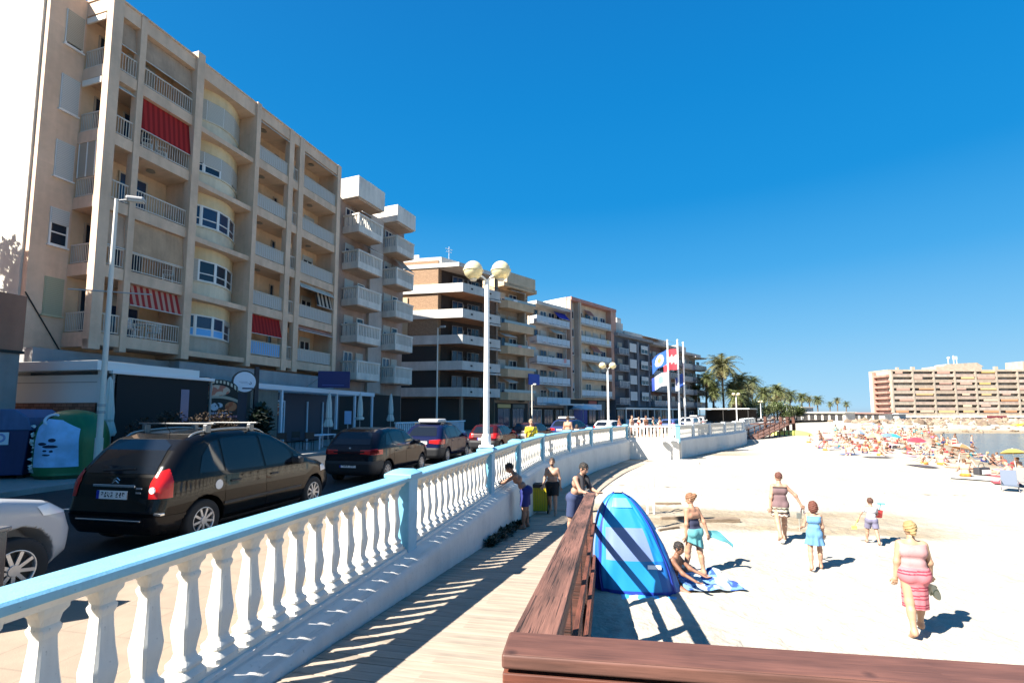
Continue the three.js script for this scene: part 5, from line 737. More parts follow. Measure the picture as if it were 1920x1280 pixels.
const girl = putPerson(makePerson({ q: 'fine', child: true, H: 1.38, fat: .92, fem: true, legs: [[-10, 4, 12], [8, 4, 2]], arms: [[4, 16, 60], [6, 10, 22]], head: [8, 6], skin: FAIR, hair: { style: 'bob', c: [.10, .03, .018] }, clothes: [{ name: 'blue_dress', type: 'skirt', h0: .16, bot: -.28, r0: .125, r1: .235, zr: .85, top: .44, inf: .014, fold: .018, nf: 8, c: [.13, .30, .52] }] }), 'girl with brown hair in a light blue dress walking away over the sand', 4.11, G(4.11, 11.7), 11.7, 170);
{ const w = atHand(girl, 0), t = thing('toy_spade', 'small toy spade held by the girl in the blue dress', 'toy', w.x - .02, w.y, w.z), b = new B(); b.bar([0, -.06, 0], [0, .22, 0], .012, 6); b.put('handle', M([.25, .25, .22], .6), t); b.rbox(-.05, .2, -.012, .05, .32, .012, .01); b.put('blade', M([.12, .13, .12], .6), t); }
const boy = putPerson(makePerson({ q: 'fine', child: true, H: 1.12, fat: .95, legs: [[14, 5, 4], [-14, 5, 16]], arms: [[-6, 36, 8], [24, 10, 66]], head: [6, 0], skin: FAIR, hair: { style: 'short', c: [.07, .03, .02] }, clothes: [{ name: 'white_shirt', type: 'top', top: .47, bot: -.03, inf: .018, c: [.46, .46, .50], sleeve: .55 }, { name: 'grey_shorts', type: 'shorts', len: .75, top: .04, inf: .022, c: [.20, .19, .29] }] }), 'small boy in a white shirt and grey shorts carrying beach toys', 6.31, G(6.31, 14.2), 14.2, 168);
{ const w = atHand(boy, 0), t = thing('toy_rake', 'lime green toy rake in the boy\'s outstretched hand', 'toy', w.x, w.y, w.z), b = new B(), lg = M([.42, .72, .10], .5); b.bar([0, .02, 0], [-.1, -.16, .02], .012, 6); b.put('handle', lg, t); b.rbox(-.17, -.2, 0, -.05, -.16, .04, .01); for (let i = 0; i < 4; i++) b.rbox(-.165 + i * .033, -.25, .01, -.15 + i * .033, -.19, .03, .004); b.put('rake_head', lg, t);
  const w2 = atHand(boy, 1), t2 = thing('toy_bucket', 'red toy bucket with a teal spade held against the boy\'s side', 'toy', w2.x + .06, w2.y - .1, w2.z), r = M([.62, .05, .05], .45); b.lathe([[0, 0], [.07, 0], [.095, .17], [.102, .175], [.09, .175], [.065, .01]], 16); b.put('bucket', r, t2); b.bar([0, .05, 0], [.06, .34, 0], .01, 6); b.rbox(-.02, .33, -.03, .16, .36, .03, .01); b.put('spade', M([.05, .34, .36], .5), t2); }
const aqua = [.13, .42, .45];
const woman3 = putPerson(makePerson({ q: 'fine', H: 1.6, fat: 1.06, fem: true, lean: 4, legs: [[10, 3, 4], [-8, 3, 4]], arms: [[-6, 8, 8], [-24, 14, 10]], head: [16, 30], skin: [.36, .19, .12], hair: { style: 'bun', c: [.16, .075, .035] }, clothes: [{ name: 'swimsuit', type: 'top', top: .26, bot: -.12, inf: .008, c: [.025, .03, .07] }, { name: 'aqua_sarong', type: 'skirt', h0: .1, bot: -.30, r0: .15, r1: .2, zr: .85, top: .06, inf: .016, fold: .016, nf: 8, slant: .5, c: aqua }] }), 'woman with a hair bun and an aqua sarong standing at the tent', 1.56, G(1.56, 10.83), 10.83, -142);
{ // trailing cloth in her hand
  const w = atHand(woman3, 1), pos = [], idx = []; for (let i = 0; i <= 14; i++) for (let j = 0; j <= 4; j++) { const t = i / 14; pos.push(w.x + t * .52, w.y - .03 - .34 * t * t + .09 * t + (j - 2) * .05 * (1 - .55 * t) + .02 * Math.sin(t * 9 + j), w.z - .05 - .1 * t + .03 * Math.sin(t * 7 + j * 1.3)); if (i && j) { const a = i * 5 + j; idx.push(a, a - 1, a - 6, a, a - 6, a - 5); } }
  const g = new THREE.BufferGeometry(); g.setAttribute('position', new THREE.Float32BufferAttribute(pos, 3)); g.setIndex(idx); g.computeVertexNormals(); solo('beach_cloth', boxUV(g), M([.12, .38, .43], .9), 'turquoise cloth trailing from the hand of the woman with the sarong', 'cloth');
}
putPerson(makePerson({ q: 'fine', H: 1.62, fat: .95, fem: true, lean: 14, seat: .11, legs: [[64, 6, 96], [74, 6, 104]], arms: [[52, 2, 20], [46, 4, 24]], head: [10, 0], skin: DARKT, hair: { style: 'short', c: [.012, .009, .008], low: -.07 }, clothes: [{ name: 'swimsuit', type: 'top', top: .30, bot: -.13, inf: .01, c: [.05, .02, .03] }] }), 'sun-tanned person with short dark hair sitting on a towel against the tent', 1.0, G(1.0, 9.95), 9.95, 62);
// people up on the promenade
putPerson(makePerson({ H: 1.66, fat: 1.1, legs: [[4, 4, 2], [-4, 4, 0]], arms: [[10, 14, 30], [10, 14, 30]], skin: FAIR, hair: { style: 'messy', c: [.30, .24, .16] }, clothes: [{ name: 'yellow_shirt', type: 'top', top: .47, bot: -.06, inf: .024, sleeve: .8, c: [.58, .46, .02] }, { name: 'shorts', type: 'shorts', len: .7, top: .05, c: [.1, .1, .12] }] }), 'person in a bright yellow shirt with a dark strap standing behind the balustrade', -3.35, 0, 20.1, 20);
{ const m = scene.children[scene.children.length - 1], b = new B(), h = m.J.hip[1]; b.tube([[.14, h + .46, .09], [.03, h + .27, .15], [-.14, h + .02, .13]], .022, 6); b.put('bag_strap', DK, m); }
putPerson(makePerson({ H: 1.7, fat: 1.05, legs: [[10, 3, 6], [-10, 3, 6]], arms: [[0, 10, 14], [0, 10, 14]], skin: [.34, .18, .11], hair: { style: 'short', c: [.05, .03, .02] }, clothes: [{ name: 'shorts', type: 'shorts', len: .8, top: .06, c: [.3, .3, .32] }] }), 'bare-backed bather walking along the promenade to the right of the yellow shirt', -2.3, 0, 25.2, 170);
putPerson(makePerson({ H: 1.25, child: true, fem: true, legs: [[10, 3, 6], [-10, 3, 6]], arms: [[0, 10, 14], [0, 10, 14]], skin: FAIR, hair: { style: 'bob', c: [.05, .03, .02] }, clothes: [{ name: 'pink_dress', type: 'skirt', h0: .15, bot: -.25, r0: .12, r1: .2, top: .46, inf: .016, c: [.75, .55, .56] }] }), 'child in a pale pink dress walking next to the bare-backed bather', -1.95, 0, 26.6, 175);
// ---------- lamps, bins, terraces, flags, tent ----------
const whiteMetal = M([.80, .80, .78], .45), greyMetal = M([.42, .41, .40], .5, { metalness: .3 });
function globeLamp(label, x, y, v, turn, H, group) {
  const t = thing('globe_lamp', label, 'street lamp', x, y, -v, turn, group), b = new B(), top = H;
  b.rbox(-.17, 0, -.17, .17, .05, .17, .01); b.bar([0, .05, 0], [0, top - .25, 0], .075, 16, .055); b.lathe([[.11, .05], [.105, .25], [.08, .3], [.07, .32]], 16); b.put('pole', whiteMetal, t);
  for (const s of [-1, 1]) { b.tube([[0, top - .3, 0], [s * .08, top - .2, 0], [s * .2, top - .13, 0], [s * .31, top - .12, 0]], .026, 8); } b.put('arm', whiteMetal, t);
  for (const s of [-1, 1]) {
    const cx = s * .33, g = new B(); g.add(new THREE.SphereGeometry(.228, 24, 16), xf(cx, top - .02, 0)); const gl = g.put('globe', M([.80, .72, .46], .22, { transmission: .35, thickness: 0 }), t);
    g.lathe([[.234, -.02], [.243, -.016], [.243, .016], [.234, .02]], 24, xf(cx, top - .02, 0)); g.put('globe_ring', M([.62, .55, .36], .5), gl); g.sph(cx, top - .02, 0, .055, 10); g.put('bulb', M([.75, .72, .6], .3), gl); g.lathe([[.0, -.25], [.07, -.25], [.09, -.222], [.09, -.195], [0, -.195]], 14, xf(cx, top - .02, 0)); g.put('globe_cap', M([.6, .58, .5], .5), gl);
  } return t;
}
const gl1 = globeLamp('tall white twin-globe lamp standing on the second blue post of the balustrade', -2.9, 1.12, 11.1, .22, 4.2, null);
copy(gl1, 'white twin-globe lamp on the balustrade post just before the picket balustrade', -.33, 1.1, -32.2, .2).scale.set(1, .93, 1);
for (const [x, v, l] of [[15.2, 66.5, 'white twin-globe lamp rising in front of the tall palm clump'], [29.4, 108.5, 'white twin-globe lamp above the dark timber deck far down the beach'], [45, 142.5, 'farthest white twin-globe lamp before the distant palms']]) copy(gl1, l, x, .9, v === 46 ? -v : -v, .3).scale.set(.95, v === 46 ? .6 : .82, .95);
function streetLight(label, x, v, H, arm, turn, cross) {
  const t = thing('street_light', label, 'street lamp', x, 0, -v, turn), b = new B(); b.bar([0, 0, 0], [0, H, 0], .085, 14, .05); b.rbox(-.15, 0, -.15, .15, .04, .15, .01); b.bar([0, .04, 0], [0, 1.2, 0], .11, 14, .1); b.put('pole', M([.66, .62, .55], .5), t);
  b.bar([0, H - .05, 0], [arm * .55, H + .03, 0], .03, 8); b.put('arm', greyMetal, t); b.rbox(Math.min(arm * .4, arm * 1.15), H - .0, -.13, Math.max(arm * .4, arm * 1.15), H + .13, .13, .05, 3); const h = b.put('lamp_head', greyMetal, t); b.box(Math.min(arm * .5, arm * 1.1), H - .02, -.1, Math.max(arm * .5, arm * 1.1), H + .005, .1); b.put('lamp_glass', M([.75, .74, .68], .2), h);
  if (cross) { b.bar([-1.0, H - 2.85, 0], [1.05, H - 2.85, 0], .02, 8); b.put('banner_bar', greyMetal, t); for (const y of [1.9, 2.1]) b.bar([0, y, 0], [0, y + .08, 0], .1, 12); b.put('band', greyMetal, t); }
  return t;
}
streetLight('slender street light with a crossbar standing before the tan apartment block', -14.6, 11.6, 8.35, .62, .55, true);
streetLight('thin dark street light in front of the brown brick corner block', -15, 40.4, 9.4, .7, -.3, false);
streetLight('thin grey street light before the beige block with chamfered balconies', -9.2, 56, 5.2, .5, -.3, false);
// recycling bins
{
  const t = thing('recycling_container', 'large blue recycling container with a worn lid at the left edge', 'recycling bin', -17.95, 0, -11.65, .5), b = new B(), blue = M([.012, .03, .13], .5, { map: grimeM[1] }), lid = M([.08, .16, .34], .45, { map: grimeM[1] });
  b.poly([[-.75, .15], [.75, .15], [.85, 1.4], [-.85, 1.4]], 1.7, xf(0, 0, -.85), .03); b.put('body', blue, t); b.poly([[-.9, 1.4], [.9, 1.4], [.8, 1.72], [.5, 1.95], [-.5, 1.95], [-.8, 1.72]], 1.74, xf(0, .04, -.87), .04); b.put('lid', lid, t);
  b.rbox(.02, 1.0, .9, .42, 1.36, .915, .004); const st = b.put('sticker', M([.70, .72, .78], .5), t); b.add(new THREE.TorusGeometry(.1, .03, 6, 16), xf(.22, 1.2, .915, 0, 0, 0, V3(1, 1, .2))); b.put('sticker_mark', M([.25, .3, .55], .5), st);
  for (const x of [-.6, .6]) for (const z of [-.6, .6]) b.add(new THREE.CylinderGeometry(.09, .09, .05, 12).rotateX(Math.PI / 2), xf(x, .09, z)); b.put('wheel', tyreM, t); b.rbox(-.78, .6, .88, -.7, 1.2, .94, .02); b.put('handle', DK, t);
  const t2 = thing('bottle_bank', 'green dome-shaped bottle bank with a pale blue printed front', 'recycling bin', -16.15, 0, -12.05, 0);
  const prof = [[0, .12], [.80, .12], [.86, .2], [.88, .9], [.86, 1.25], [.76, 1.6], [.55, 1.86], [.3, 1.98], [0, 2.02]];
  const dome = new THREE.LatheGeometry(new THREE.SplineCurve(prof.map(p => new THREE.Vector2(...p))).getPoints(40), 40); const green = M([.02, .20, .07], .4, { map: grimeM[1] });
  part('dome', boxUV(dome.clone()), green, t2); b.lathe([[.7, 0], [.8, .02], [.82, .16], [.7, .17]], 24); b.put('foot_ring', M([.02, .09, .04], .6), t2);
  const front = [.42, .78], c = Math.cos(front[0]), n = Math.sin(front[0]), pr = p => [p[0] * c - p[2] * n, p[1]], face = p => p[0] * n + p[2] * c > .3;
  const prT = tex(256, (u, v) => { const x = u * 1.4 - .05, y = v; let k = [.62, .78, .93]; const bl = (cx, cy, rx, ry) => Math.hypot((x - cx) / rx, (y - cy) / ry) < 1 + .35 * (tfbm(u, v, 14, 3, 5) - .5); if (bl(.62, .62, .1, .035) || bl(.36, .55, .13, .03) || bl(.58, .50, .2, .03) || bl(.45, .42, .06, .02) || bl(.62, .41, .05, .02) || bl(.5, .34, .1, .015)) k = [.06, .1, .24]; const w = tfbm(u, v, 6, 4, 9); return k.map(q => q * (.86 + .28 * w)); });
  const pg = clipPatch(dome, [[-.56, .36], [-.52, 1.5], [-.3, 1.74], [.1, 1.7], [.52, 1.45], [.56, .36]], pr, face, .012); { const q = pg.attributes.position, uv = pg.attributes.uv; for (let i = 0; i < q.count; i++) uv.setXY(i, (q.getX(i) * c - q.getZ(i) * n + .7) / 1.4, (q.getY(i) - .2) / 1.5); } part('printed_front', pg, M([1, 1, 1], .6, { map: prT }), t2);
  const hx = -.22, hy = 1.66, dirw = V3(n, .62, c).normalize(), hp = V3(hx * c + n * .60, hy + .05, -hx * n + c * .60), hq = new THREE.Quaternion().setFromUnitVectors(V3(0, 0, 1), dirw);
  b.add(new THREE.TorusGeometry(.17, .05, 8, 24), new THREE.Matrix4().compose(hp, hq, V3(1, 1, 1))); b.put('opening_ring', M([.62, .68, .76], .5), t2); b.add(new THREE.CylinderGeometry(.14, .14, .04, 20).rotateX(Math.PI / 2), new THREE.Matrix4().compose(hp, hq, V3(1, 1, 1))); b.put('opening', DK, t2);
  const rag = []; for (let i = 0; i < 26; i++) { const a = -.38 + rnd(-.12, .12), y = rnd(.25, 1.55), r = .9; b.add(new THREE.TetrahedronGeometry(rnd(.04, .09)), xf(Math.sin(a) * r, y, Math.cos(a) * r, rnd(0, 6), rnd(0, 6), rnd(0, 6))); } b.put('torn_paper', M([.66, .68, .66], .9), t2);
}
// litter bins
{
  const t = thing('litter_bin', 'dark glossy box-shaped litter bin with a pale rim at the left edge', 'litter bin', -5.72, -.03, -3.42, .12), b = new B(); b.rbox(-.2, .04, -.2, .2, .86, .2, .02); b.put('body', M([.012, .018, .035], .2), t); b.rbox(-.215, .845, -.215, .215, .885, .215, .012); b.put('lid', M([.12, .12, .13], .25), t); b.rbox(.18, .1, .185, .215, .84, .215, .008); b.put('corner_strip', M([.4, .41, .43], .35), t); b.rbox(-.17, .1, .196, .15, .6, .21, .004); b.put('panel', M([.03, .06, .07], .08), t);
  const t2 = thing('litter_bin', 'yellow slatted litter bin with a dark frame against the white wall', 'litter bin', -2.36, -1.29, -15.9, .1); for (let i = 0; i < 6; i++) { b.rbox(-.22 + i * .075, .12, .2, -.155 + i * .075, .84, .225, .006); b.put('slat', M([.42, .33, .01], .5), t2); } for (let i = 0; i < 4; i++) { b.rbox(.205, .12, -.17 + i * .09, .23, .84, -.095 + i * .09, .006); b.put('slat', M([.38, .29, .01], .5), t2); }
  b.rbox(-.21, .1, -.2, .2, .8, .19, .02); b.put('liner', M([.10, .11, .05], .7), t2); b.rbox(-.25, .84, -.22, .25, .95, .24, .02); b.put('rim', DK, t2); for (const x of [-.24, .24]) { b.bar([x, 0, 0], [x, .95, 0], .025, 8); b.put('post', DK, t2); }
}
// terrace fronts
const brickM = M([.36, .16, .10], .9, { map: rep(tex(128, (u, v) => { const r = Math.floor(v * 8), x = u * 4 + (r % 2) * .5; return ((v * 8) % 1 < .13 || x % 1 < .06) ? .6 : .72 + .25 * hash2(Math.floor(x) % 4, r, 5); }), 1) });
{
  const t = thing('terrace_shelter', 'white-panelled terrace shelter on a brick base behind the recycling bins', 'shelter', -17.8, 0, -14), b = new B();
  b.box(-4.4, 0, -.24, -.02, 2.28, 0); b.put('brick_base', brickM, t); b.box(-4.4, 2.28, -.16, -.1, 3.28, -.04); b.put('white_panel', M([.78, .77, .74], .6), t); b.box(-4.4, 3.0, -.04, -.1, 3.03, -.02); b.put('panel_joint', greyMetal, t); b.box(-4.4, 3.42, -4, .25, 3.74, .3); b.put('roof_edge', M([.80, .80, .78], .6), t); b.rbox(-.1, 0, -.14, .04, 3.44, .0, .01); b.put('post', M([.76, .76, .73], .5), t);
  b.box(-4.4, 3.74, -3.9, .0, 3.78, .1); b.put('roof', greyMetal, t);
  const t2 = thing('awning', 'black terrace awning with a bright white front bar beneath the tan block', 'awning', -17.6, 0, -14.2); b.box(-.03, .1, -4.35, .03, 3.32, -.25); b.put('curtain', M([.012, .012, .013], .8), t2); b.rbox(-.08, 3.32, -4.6, .12, 3.45, .0, .02); b.put('front_bar', M([.80, .78, .78], .4), t2); b.box(-3, 3.45, -4.6, -.08, 3.5, 0); b.put('awning_cloth', M([.03, .03, .035], .9), t2); for (const z of [-4.5, -.12]) { b.rbox(-.04, 0, z - .04, .04, 3.32, z + .04, .008); b.put('post', M([.35, .33, .31], .5), t2); } b.box(.031, 1.55, -3.35, .04, 2.9, -2.95); b.put('window_strip', M([.06, .10, .22], .2), t2);
  b.rbox(-1.6, 3.62, -4.0, -1.5, 3.8, -3.3, .02); b.put('light_box', M([.75, .75, .75], .4), t2);
}
function closedParasol(label, x, v, h, top = 3.2) { const t = thing('closed_parasol', label, 'parasol', x, .05, -v), b = new B(); b.bar([0, 0, 0], [0, top, 0], .025, 8); b.put('pole', greyMetal, t); const g = new THREE.LatheGeometry([[.02, top - .02], [.07, top - .15], [.12, top - .6], [.15, top - 1.2], [.14, top - 1.5], [.24, top - h + .12], [.20, top - h]].map(p => new THREE.Vector2(...p)), 28), p = g.attributes.position; for (let i = 0; i < p.count; i++) { const a = Math.atan2(p.getX(i), p.getZ(i)), k = 1 + .22 * Math.sin(a * 8) + .1 * Math.sin(a * 3 + p.getY(i) * 4); p.setX(i, p.getX(i) * k); p.setZ(i, p.getZ(i) * k); } g.computeVertexNormals(); part('folded_canopy', boxUV(g), M([.66, .65, .60], .9), t); b.lathe([[.16, top - 1.52], [.17, top - 1.48], [.16, top - 1.44]], 12); b.put('strap', M([.5, .48, .42], .8), t); b.rbox(-.25, 0, -.25, .25, .09, .25, .02); b.put('base', M([.3, .3, .3], .8), t); return t; }
closedParasol('closed white parasol folded beside the black awning and the street light', -16.6, 13.4, 2.0, 3.1);
closedParasol('closed white parasol with a flared hem nearest the white pergola post', -15.8, 25.2, 1.95, 3.05); closedParasol('closed white parasol in the middle of the pergola front', -15.8, 28.7, 1.7, 3.15); closedParasol('closed white parasol in front of the ground-floor terrace balustrade', -15.8, 33.1, 2.0, 3.3);
{ // signs
  const cv = tex(256, (u, v) => {
    const x = u, y = v, arch = Math.hypot((x - .5) / .62, (y - .55) / .42); let k = [.035, .03, .03]; const nz = tfbm(u, v, 12, 3, 3);
    if (y > .72 && arch > .86 && arch < 1.02) k = Math.sin(x * 70) > -.3 ? [.82, .78, .7] : [.2, .15, .12]; else if (Math.hypot((x - .46) / .34, (y - .74) / .13) < 1 && arch < .86) k = nz > .5 ? [.78, .45, .36] : [.85, .72, .62];
    else if (Math.abs(y - .545 + .10 * Math.pow((x - .5) * 2, 2) - .05) < .035) k = [.68, .62, .55]; else if (Math.hypot((x - .15) / .13, (y - .38) / .11) < 1) k = nz > .52 ? [.8, .42, .12] : [.85, .62, .25]; else if (Math.hypot((x - .84) / .15, (y - .37) / .11) < 1) k = nz > .5 ? [.7, .32, .16] : [.78, .45, .28];
    else if (Math.hypot((x - .5) / .17, (y - .36) / .1) < 1) k = nz > .5 ? [.1, .1, .12] : [.75, .76, .8]; else if (Math.abs(y - .215) < .022 && x > .12 && x < .86) k = Math.sin(x * 110) > -.6 ? [.72, .66, .72] : [.1, .08, .1]; else if (Math.abs(y - .14) < .025 && x > .05) k = Math.sin(x * 90 + 1) > -.5 ? [.75, .5, .56] : [.3, .1, .12]; else if (y < .1) k = [.34, .14, .14]; return k;
  });
  const t = thing('menu_board', 'tall black menu board with food pictures and a curved top line', 'sign', -17.45, 1.5, -18.95, .75), b = new B(); const sh = new THREE.Shape(); sh.moveTo(-.8, 0); sh.lineTo(.8, 0); sh.lineTo(.8, 1.5); sh.absellipse(0, 1.5, .8, .42, 0, Math.PI, false); sh.lineTo(-.8, 0); const g = new THREE.ExtrudeGeometry(sh, { depth: .05, bevelEnabled: false, curveSegments: 20 }); const p = g.attributes.position, uv = g.attributes.uv; for (let i = 0; i < p.count; i++) uv.setXY(i, (p.getX(i) + .8) / 1.6, p.getY(i) / 1.93); part('board', g, M([1, 1, 1], .5, { map: cv }), t);
  for (const x of [-.7, .7]) b.bar([x, -1.5, -.03], [x, 1.5, -.03], .03, 6); b.put('stand', DK, t);
  const t2 = thing('round_sign', 'round white sign with a black rim hanging above the menu board', 'sign', -16.9, 3.37, -19.9, .95); b.add(new THREE.CylinderGeometry(.53, .53, .12, 40).rotateX(Math.PI / 2)); b.put('rim', M([.02, .02, .025], .4), t2);
  const dT = tex(256, (u, v) => { const x = u - .5, y = v - .5; let k = [.86, .88, .92]; if (Math.abs(y) < .012 && x > -.28 && x < .12) k = Math.sin(x * 120) > -.2 ? [.35, .38, .45] : k; if (Math.abs(y + .07) < .008 && x > -.18 && x < .2) k = [.5, .53, .6]; if (Math.abs(Math.hypot(x - .25, y + .06) - .05) < .014 && (x > .24 || y < -.07)) k = [.2, .23, .3]; return k; });
  const dg = new THREE.CylinderGeometry(.47, .47, .14, 40).rotateX(Math.PI / 2); { const q = dg.attributes.position, w = dg.attributes.uv; for (let i = 0; i < q.count; i++) w.setXY(i, q.getX(i) / .94 + .5, q.getY(i) / .94 + .5); } part('face', dg, M([1, 1, 1], .5, { map: dT }), t2); b.box(-.1, -.33, .071, .36, -.27, .09); b.put('dark_bar', M([.02, .03, .08], .5), t2); b.rbox(.48, -2.6, -.3, .66, .75, -.1, .01); b.put('post', M([.02, .02, .03], .5), t2);
  const t3 = thing('hanging_sign', 'dark blue rectangular sign above the white pergola', 'sign', -17.2, 3.5, -27.9, .5); b.rbox(-.95, 0, -.06, .95, 1.05, .06, .015); b.put('panel', M([.012, .016, .12], .5), t3); b.box(-.7, .14, .061, .6, .2, .07); b.put('lettering_line', M([.05, .08, .3], .5), t3); b.bar([-.9, .6, -.05], [-2.1, -.2, -1.2], .02, 6); b.put('stay', greyMetal, t3);
}
{ // grey-green wall panel and the pergola
  const t = thing('pergola', 'white-framed restaurant pergola with a grey panel wall and glazed doorway', 'pergola', -17.6, 0, -21.3), b = new B(), wf = M([.62, .68, .76], .5);
  b.box(-.3, .1, -2.05, -.1, 3.12, 0); b.put('panel_wall', M([.22, .22, .19], .9, { map: grimeM[1] }), t); b.rbox(-.12, 3.15, -12.6, .1, 3.42, .2, .02); b.put('front_beam', M([.66, .69, .74], .5), t);
  for (const z of [-2.2, -7.6, -9.9, -12.4]) { b.rbox(-.07, .05, z - .07, .07, 3.15, z + .07, .01); b.put('post', wf, t); } for (let i = 0; i < 9; i++) { b.box(-3.5, 3.2, -.5 - i * 1.45, -.12, 3.32, -.42 - i * 1.45); b.put('rafter', wf, t); }
  b.box(-2.9, .1, -12.6, -2.8, 3.2, -2.1); b.put('back_wall', M([.05, .05, .07], .6), t); for (const [z0, z1] of [[-4.6, -4.5], [-6.2, -6.1], [-8.6, -8.5], [-10.4, -10.3]]) { b.box(-2.78, .1, z0, -2.7, 2.7, z1); b.put('door_frame', wf, t); } b.box(-2.76, 2.62, -6.1, -2.7, 2.72, -4.6); b.put('door_frame', wf, t);
  const mT = tex(64, (u, v) => { const n = hash2(Math.floor(u * 10), Math.floor(v * 12), 3); return n > .6 ? [.85, .82, .75] : n > .3 ? [.8, .45, .22] : [.65, .3, .15]; }); const mg = new THREE.BoxGeometry(.05, .75, .9); part('menu_poster', mg, M([1, 1, 1], .6, { map: mT }), t).position.set(-2.6, 2.15, -5.4); b.box(-2.75, 1.0, -3.6, -2.7, 2.2, -3.0); b.put('blue_poster', M([.08, .2, .5], .5), t);
}
{ // tables and chairs outside
  const t = thing('cafe_table', 'white rectangular terrace table in front of the pergola', 'table', -15.2, .05, -23.6, .1), b = new B(); b.rbox(-.4, .70, -.9, .4, .75, .9, .012); b.put('tabletop', M([.66, .72, .80], .5), t); for (const x of [-.34, .34]) for (const z of [-.82, .82]) { b.rbox(x - .03, 0, z - .03, x + .03, .7, z + .03, .006); b.put('leg', M([.62, .66, .72], .5), t); }
  const c = thing('cafe_chair', 'dark terrace chair left of the white terrace table, by the grey panel wall', 'chair', -15.6, .05, -21.0, .8), dm = M([.03, .025, .022], .6); b.rbox(-.22, .43, -.22, .22, .46, .22, .01); b.put('seat', dm, c); b.rbox(-.21, .6, -.23, .21, .92, -.2, .01); b.put('backrest', dm, c); for (const x of [-.2, .2]) for (const z of [-.2, .2]) { b.bar([x, 0, z], [x, z < 0 ? .92 : .44, z], .016, 5); b.put('leg', dm, c); }
  const gC = 'dark chairs on the restaurant terrace'; c.userData.group = gC; c.userData.label = 'dark terrace chair among others before the pergola, half hidden by the cars';
  for (const [x, v, r] of [[-15.9, 22.0, 2], [-15.0, 22.2, 4], [-16.2, 23.0, 1], [-14.8, 25.2, 3], [-16.0, 26.2, .5], [-15.0, 27.4, 2.4], [-16.3, 27.6, 5], [-15.4, 29.6, 1.2], [-16.2, 30.6, 3.4]]) copy(c, null, x, .05, -v, r);
  const t2 = thing('blue_box_sign', 'small pale blue upright panel on a post before the pergola', 'sign', -16.0, .05, -27.6, .4); b.rbox(-.2, 1.2, -.04, .2, 2.0, .04, .01); b.put('panel', M([.28, .44, .66], .5), t2); b.bar([0, 0, 0], [0, 1.2, 0], .03, 6); b.put('post', greyMetal, t2);
}
// leafy things: clusters of leaf blades
function leafCluster(n, spread, size, seedN, up = .3) { reseed(seedN); const pos = []; for (let i = 0; i < n; i++) { let x, y, z; do { x = rnd(-1, 1); y = rnd(-1, 1); z = rnd(-1, 1); } while (x * x + y * y + z * z > 1); const k = spread; x *= k[0]; y *= k[1]; z *= k[2]; const s = size * rnd(.6, 1.3), a = rnd(0, 6.28), e = rnd(-.6, 1.2), d = V3(Math.cos(a) * Math.cos(e), Math.sin(e), Math.sin(a) * Math.cos(e)), w = V3(-Math.sin(a), rnd(-.4, .4), Math.cos(a)).normalize().multiplyScalar(s * .32); const A = V3(x, y, z), T = A.clone().addScaledVector(d, s), Md = A.clone().addScaledVector(d, s * .5); const P = Md.clone().add(w), Q = Md.clone().sub(w); for (const v of [A, P, T, A, T, Q]) pos.push(v.x, v.y, v.z); } const g = new THREE.BufferGeometry(); g.setAttribute('position', new THREE.Float32BufferAttribute(pos, 3)); g.computeVertexNormals(); return boxUV(g); }
const leafM = (c) => M(c, .6, { transmission: .25, thickness: 0 });
{
  const t = thing('hedge', 'low yellow-green hedge behind the black people carrier', 'hedge', -15.2, 0, -15.2), b = new B(); for (let i = 0; i < 7; i++) b.add(leafCluster(420, [.5, .62, .5], .13, 100 + i), xf((i % 2) * .25, 1.15 + .14 * (i % 3), 1.8 - i * .62)); const g = b.geo(); part('foliage', g, leafM([.13, .12, .025]), t); for (let i = 0; i < 7; i++) b.bar([0, 0, 1.8 - i * .62], [.1, .8, 1.8 - i * .62], .03, 5); b.put('stems', M([.1, .07, .05], .9), t);
  const t2 = thing('potted_palm', 'dark potted plant below the round sign', 'plant', -16.2, 0, -20.2), b2 = new B(); b2.add(leafCluster(500, [.5, .75, .5], .3, 140), xf(0, 1.5, 0)); part('foliage', b2.geo(), leafM([.02, .035, .015]), t2); b.lathe([[0, 0], [.26, 0], [.34, .6], [.3, .6]], 16); b.put('pot', M([.08, .07, .07], .7), t2); b.bar([0, .5, 0], [0, 1.2, 0], .04, 6); b.put('stem', M([.1, .07, .05], .9), t2);
  const t3 = solo('weeds', (() => { const b = new B(); for (const [x, v, s] of [[-2.66, 9.6, .7], [-2.66, 9.95, .9], [-2.64, 10.4, 1], [-2.66, 10.9, 1.1], [-2.64, 11.3, 1], [-2.66, 11.7, .9], [-2.66, 12.2, .7], [-2.64, 12.6, .6], [-2.66, 13.6, .6]]) b.add(leafCluster(150, [.12 * s, .10 * s, .2 * s], .10, Math.round(v * 100)), xf(x + .24, rampY(v) + .06, -v)); return b.geo(); })(), leafM([.02, .03, .012]), 'dark weeds growing along the foot of the white wall', 'weeds', null, 'stuff');
}
// a pine beside the tan block, outside the frame, whose shade falls on the white side wall
{ const t = thing('pine_tree', 'tall pine tree standing before the white side wall', 'tree', -26.2, 0, -10.4), b = new B(); b.bar([0, 0, 0], [.3, 11, 0], .2, 8, .1); b.put('trunk', M([.13, .09, .06], .9), t); for (let i = 0; i < 16; i++) { reseed(300 + i); b.add(leafCluster(260, [.8, .5, .8], .28, 300 + i), xf(.3 + rnd(-1.4, 1.4), 11.6 + rnd(-1.3, 1.6), rnd(-1.2, 1.2))); } b.put('crown', leafM([.04, .06, .025]), t); }
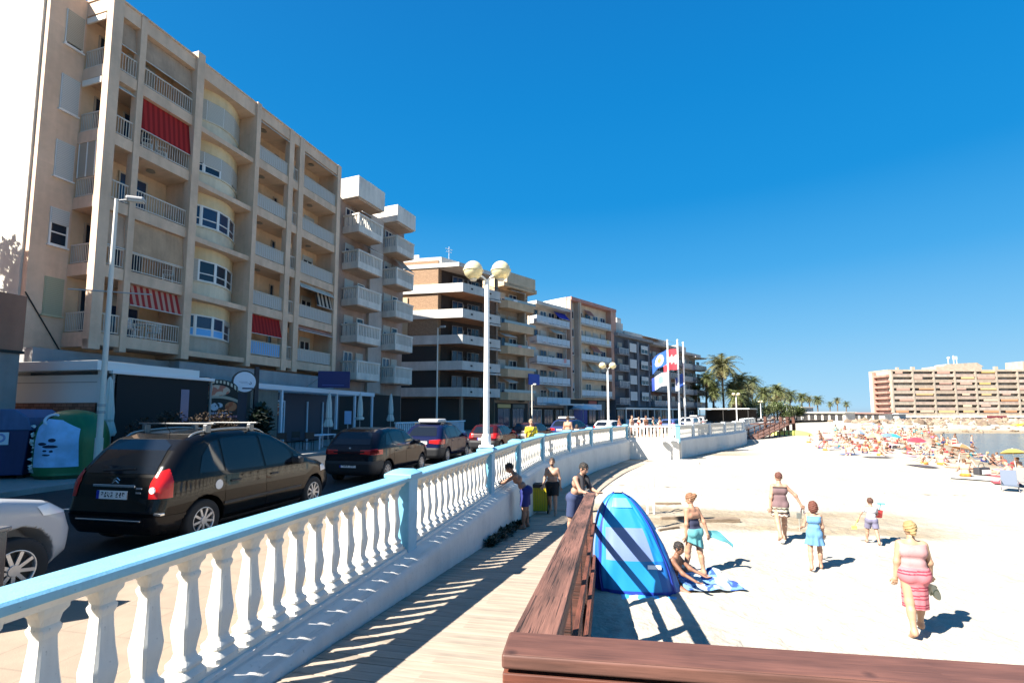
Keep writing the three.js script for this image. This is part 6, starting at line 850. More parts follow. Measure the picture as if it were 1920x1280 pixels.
// flags
function flag(w, h, fn, ph, droop) { const n = 22, m = 12, pos = [], col = [], idx = []; for (let i = 0; i <= n; i++) for (let j = 0; j <= m; j++) { const u = i / n, v = j / m; pos.push(-u * w * .8, -v * h - droop * u * w * (.7 + .3 * u) - .05 * Math.sin(u * 7 + ph), .10 * u * Math.sin(u * 9 + v * 1.6 + ph)); col.push(...fn(u, v)); if (i && j) { const a = i * (m + 1) + j; idx.push(a, a - 1, a - m - 2, a, a - m - 2, a - m - 1); } } const g = new THREE.BufferGeometry(); g.setAttribute('position', new THREE.Float32BufferAttribute(pos, 3)); g.setAttribute('color', new THREE.Float32BufferAttribute(col, 3)); g.setIndex(idx); g.computeVertexNormals(); return boxUV(g); }
{
  const fm = M([1, 1, 1], .85, { vertexColors: true, transmission: .2, thickness: 0 }), b = new B(), W = [.8, .8, .8];
  const blue = (u, v) => Math.hypot((u - .5) / .28, (v - .5) / .36) < 1 ? (Math.hypot((u - .5) / .15, (v - .5) / .2) < 1 ? [.7, .3, .12] : W) : [.015, .10, .42], red = (u, v) => Math.abs(v - .5) < .12 || (v > .3 && v < .7 && Math.sin(u * 20) > .4) ? [.72, .6, .55] : [.5, .03, .05], wb = (u, v) => u > .8 ? [.02, .06, .35] : Math.hypot((u - .42) / .2, (v - .5) / .3) < 1 ? [.25, .42, .7] : [.72, .76, .82], blue2 = (u, v) => u + v * .3 > 1 ? W : [.02, .08, .34];
  [[4.3, 40.5, 6.75, 'white flagpole nearest the picket balustrade, flying a blue flag above a pale one'], [5.2, 41.6, 6.9, 'middle white flagpole carrying the red flag'], [5.75, 42.5, 6.8, 'white flagpole farthest right of the three, carrying a dark blue flag']].forEach(([x, v, H, l], i) => {
    const t = thing('flagpole', l, 'flagpole', x, 0, -v, -.25); b.bar([0, 0, 0], [0, H + .9, 0], .075, 12, .05); b.sph(0, H + .95, 0, .08); b.put('pole', whiteMetal, t); b.rbox(-.2, 0, -.2, .2, .12, .2, .02); b.put('base', whiteMetal, t); b.bar([.07, .8, 0], [.06, H + .8, 0], .008, 4); b.put('halyard', whiteMetal, t);
    const fl = (fn, w, h, y, label, ph, dr) => { const o = solo('flag', flag(w, h, fn, ph, dr), fm, label, 'flag'); o.position.set(x - .07, y, -v); o.rotation.y = -.25; return o; };
    if (i === 0) { fl(blue, 1.45, 1.15, 7.0, 'blue flag with a pale round emblem on the nearest flagpole', .4, .55); const o = fl(wb, 1.5, 1.05, 5.2, 'pale blue and white flag lowest on the nearest flagpole', 2, .32); o.rotation.y = -.1; } if (i === 1) fl(red, 1.35, 1.7, 7.2, 'red flag with pale stripes on the middle flagpole', 1.2, .18); if (i === 2) fl(blue2, .8, 1.1, 5.2, 'dark blue flag hanging low on the right flagpole', 3, .5);
  });
}
// the beach tent
{
  const t = thing('beach_tent', 'blue and cyan pop-up beach tent beside the timber railing', 'tent', .36, -1.37, -10.0, .06), b = new B(), H = 1.74;
  const P = (u, w) => { // u around 0..1 (0 = +x, quarter = towards the camera), w height 0..1
    const a = u * 2 * Math.PI, c = Math.cos(a), s = Math.sin(a), e = .62, bx = Math.sign(c) * Math.pow(Math.abs(c), e) * .80, bz = Math.sign(s) * Math.pow(Math.abs(s), e) * .62, k = Math.sqrt(Math.max(0, 1 - Math.pow(w, 1.55))), wr = .010 * Math.sin(a * 19 + w * 9) + .008 * Math.sin(a * 33 - w * 17) * w + .012 * Math.sin(w * 14 + a * 5);
    return [bx * k * (1 + wr) - .30 * w, w * H, bz * k * (1 + wr) - .05 * w]; };
  const patch = (u0, u1, w0, w1, off = 0) => { const n = 12, m = 10, pos = [], idx = []; for (let j = 0; j <= m; j++) for (let i = 0; i <= n; i++) { const p = P(lerp(u0, u1, i / n), lerp(w0, w1, j / m)), l = Math.hypot(p[0] + .30 * p[1] / H, p[2]) || 1; pos.push(p[0] + (p[0] + .30 * p[1] / H) / l * off, p[1], p[2] + p[2] / l * off); if (i && j) { const a = j * (n + 1) + i; idx.push(a, a - 1, a - n - 2, a, a - n - 2, a - n - 1); } } const g = new THREE.BufferGeometry(); g.setAttribute('position', new THREE.Float32BufferAttribute(pos, 3)); g.setIndex(idx); g.computeVertexNormals(); return boxUV(g); };
  const cyan = M([.003, .21, .50], .55, { transmission: .15, thickness: 0 }), mid = M([.003, .11, .38], .55, { transmission: .12, thickness: 0 }), navy = M([.006, .03, .26], .55), mesh = M([.16, .24, .46], .7, { transmission: .25, thickness: 0 });
  const cor = [.125, .375, .625, .875];
  // four sides: towards camera .125-.375, away .625-.875, left .375-.625, right (open) .875-1.125
  const side = (a, c, mats) => { [[0, .05, navy], [.05, .34, mats[0]], [.34, .66, mats[1]], [.66, .985, mats[2]]].forEach(([w0, w1, m]) => part('fabric_panel', patch(a, c, w0, w1), m, t)); };
  side(.135, .19, [mid, cyan, cyan]); side(.19, .335, [cyan, mesh, cyan]); side(.335, .375, [cyan, cyan, cyan]); side(.375, .43, [navy, mid, cyan]); side(.43, .57, [mid, mesh, mid]); side(.57, .625, [navy, mid, mid]); side(.625, .875, [cyan, cyan, cyan]);
  part('fabric_panel', patch(.875, .95, 0, .95), cyan, t); part('fabric_panel', patch(1.05, 1.135, 0, .95), mid, t); part('fabric_panel', patch(.95, 1.05, .62, .985), cyan, t);
  for (const u of cor) { const pts = []; for (let i = 0; i <= 12; i++) { const p = P(u, i / 12 * .99); pts.push([p[0] * 1.01, p[1], p[2] * 1.01]); } b.tube(pts, .012, 6, 30); b.put('pole', navy, t); part('seam_band', patch(u - .012, u + .012, 0, .97, .006), navy, t); }
  part('ventilation_cap', patch(.2, .3, .86, .95, .02), M([.10, .55, .75], .5), t); b.rbox(-.12, 0, -.0, .12, .07, .006, .002); const lab = b.put('white_label', M([.75, .8, .86], .6), t); { const p = P(.2, .27); lab.position.set(p[0], p[1], p[2] + .02); lab.rotation.set(-.28, .1, 0); }
  b.box(-.76, .01, -.58, .76, .02, .58); b.put('groundsheet', navy, t);
  // ruffled skirt lying out on the sand at the front
  const g = new THREE.PlaneGeometry(1.1, .26, 30, 6); g.rotateX(-Math.PI / 2); const p = g.attributes.position; for (let i = 0; i < p.count; i++) p.setY(i, .03 + .025 * Math.sin(p.getX(i) * 23) * Math.cos(p.getZ(i) * 11)); g.translate(.22, 0, .74); g.computeVertexNormals(); part('sand_flap', boxUV(g), M([.05, .34, .62], .6), t);
}
{ // towels
  const cloth = (w, d, amp, sd, col) => { const g = new THREE.PlaneGeometry(w, d, 44, 44); g.rotateX(-Math.PI / 2); const p = g.attributes.position, c = []; for (let i = 0; i < p.count; i++) { const x = p.getX(i), z = p.getZ(i), n = vnoise(x * 4 + 9, z * 4 + 3, sd), k = vnoise(x * 9, z * 9, sd + 1); p.setXYZ(i, x + .06 * (k - .5), .015 + amp * n * n + .02 * k, z + .08 * (n - .5)); c.push(...col(x, z, n, k)); } g.setAttribute('color', new THREE.Float32BufferAttribute(c, 3)); g.computeVertexNormals(); return boxUV(g); };
  const pat1 = (x, z, n, k) => Math.sin(x * 14 + 5 * n + z * 6) > .15 ? [.32, .40, .47] : vnoise(x * 12, z * 12, 5) > .5 ? [.02, .06, .24] : [.12, .26, .46];
  const o = solo('beach_towel', cloth(1.15, 1.2, .16, 21, pat1), M([1, 1, 1], .95, { vertexColors: true }), 'crumpled blue and white patterned beach towel at the feet of the woman with the sarong', 'towel'); o.position.set(1.62, G(1.62, 10.3) + .02, -10.35); o.rotation.y = .3;
}
// posts, planks and steps in the sand
{
  const t = thing('beach_shower', 'pair of white beach shower posts standing in the sand behind the tent', 'shower', 1.1, -1.36, -16.7, 0), b = new B(); for (const x of [-.08, .12]) { b.bar([x, 0, 0], [x, x < 0 ? 1.42 : 1.25, 0], .035, 10); b.put('post', M([.74, .72, .70], .6), t); } b.bar([-.08, .8, 0], [-.24, .8, .04], .018, 6); b.bar([.12, .62, 0], [.3, .62, .05], .018, 6); b.sph(.3, .62, .05, .035); b.sph(-.24, .8, .04, .03); b.put('tap', M([.6, .58, .54], .5), t); b.rbox(-.1, .56, -.03, .14, .62, .03, .008); b.put('crossbar', M([.7, .68, .64], .6), t);
  const wd = M([.34, .25, .17], .85, { map: rep(woodT, 1.5, .4) });
  const plank = (label, x0, v0, x1, v1, w, h) => { const L = Math.hypot(x1 - x0, v1 - v0), o = solo('wooden_board', boxUV(new B().rbox(-L / 2, -.03, -w / 2, L / 2, h, w / 2, .015).geo()), wd, label, 'board'); const x = (x0 + x1) / 2, v = (v0 + v1) / 2; o.position.set(x, sandY(x, v) + .005, -v); o.rotation.y = Math.atan2(v1 - v0, x1 - x0); return o; };
  plank('long wooden board lying on the sand behind the woman with the sarong', 2.2, 15.75, 3.6, 16.15, .32, .10); plank('thin board half buried in the sand left of the woman with the sarong', 1.15, 14.35, 1.75, 14.85, .07, .05); plank('upper of two low boards beside the shower posts', 1.4, 18.5, 2.3, 18.7, .08, .09); plank('lower of two low boards beside the shower posts', 1.35, 15.9, 2.2, 16.2, .08, .08);
}
// ---------- palms, bushes, far beach, hotel, bathers ----------
const frondG = (sd, L) => { reseed(sd); const pos = [], N = 20; const rach = t => V3(L * t * (1 - .15 * t), L * (.42 * t - .78 * t * t), 0); for (let i = 1; i <= N; i++) { const t = i / N, p = rach(t), q = rach(t - .5 / N), l = L * .30 * Math.sin(Math.PI * (.12 + .82 * t)); for (const s of [-1, 1]) { const e = p.clone().add(V3(l * .45, -l * .35 + rnd(-.05, .05), s * l * .85)), w = .035 * L / 3; pos.push(q.x, q.y, q.z, p.x + w, p.y, p.z, e.x, e.y, e.z); } const u = rach(t - 1 / N); pos.push(u.x, u.y, u.z - .03, u.x, u.y, u.z + .03, p.x, p.y, p.z); } const g = new THREE.BufferGeometry(); g.setAttribute('position', new THREE.Float32BufferAttribute(pos, 3)); g.computeVertexNormals(); return boxUV(g); };
const fr = [frondG(1, 1), frondG(2, 1), frondG(3, 1)];
const palmLeaf = [leafM([.13, .15, .045]), leafM([.17, .165, .06]), leafM([.11, .135, .05])], palmDead = M([.19, .13, .06], .9), palmTrunk = M([.17, .125, .085], .95, { map: grimeM[1] });
function palmTree(label, x, v, yC, Rr, k, n = 46) {
  const y0 = -.1, t = thing('palm_tree', label, 'palm tree', x, y0, -v, k * 1.3, 'palms behind the beach'), b = new B(); reseed(900 + k); const H = yC - y0, lx = rnd(-.4, .4) * Math.min(1, H / 6);
  b.tube([[0, 0, 0], [lx * .3, H * .35, 0], [lx * .7, H * .7, lx * .2], [lx, H - .1, lx * .3]], .17 * Math.min(1.3, H / 7 + .3), 8, 16); b.put('trunk', palmTrunk, t);
  const cr = (nn, e0, e1, sc) => { for (let i = 0; i < nn; i++) { const a = i * 2.39996 + rnd(-.2, .2), e = lerp(e0, e1, (i + .5) / nn) + rnd(-.12, .12); b.add(fr[i % 3], new THREE.Matrix4().compose(V3(lx, H, lx * .3), new THREE.Quaternion().setFromEuler(new THREE.Euler(0, a, e, 'YXZ')), V3(Rr * sc * rnd(.85, 1.12), Rr * sc * rnd(.85, 1.1), Rr * sc))); } };
  cr(n, 1.05, -.55, 1.05); b.put('crown', palmLeaf[k % 3], t); cr(16, -.55, -1.15, .75); b.put('dry_fronds', palmDead, t); return t;
}
[[19.8, 114, 9.3, 3.1, 'bushy palm close against the last grey block'], [24.1, 117, 12.3, 4.8, 'tallest palm with the largest crown beside the last grey block'], [26.7, 120, 7.6, 2.9, 'medium palm leaning just right of the tallest palm'], [21.2, 113, 6.1, 2.6, 'low palm under the crown of the tallest palm'], [32.6, 134, 5.6, 2.8, 'low palm in the gap right of the tallest palm clump'], [38.9, 151, 10.6, 3.6, 'slim palm standing out above the green bushes'], [40.5, 146, 7.3, 3.9, 'broad palm right of the slim palm above the bushes'], [41.7, 142, 4.7, 2.8, 'low palm half hidden in the green bushes'], [58.3, 181, 7.8, 3.7, 'broad palm rising at the right end of the bushes'], [65.5, 192, 7.6, 3.0, 'palm just right of the bushes before the far villas'], [70.8, 199, 7.2, 2.0, 'thin palm in front of the pale blue gap'], [75.4, 205, 6.9, 2.9, 'round-headed palm left of the low beach bars'], [99.3, 256, 6.4, 2.3, 'leftmost of the three far thin palms before the hotel'], [105, 262, 8.2, 2.7, 'tallest of the three far thin palms before the hotel'], [111.5, 269, 6.6, 2.6, 'rightmost far thin palm nearest the hotel'], [30, 127, 6.2, 2.6, 'small palm behind the dark canopy roof'], [35, 140, 8.2, 3.3, 'palm behind the white globe lamp in the palm row'], [28.5, 122, 9.4, 3.6, 'full palm between the tallest palm and the bushes'], [45.5, 152, 8.4, 3.4, 'palm leaning right at the middle of the bushes'], [51, 166, 8.0, 3.4, 'palm above the right end of the bushes'], [22.6, 121, 7.9, 3.2, 'palm filling the gap left of the tallest palm'], [26, 113.5, 5.4, 3.0, 'short palm in front of the tallest palm trunk'], [31, 131, 7.4, 3.3, 'palm over the dark canopy roof'], [18.2, 116, 6.9, 2.8, 'small palm touching the balconies of the last grey block']].forEach((p, k) => palmTree(p[4], p[0], p[1], p[2], p[3], k, p[1] > 220 ? 26 : 46));
[[32.1, 131, 2.4, 3.2], [36.8, 136, 2.7, 3.6], [42.1, 139, 2.3, 3.2], [47.3, 148, 1.9, 2.6], [24.4, 125, 1.6, 2.4], [27.5, 123, 1.5, 2.2], [53, 160, 2.2, 2.8], [29.5, 126, 2.2, 3.0]].forEach(([x, v, yC, r], k) => {
  const t = thing('bushy_tree', ['bushy green tree behind the beach just right of the palm clump', 'large round green tree in the middle of the bushes', 'bright green tree beside the dark timber post', 'small green tree at the right end of the bushes', 'dark shrub under the tallest palm, nearer the grey block', 'dark shrub under the tallest palm, nearer the bushes', 'far green tree behind the right end of the bushes', 'green shrub mass right of the tallest palm trunk'][k], 'tree', x, -.1, -v), b = new B(); b.bar([0, 0, 0], [.2, yC, 0], .22, 7, .1); b.bar([.1, yC * .6, 0], [1, yC + .8, .3], .1, 6, .05); b.bar([.1, yC * .6, 0], [-.9, yC + .7, -.2], .1, 6, .05); b.put('trunk', palmTrunk, t);
  for (let i = 0; i < 12; i++) { reseed(500 + k * 20 + i); const a = rnd(0, 6.28), q = rnd(.2, .75) * r; b.add(leafCluster(210, [r * .38, r * .32, r * .38], .42, 700 + k * 20 + i), xf(Math.cos(a) * q, yC + rnd(-.35, .65) * r, Math.sin(a) * q)); } b.put('crown', leafM(k > 3 && k < 6 ? [.03, .035, .02] : [[.10, .125, .035], [.12, .145, .045], [.09, .125, .03], [.10, .12, .045]][k % 4]), t);
});
// far beach structures
{
  const b = new B(), dw = M([.09, .04, .028], .9), wh = M([.74, .72, .68], .7);
  const t = thing('timber_ramp', 'far red-brown timber ramp with posts leading up from the sand', 'ramp', 16.8, -1.3, -67, 1.02); b.add(new THREE.BoxGeometry(15, .14, 1.8), xf(7.2, .75, 0, 0, 0, .11)); b.put('deck', M([.11, .055, .04], .9), t); for (const z of [-.9, .9]) { b.add(new THREE.BoxGeometry(15, .09, .09), xf(7.2, 1.7, z, 0, 0, .11)); b.add(new THREE.BoxGeometry(15, .07, .05), xf(7.2, 1.2, z, 0, 0, .11)); b.put('handrail', dw, t); for (let i = 0; i < 7; i++) { b.box(i * 2.35 - .06, -.1, z - .06, i * 2.35 + .06, 1.05 + i * .26, z + .06); b.put('post', dw, t); } }
  const t2 = thing('beach_deck', 'dark timber viewing deck on tall posts at the end of the far ramp', 'deck', 24.0, -1.3, -82, 1.0); b.box(-1, 1.5, -3.2, 6, 1.66, 1.4); b.put('deck', dw, t2); for (const [x, z] of [[-.8, 1.2], [5.8, 1.2], [2.5, 1.2], [5.8, -3]]) { b.box(x - .2, -.2, z - .2, x + .2, 2.7, z + .2); b.put('post', dw, t2); } b.box(-1, 2.55, 1.3, 6, 2.65, 1.4); b.put('handrail', dw, t2);
  const t3 = thing('beached_boat', 'yellow-green boat lying under the dark timber deck', 'boat', 25.6, -1.3, -79.5, .1); { const g = new THREE.SphereGeometry(1, 20, 10, 0, 6.283, 0, Math.PI / 2); g.scale(2.9, .75, .9); b.add(g); b.put('hull', M([.62, .60, .12], .6), t3); b.rbox(-2.7, .0, -.95, 2.7, .08, .95, .03); b.put('gunwale', M([.5, .5, .2], .6), t3); }
  const t4 = thing('kayak', 'yellow boat at the water\'s edge before the right end of the hotel', 'boat', 91, -1.0, -131, .12); { const g = new THREE.SphereGeometry(1, 20, 10); g.scale(4.6, .65, .8); b.add(g); b.put('hull', M([.75, .52, .01], .45), t4); b.rbox(-1.4, .5, -.4, 1.4, .72, .4, .1); b.put('seat', M([.6, .42, .02], .5), t4); }
  // low beach bars
  for (const [x, v, w, h, c, l] of [[62, 165, 14, 2.9, [.68, .64, .58], 'low cream beach bar with a flat roof left of the hotel'], [80, 185, 17, 2.7, [.40, .16, .13], 'low maroon-roofed beach bar nearest the hotel'], [60, 183, 8, 4.6, [.62, .55, .47], 'two-storey cream villa behind the beach bars'], [100, 215, 15, 2.4, [.72, .70, .66], 'white low bar right beside the hotel\'s end wall']]) { const q = thing('beach_bar', l, 'building', x, -.8, -v, -1.0), bb = new B(); bb.box(-w / 2, 0, -4, w / 2, h, 0); bb.put('wall', plaster([.66, .62, .56]), q); bb.box(-w / 2 - .4, h, -4.3, w / 2 + .4, h + .3, .8); bb.put('roof', M(c, .8), q); for (let i = 0; i < Math.floor(w / 2.2); i++) { bb.box(-w / 2 + .6 + i * 2.2, .6, .0, -w / 2 + 2.1 + i * 2.2, h - .5, .06); bb.put('window', DK, q); } }
  const t6 = thing('canopy_roof', 'flat dark canopy before the tallest palm', 'canopy', 22, 0, -104, -.6); b.box(-5, 2.7, -2, 5, 2.9, 2); b.put('roof', M([.5, .5, .48], .8), t6); for (const x of [-4.7, 0, 4.7]) { b.box(x - .06, 0, 1.8, x + .06, 2.7, 1.9); b.put('post', DK, t6); } b.box(-4.9, .3, -1.9, 4.9, 2.6, -1.8); b.put('back_wall', DK, t6);
  const t7 = thing('open_parasol', 'wide white terrace parasol under the tall cream block', 'parasol', -4.6, 0, -76.5); { const g = new THREE.ConeGeometry(2.1, .85, 8, 1, true); b.add(g, xf(0, 3.0, 0)); b.put('canopy', M([.70, .72, .76], .9), t7); b.bar([0, 0, 0], [0, 3.4, 0], .04, 6); b.put('pole', greyMetal, t7); }
  const t8 = thing('terrace_pavilion', 'white-framed terrace pavilion under the slate-grey block', 'pavilion', 2, 0, -86, Math.PI / 2 - 31 * R); for (let i = 0; i < 9; i++) { b.box(i * 2.6 - .08, 0, 0, i * 2.6 + .08, 2.6, .16); b.put('post', wh, t8); } b.box(-.3, 2.6, -3, 21.2, 2.9, .3); b.put('roof_edge', wh, t8); b.box(0, .1, -2.9, 21, 2.5, -2.8); b.put('back_wall', M([.06, .07, .09], .5), t8); b.box(0, .1, .02, 21, .9, .06); b.put('low_screen', M([.5, .56, .62], .4), t8);
}
{ // rocks
  const ig = new THREE.IcosahedronGeometry(1, 1), p = ig.attributes.position; reseed(61); for (let i = 0; i < p.count; i++) { const k = 1 + .28 * (vnoise(p.getX(i) * 2 + 5, p.getY(i) * 2 + p.getZ(i) * 3, 4) - .5) * 2; p.setXYZ(i, p.getX(i) * k, p.getY(i) * k * .7, p.getZ(i) * k); } ig.computeVertexNormals(); boxUV(ig);
  const N = 2600, im = new THREE.InstancedMesh(ig, M([1, 1, 1], .95), N), m = new THREE.Matrix4(); let n = 0; while (n < N) { const x = rnd(62, 230), v = rnd(112, 222); const d = distLine(shore, x, v); if (d > 1.5 || v < x * .12 + 104) continue; const s = rnd(.25, 1) * (v < 128 ? .55 : .9); m.compose(V3(x, sandH(x, v) + s * .1, -v), new THREE.Quaternion().setFromEuler(new THREE.Euler(rnd(0, 6), rnd(0, 6), rnd(0, 6))), V3(s * rnd(.8, 1.5), s * rnd(.6, 1), s)); im.setMatrixAt(n, m); const c = pick([[.22, .17, .12], [.25, .19, .135], [.17, .13, .09], [.28, .24, .2], [.14, .10, .075], [.24, .16, .125]]); im.setColorAt(n, C(...c)); n++; }
  im.name = 'rocks'; im.castShadow = im.receiveShadow = true; tag(im, 'tan boulders of the rocky shore in front of the hotel', 'rocks', null, 'stuff'); scene.add(im);
}
// the hotel across the bay
{
  const t = thing('hotel_building', 'wide cream hotel block with eight rows of balconies across the bay', 'building', 124, -1.7, -252.2, Math.PI / 2 - 78.33 * R), b = new B(), W = 76, FL = 8, h = 2.52, Y = k => 2.6 + k * h; reseed(88);
  const cr = plaster([.44, .345, .26]), slab = plaster([.47, .39, .305]), terra = plaster([.46, .25, .19]);
  b.box(-.2, 0, -14, W, Y(FL) + .2, -1.5); b.put('wall', plaster([.66, .52, .41]), t); b.box(-.25, Y(FL) + .2, -14, W, Y(FL) + .9, -1.9); b.put('roof_parapet', slab, t);
  b.box(-.3, 0, -2.2, W, .9, .4); b.box(-.3, 1.9, -2.2, W, 2.6, .5); b.put('terrace_band', M([.80, .78, .72], .8), t); for (let x = 0; x < W; x += 6.6) { b.box(x + .5, .9, -2.1, x + 6, 1.85, -1.9); b.put('shop_window', M([.2, .22, .2], .3), t); } b.box(41, .4, .3, 50, 2.6, .7); b.put('maroon_awning', M([.16, .02, .03], .8), t);
  const nb = 8, bw = 9.5; for (let i = 0; i <= nb; i++) { b.box(i * bw - .35, 0, -2.2, i * bw + .35, Y(FL) + .5, .15); b.put('pier', slab, t); }
  for (let k = 0; k <= FL; k++) { b.box(-.2, Y(k) - .15, -2.2, W, Y(k) + .12, .1); b.put('floor_slab', slab, t); }
  for (let k = 0; k < FL; k++) for (let i = 0; i < nb; i++) {
    const x0 = i * bw + .4, x1 = i * bw + bw - .4, y = Y(k); b.box(x0, y + .13, -.02, x1, y + 1.22, .04); b.put('balcony_front', pick([slab, cr, plaster([.54, .43, .36]), plaster([.48, .36, .29])]), t);
    const ng = 3; for (let q = 0; q < ng; q++) { const a = lerp(x0, x1, q / ng) + .25, c = lerp(x0, x1, (q + 1) / ng) - .25; b.box(a, y + .2, -1.49, c, y + 2.1, -1.42); const w = b.put('window', pick([M([.22, .19, .16], .4), M([.40, .33, .26], .6), M([.55, .47, .39], .7), M([.30, .25, .2], .5)]), t); }
    if (rnd() < .6) { const a = rnd(x0, x0 + 2.5), c = Math.min(x1, a + rnd(3, 8)); b.box(a, y + rnd(1.35, 1.75), .02, c, y + 2.36, .1); b.put('awning', M(pick([[.56, .36, .13], [.52, .24, .12], [.48, .30, .23], [.54, .43, .30], [.46, .26, .2], [.56, .38, .18]]), .9), t); }
  }
  for (let k = 0; k < FL; k++) { b.box(-1.8, Y(k), -9, -.2, Y(k) + 1.0, -1); b.put('end_balcony', terra, t); } b.box(-1.6, 0, -10, -.3, Y(FL), -9); b.put('end_wall', terra, t);
  b.box(23, Y(FL) + .9, -11, 44, Y(FL) + 2.4, -3); b.poly([[27, Y(FL) + 2.4], [46, Y(FL) + 2.4], [43, Y(FL) + 4.3], [29, Y(FL) + 3.6]], 6, xf(0, 0, -10)); b.box(63, Y(FL) + .9, -11, W, Y(FL) + 4.8, -3); b.box(8, Y(FL) + .9, -8, 9, Y(FL) + 2.4, -7); b.box(15, Y(FL) + .9, -8, 16.5, Y(FL) + 2.6, -7); b.box(54, Y(FL) + .9, -8, 55.5, Y(FL) + 2.8, -7); b.put('roof_house', slab, t);
  for (const [x, y] of [[31.5, 7.2], [34, 7.8], [35.4, 7.4]]) b.bar([x, Y(FL) + 2, -6], [x, Y(FL) + y, -6], .18, 5); b.box(33.8, Y(FL) + 6, -6.3, 35.6, Y(FL) + 7.4, -5.8); b.sph(31.5, Y(FL) + 6.6, -5.8, .6); b.put('antenna', M([.75, .75, .75], .5), t);
}
// sunbathers: a few figures built once, then copied
const swim = (c, top) => [{ name: 'swimwear', type: 'shorts', len: .35, top: .04, inf: .012, c }, ...(top ? [{ name: 'swim_top', type: 'top', top: .34, bot: .2, inf: .01, c }] : [])];
const protoDefs = [
  ['standing', { legs: [[4, 4, 4], [-4, 4, 2]], arms: [[4, 10, 20], [4, 10, 20]] }], ['walking', { legs: [[20, 3, 8], [-18, 3, 14]], arms: [[-18, 8, 14], [20, 8, 16]] }],
  ['sitting', { lean: 12, seat: .1, legs: [[66, 8, 100], [70, 8, 104]], arms: [[46, 6, 20], [46, 6, 20]] }], ['leaning back', { lean: -26, seat: .1, legs: [[84, 6, 12], [78, 6, 60]], arms: [[-46, 14, 4], [-46, 14, 4]] }],
  ['lying', { lying: -Math.PI / 2, legs: [[4, 6, 6], [4, 6, 14]], arms: [[4, 16, 10], [4, 16, 10]] }]];
const swimC = [['red', [.5, .03, .04]], ['dark blue', [.02, .03, .16]], ['black', [.015, .015, .02]], ['orange', [.7, .25, .04]], ['turquoise', [.03, .4, .45]], ['pink', [.7, .2, .35]]];
const protos = []; for (const [nm, po] of protoDefs) for (const f of [0, 1]) { const c = swimC[(protos.length * 5 + 1) % 6]; const p = makePerson({ q: 'low', H: f ? 1.63 : 1.74, fat: 1.08, fem: !!f, skin: pick([TAN, FAIR, [.46, .27, .19], DARKT]), hair: { style: f ? 'bob' : 'short', c: pick([[.03, .02, .015], [.12, .06, .03], [.35, .25, .13]]) }, clothes: swim(c[1], f), ...po }); protos.push({ p, nm, f, c: c[0] }); }
const bathers = [];
function bather(k, x, v, turn, label) { const d = protos[k], o = d.p.clone(); o.userData = {}; o.name = numbered('person'); o.position.set(x, sandH(x, v), -v); o.rotation.y = turn; scene.add(o); tag(o, label || `far ${d.f ? 'woman' : 'man'} in ${d.c} swimwear ${d.nm} ${distLine(shore, x, v) > -3 ? 'at the water' : 'on dry sand'}, ${v < 42 ? 'near end' : v < 65 ? 'middle' : 'far end'} of crowd`, 'person', label ? null : 'bathers crowded along the waterline'); return o; }
reseed(4242);
for (let i = 0, n = 0; n < 170 && i < 9000; i++) {
  const v = lerp(25, 112, Math.pow(rnd(), 1.25)), x = rnd(17, 62), d = distLine(shore, x, v); if (d > 1.5 || d < -13 + (v > 60 ? -2 : 0)) continue; if (rnd() > sst(-15, -4, d) + .25) continue; if (bathers.some(b => Math.hypot(b[0] - x, b[1] - v) < .95)) continue; bathers.push([x, v]); n++;
  const k = rnd() < (v < 58 ? 0 : d > -2 ? .4 : .14) ? Math.floor(rnd(0, 4)) : Math.floor(rnd(4, 10)); bather(k, x, v, rnd(0, 6.28));
}
for (const [x, v, k, l] of [[14.9, 67.8, 2, 'man standing by the wall at the foot of the far timber ramp'], [15.6, 68, 3, 'woman in swimwear walking beside the far timber ramp'], [7.3, 45, 8, 'lone person lying on the sand below the white wall by the concrete block'], [1.4, 40.4, 0, 0], [2.0, 41, 1, 0], [2.5, 40.6, 2, 0], [3.1, 41.2, 3, 0], [3.6, 40.6, 1, 0], [.4, 39.6, 2, 0]]) { const kk = [0, 3, 2, 3, 0, 1, 2, 3, 4][k] ?? k; const o = bather(v > 39 && v < 42 ? [0, 1, 2, 3][k] : [0, 0, 0, 3, 0, 0, 0, 0, 8][k] || 0, x, v, rnd(0, 6), l || 'bather standing behind the picket balustrade by the flagpoles'); if (!l) { o.position.y = 0; o.userData.group = 'bathers by the flagpoles'; } if (v < 42 && v > 39) { } }
// umbrellas, towels, chairs
const umbM = c => M(c, .85, { transmission: .3, thickness: 0 });
function parasolGeo(open = 1) { const pan = []; for (let k = 0; k < 8; k++) { const n = 4, pos = [], idx = []; for (let i = 0; i <= n; i++) for (let j = 0; j <= 4; j++) { const r = i / n * .95, a = (k + j / 4) / 8 * 6.2832, sag = 1 - .06 * Math.sin(j / 4 * Math.PI) * (i / n); pos.push(Math.cos(a) * r * sag, 2.0 - .42 * Math.pow(i / n, 1.8), Math.sin(a) * r * sag); if (i && j) { const q = i * 5 + j; idx.push(q, q - 1, q - 6, q, q - 6, q - 5); } } const g = new THREE.BufferGeometry(); g.setAttribute('position', new THREE.Float32BufferAttribute(pos, 3)); g.setIndex(idx); g.computeVertexNormals(); pan.push(boxUV(g)); } return pan; }
const pans = parasolGeo(), poleG = boxUV(new B().bar([0, 0, 0], [0, 2.05, 0], .02, 6).geo());
const uSpots = []; function parasol(label, x, v, c1, c2, tilt, group) { const t = thing('beach_parasol', label, 'parasol', x, sandH(x, v) - .05, -v, rnd(0, 6), group); pans.forEach((g, k) => part('canopy_panel', g, umbM(k % 2 ? c2 : c1), t)); part('pole', poleG, whiteMetal, t); t.rotation.z = tilt; t.scale.setScalar(.78); return t; }
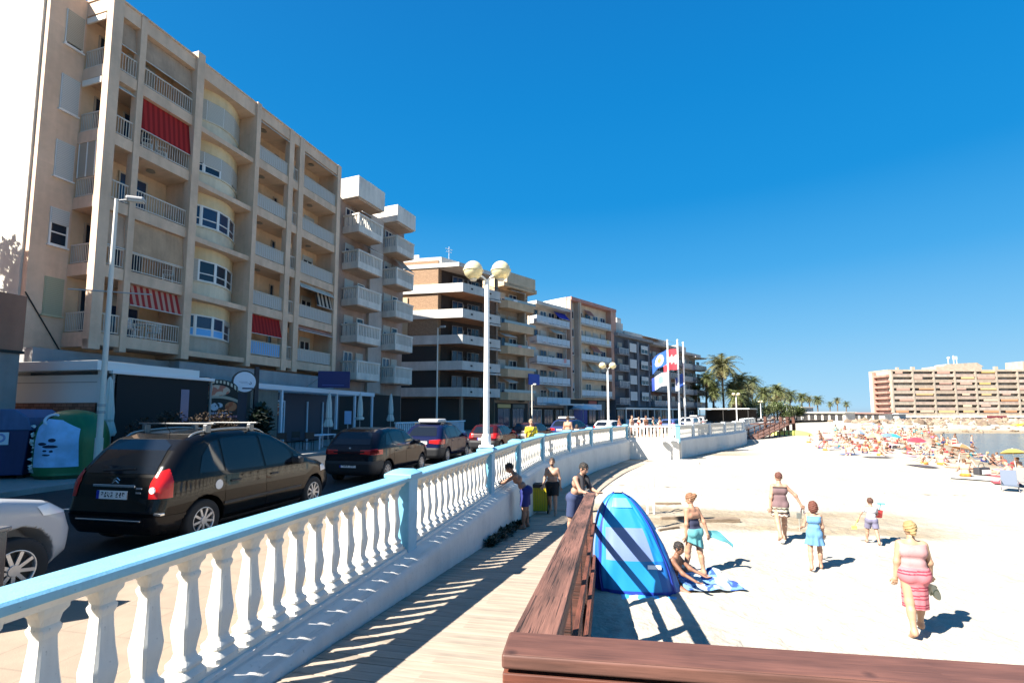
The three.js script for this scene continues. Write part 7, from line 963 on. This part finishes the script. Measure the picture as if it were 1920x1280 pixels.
parasol('turquoise beach parasol near the middle of the waterline crowd', 26.8, 55.4, [.01, .27, .38], [.01, .23, .34], .12); parasol('yellow beach parasol nearest the right edge of the photo', 27.4, 41, [.45, .31, .05], [.40, .26, .04], -.15); parasol('orange parasol with pale panels among the nearest bathers', 23.6, 40.5, [.42, .17, .05], [.46, .38, .3], .25); parasol('dark red parasol just right of the turquoise one', 27.4, 52.5, [.32, .02, .04], [.28, .02, .05], -.2); parasol('pale yellow parasol left of the turquoise one', 24.6, 54, [.44, .36, .15], [.46, .42, .25], .1);
for (let i = 0; i < 10; i++) { let x, v, d; do { v = lerp(48, 112, rnd()); x = rnd(20, 60); d = distLine(shore, x, v); } while (d > -2 || d < -15); const c = pick([[.4, .12, .12], [.43, .26, .18], [.42, .36, .30], [.4, .18, .24], [.43, .32, .09], [.36, .37, .36], [.12, .2, .36], [.32, .07, .07]]), nm = c[2] > c[0] ? 'blue' : c[0] < .37 && c[1] > .36 ? 'pale grey' : c[1] < .15 ? 'red' : c[2] > .2 ? 'pale' : c[2] > .15 ? 'orange' : 'yellow'; parasol(`small ${nm} parasol ${d > -7 ? 'close to the water' : 'on the dry sand'} ${v < 65 ? 'in the middle' : 'at the far end'} of the crowd`, x, v, c, rnd() < .5 ? c : [.45, .42, .40], rnd(-.2, .2), 'parasols along the waterline'); }
{
  const tg = boxUV(new THREE.PlaneGeometry(.95, 1.75, 8, 12).rotateX(-Math.PI / 2)), p = tg.attributes.position; for (let i = 0; i < p.count; i++) p.setY(i, .02 + .03 * vnoise(p.getX(i) * 3 + 2, p.getZ(i) * 3, 7)); tg.computeVertexNormals(); const cols = [['pink', [.44, .20, .28]], ['white', [.48, .47, .45]], ['blue', [.06, .12, .28]], ['red', [.32, .05, .06]], ['yellow', [.44, .34, .09]], ['dark', [.06, .05, .06]]];
  for (let i = 0; i < 56; i++) { let x, v, d; do { v = lerp(26, 108, Math.pow(rnd(), 1.3)); x = rnd(17, 60); d = distLine(shore, x, v); } while (d > -2.2 || d < -13); const c = pick(cols); const o = solo('beach_towel', tg, M(c[1], .95), `${c[0]} towel spread ${d > -6 ? 'close to the water' : 'on the dry sand'} ${v < 42 ? 'at the near end' : v < 65 ? 'in the middle' : 'at the far end'} of the crowd`, 'towel', 'towels along the waterline'); o.position.set(x, sandH(x, v) + .02, -v); o.rotation.y = rnd(0, 3); }
  const b = new B(), CH = .82, t = thing('beach_chair', 'pale blue folding beach chair nearest the right edge', 'beach chair', 16.1, sandH(16.1, 24.5), -24.5, -.5); b.rbox(-.3, .28, -.28, .3, .31, .28, .01); b.put('seat', M([.10, .125, .17], .85), t); { const g = new RoundedBoxGeometry(.6, .78, .03, 2, .01); b.add(g, xf(0, .66, -.36, -.25)); b.put('backrest', M([.11, .135, .185], .85), t); } for (const x of [-.31, .31]) { b.bar([x, 0, .28], [x, .5, -.3], .016, 6); b.bar([x, 0, -.32], [x, .55, .2], .016, 6); b.bar([x, .55, .25], [x, .55, -.3], .016, 6); } b.put('frame', M([.2, .2, .22], .4), t); t.scale.setScalar(CH);
  copy(t, 'white folding beach chair just behind the pale blue one at the right edge', 17.4, sandH(17.4, 26), -26, -.9).traverse(m => { if (m.name === 'seat' || m.name === 'backrest') m.material = M([.18, .175, .17], .85); });
  const bag = thing('beach_bag', 'black and white beach bag standing alone near the right side', 'bag', 19.4, sandH(19.4, 31.4), -31.4, .4); b.rbox(-.4, 0, -.16, .4, .42, .16, .06, 3); b.put('bag_body', M([.03, .03, .035], .8), bag); b.rbox(-.2, .05, .13, .42, .3, .17, .02); b.put('pale_side', M([.65, .63, .6], .8), bag); b.tube([[-.2, .4, 0], [-.12, .62, 0], [.12, .62, 0], [.2, .4, 0]], .015, 6); b.put('handle', DK, bag);
}
renderer.render(scene, camera);
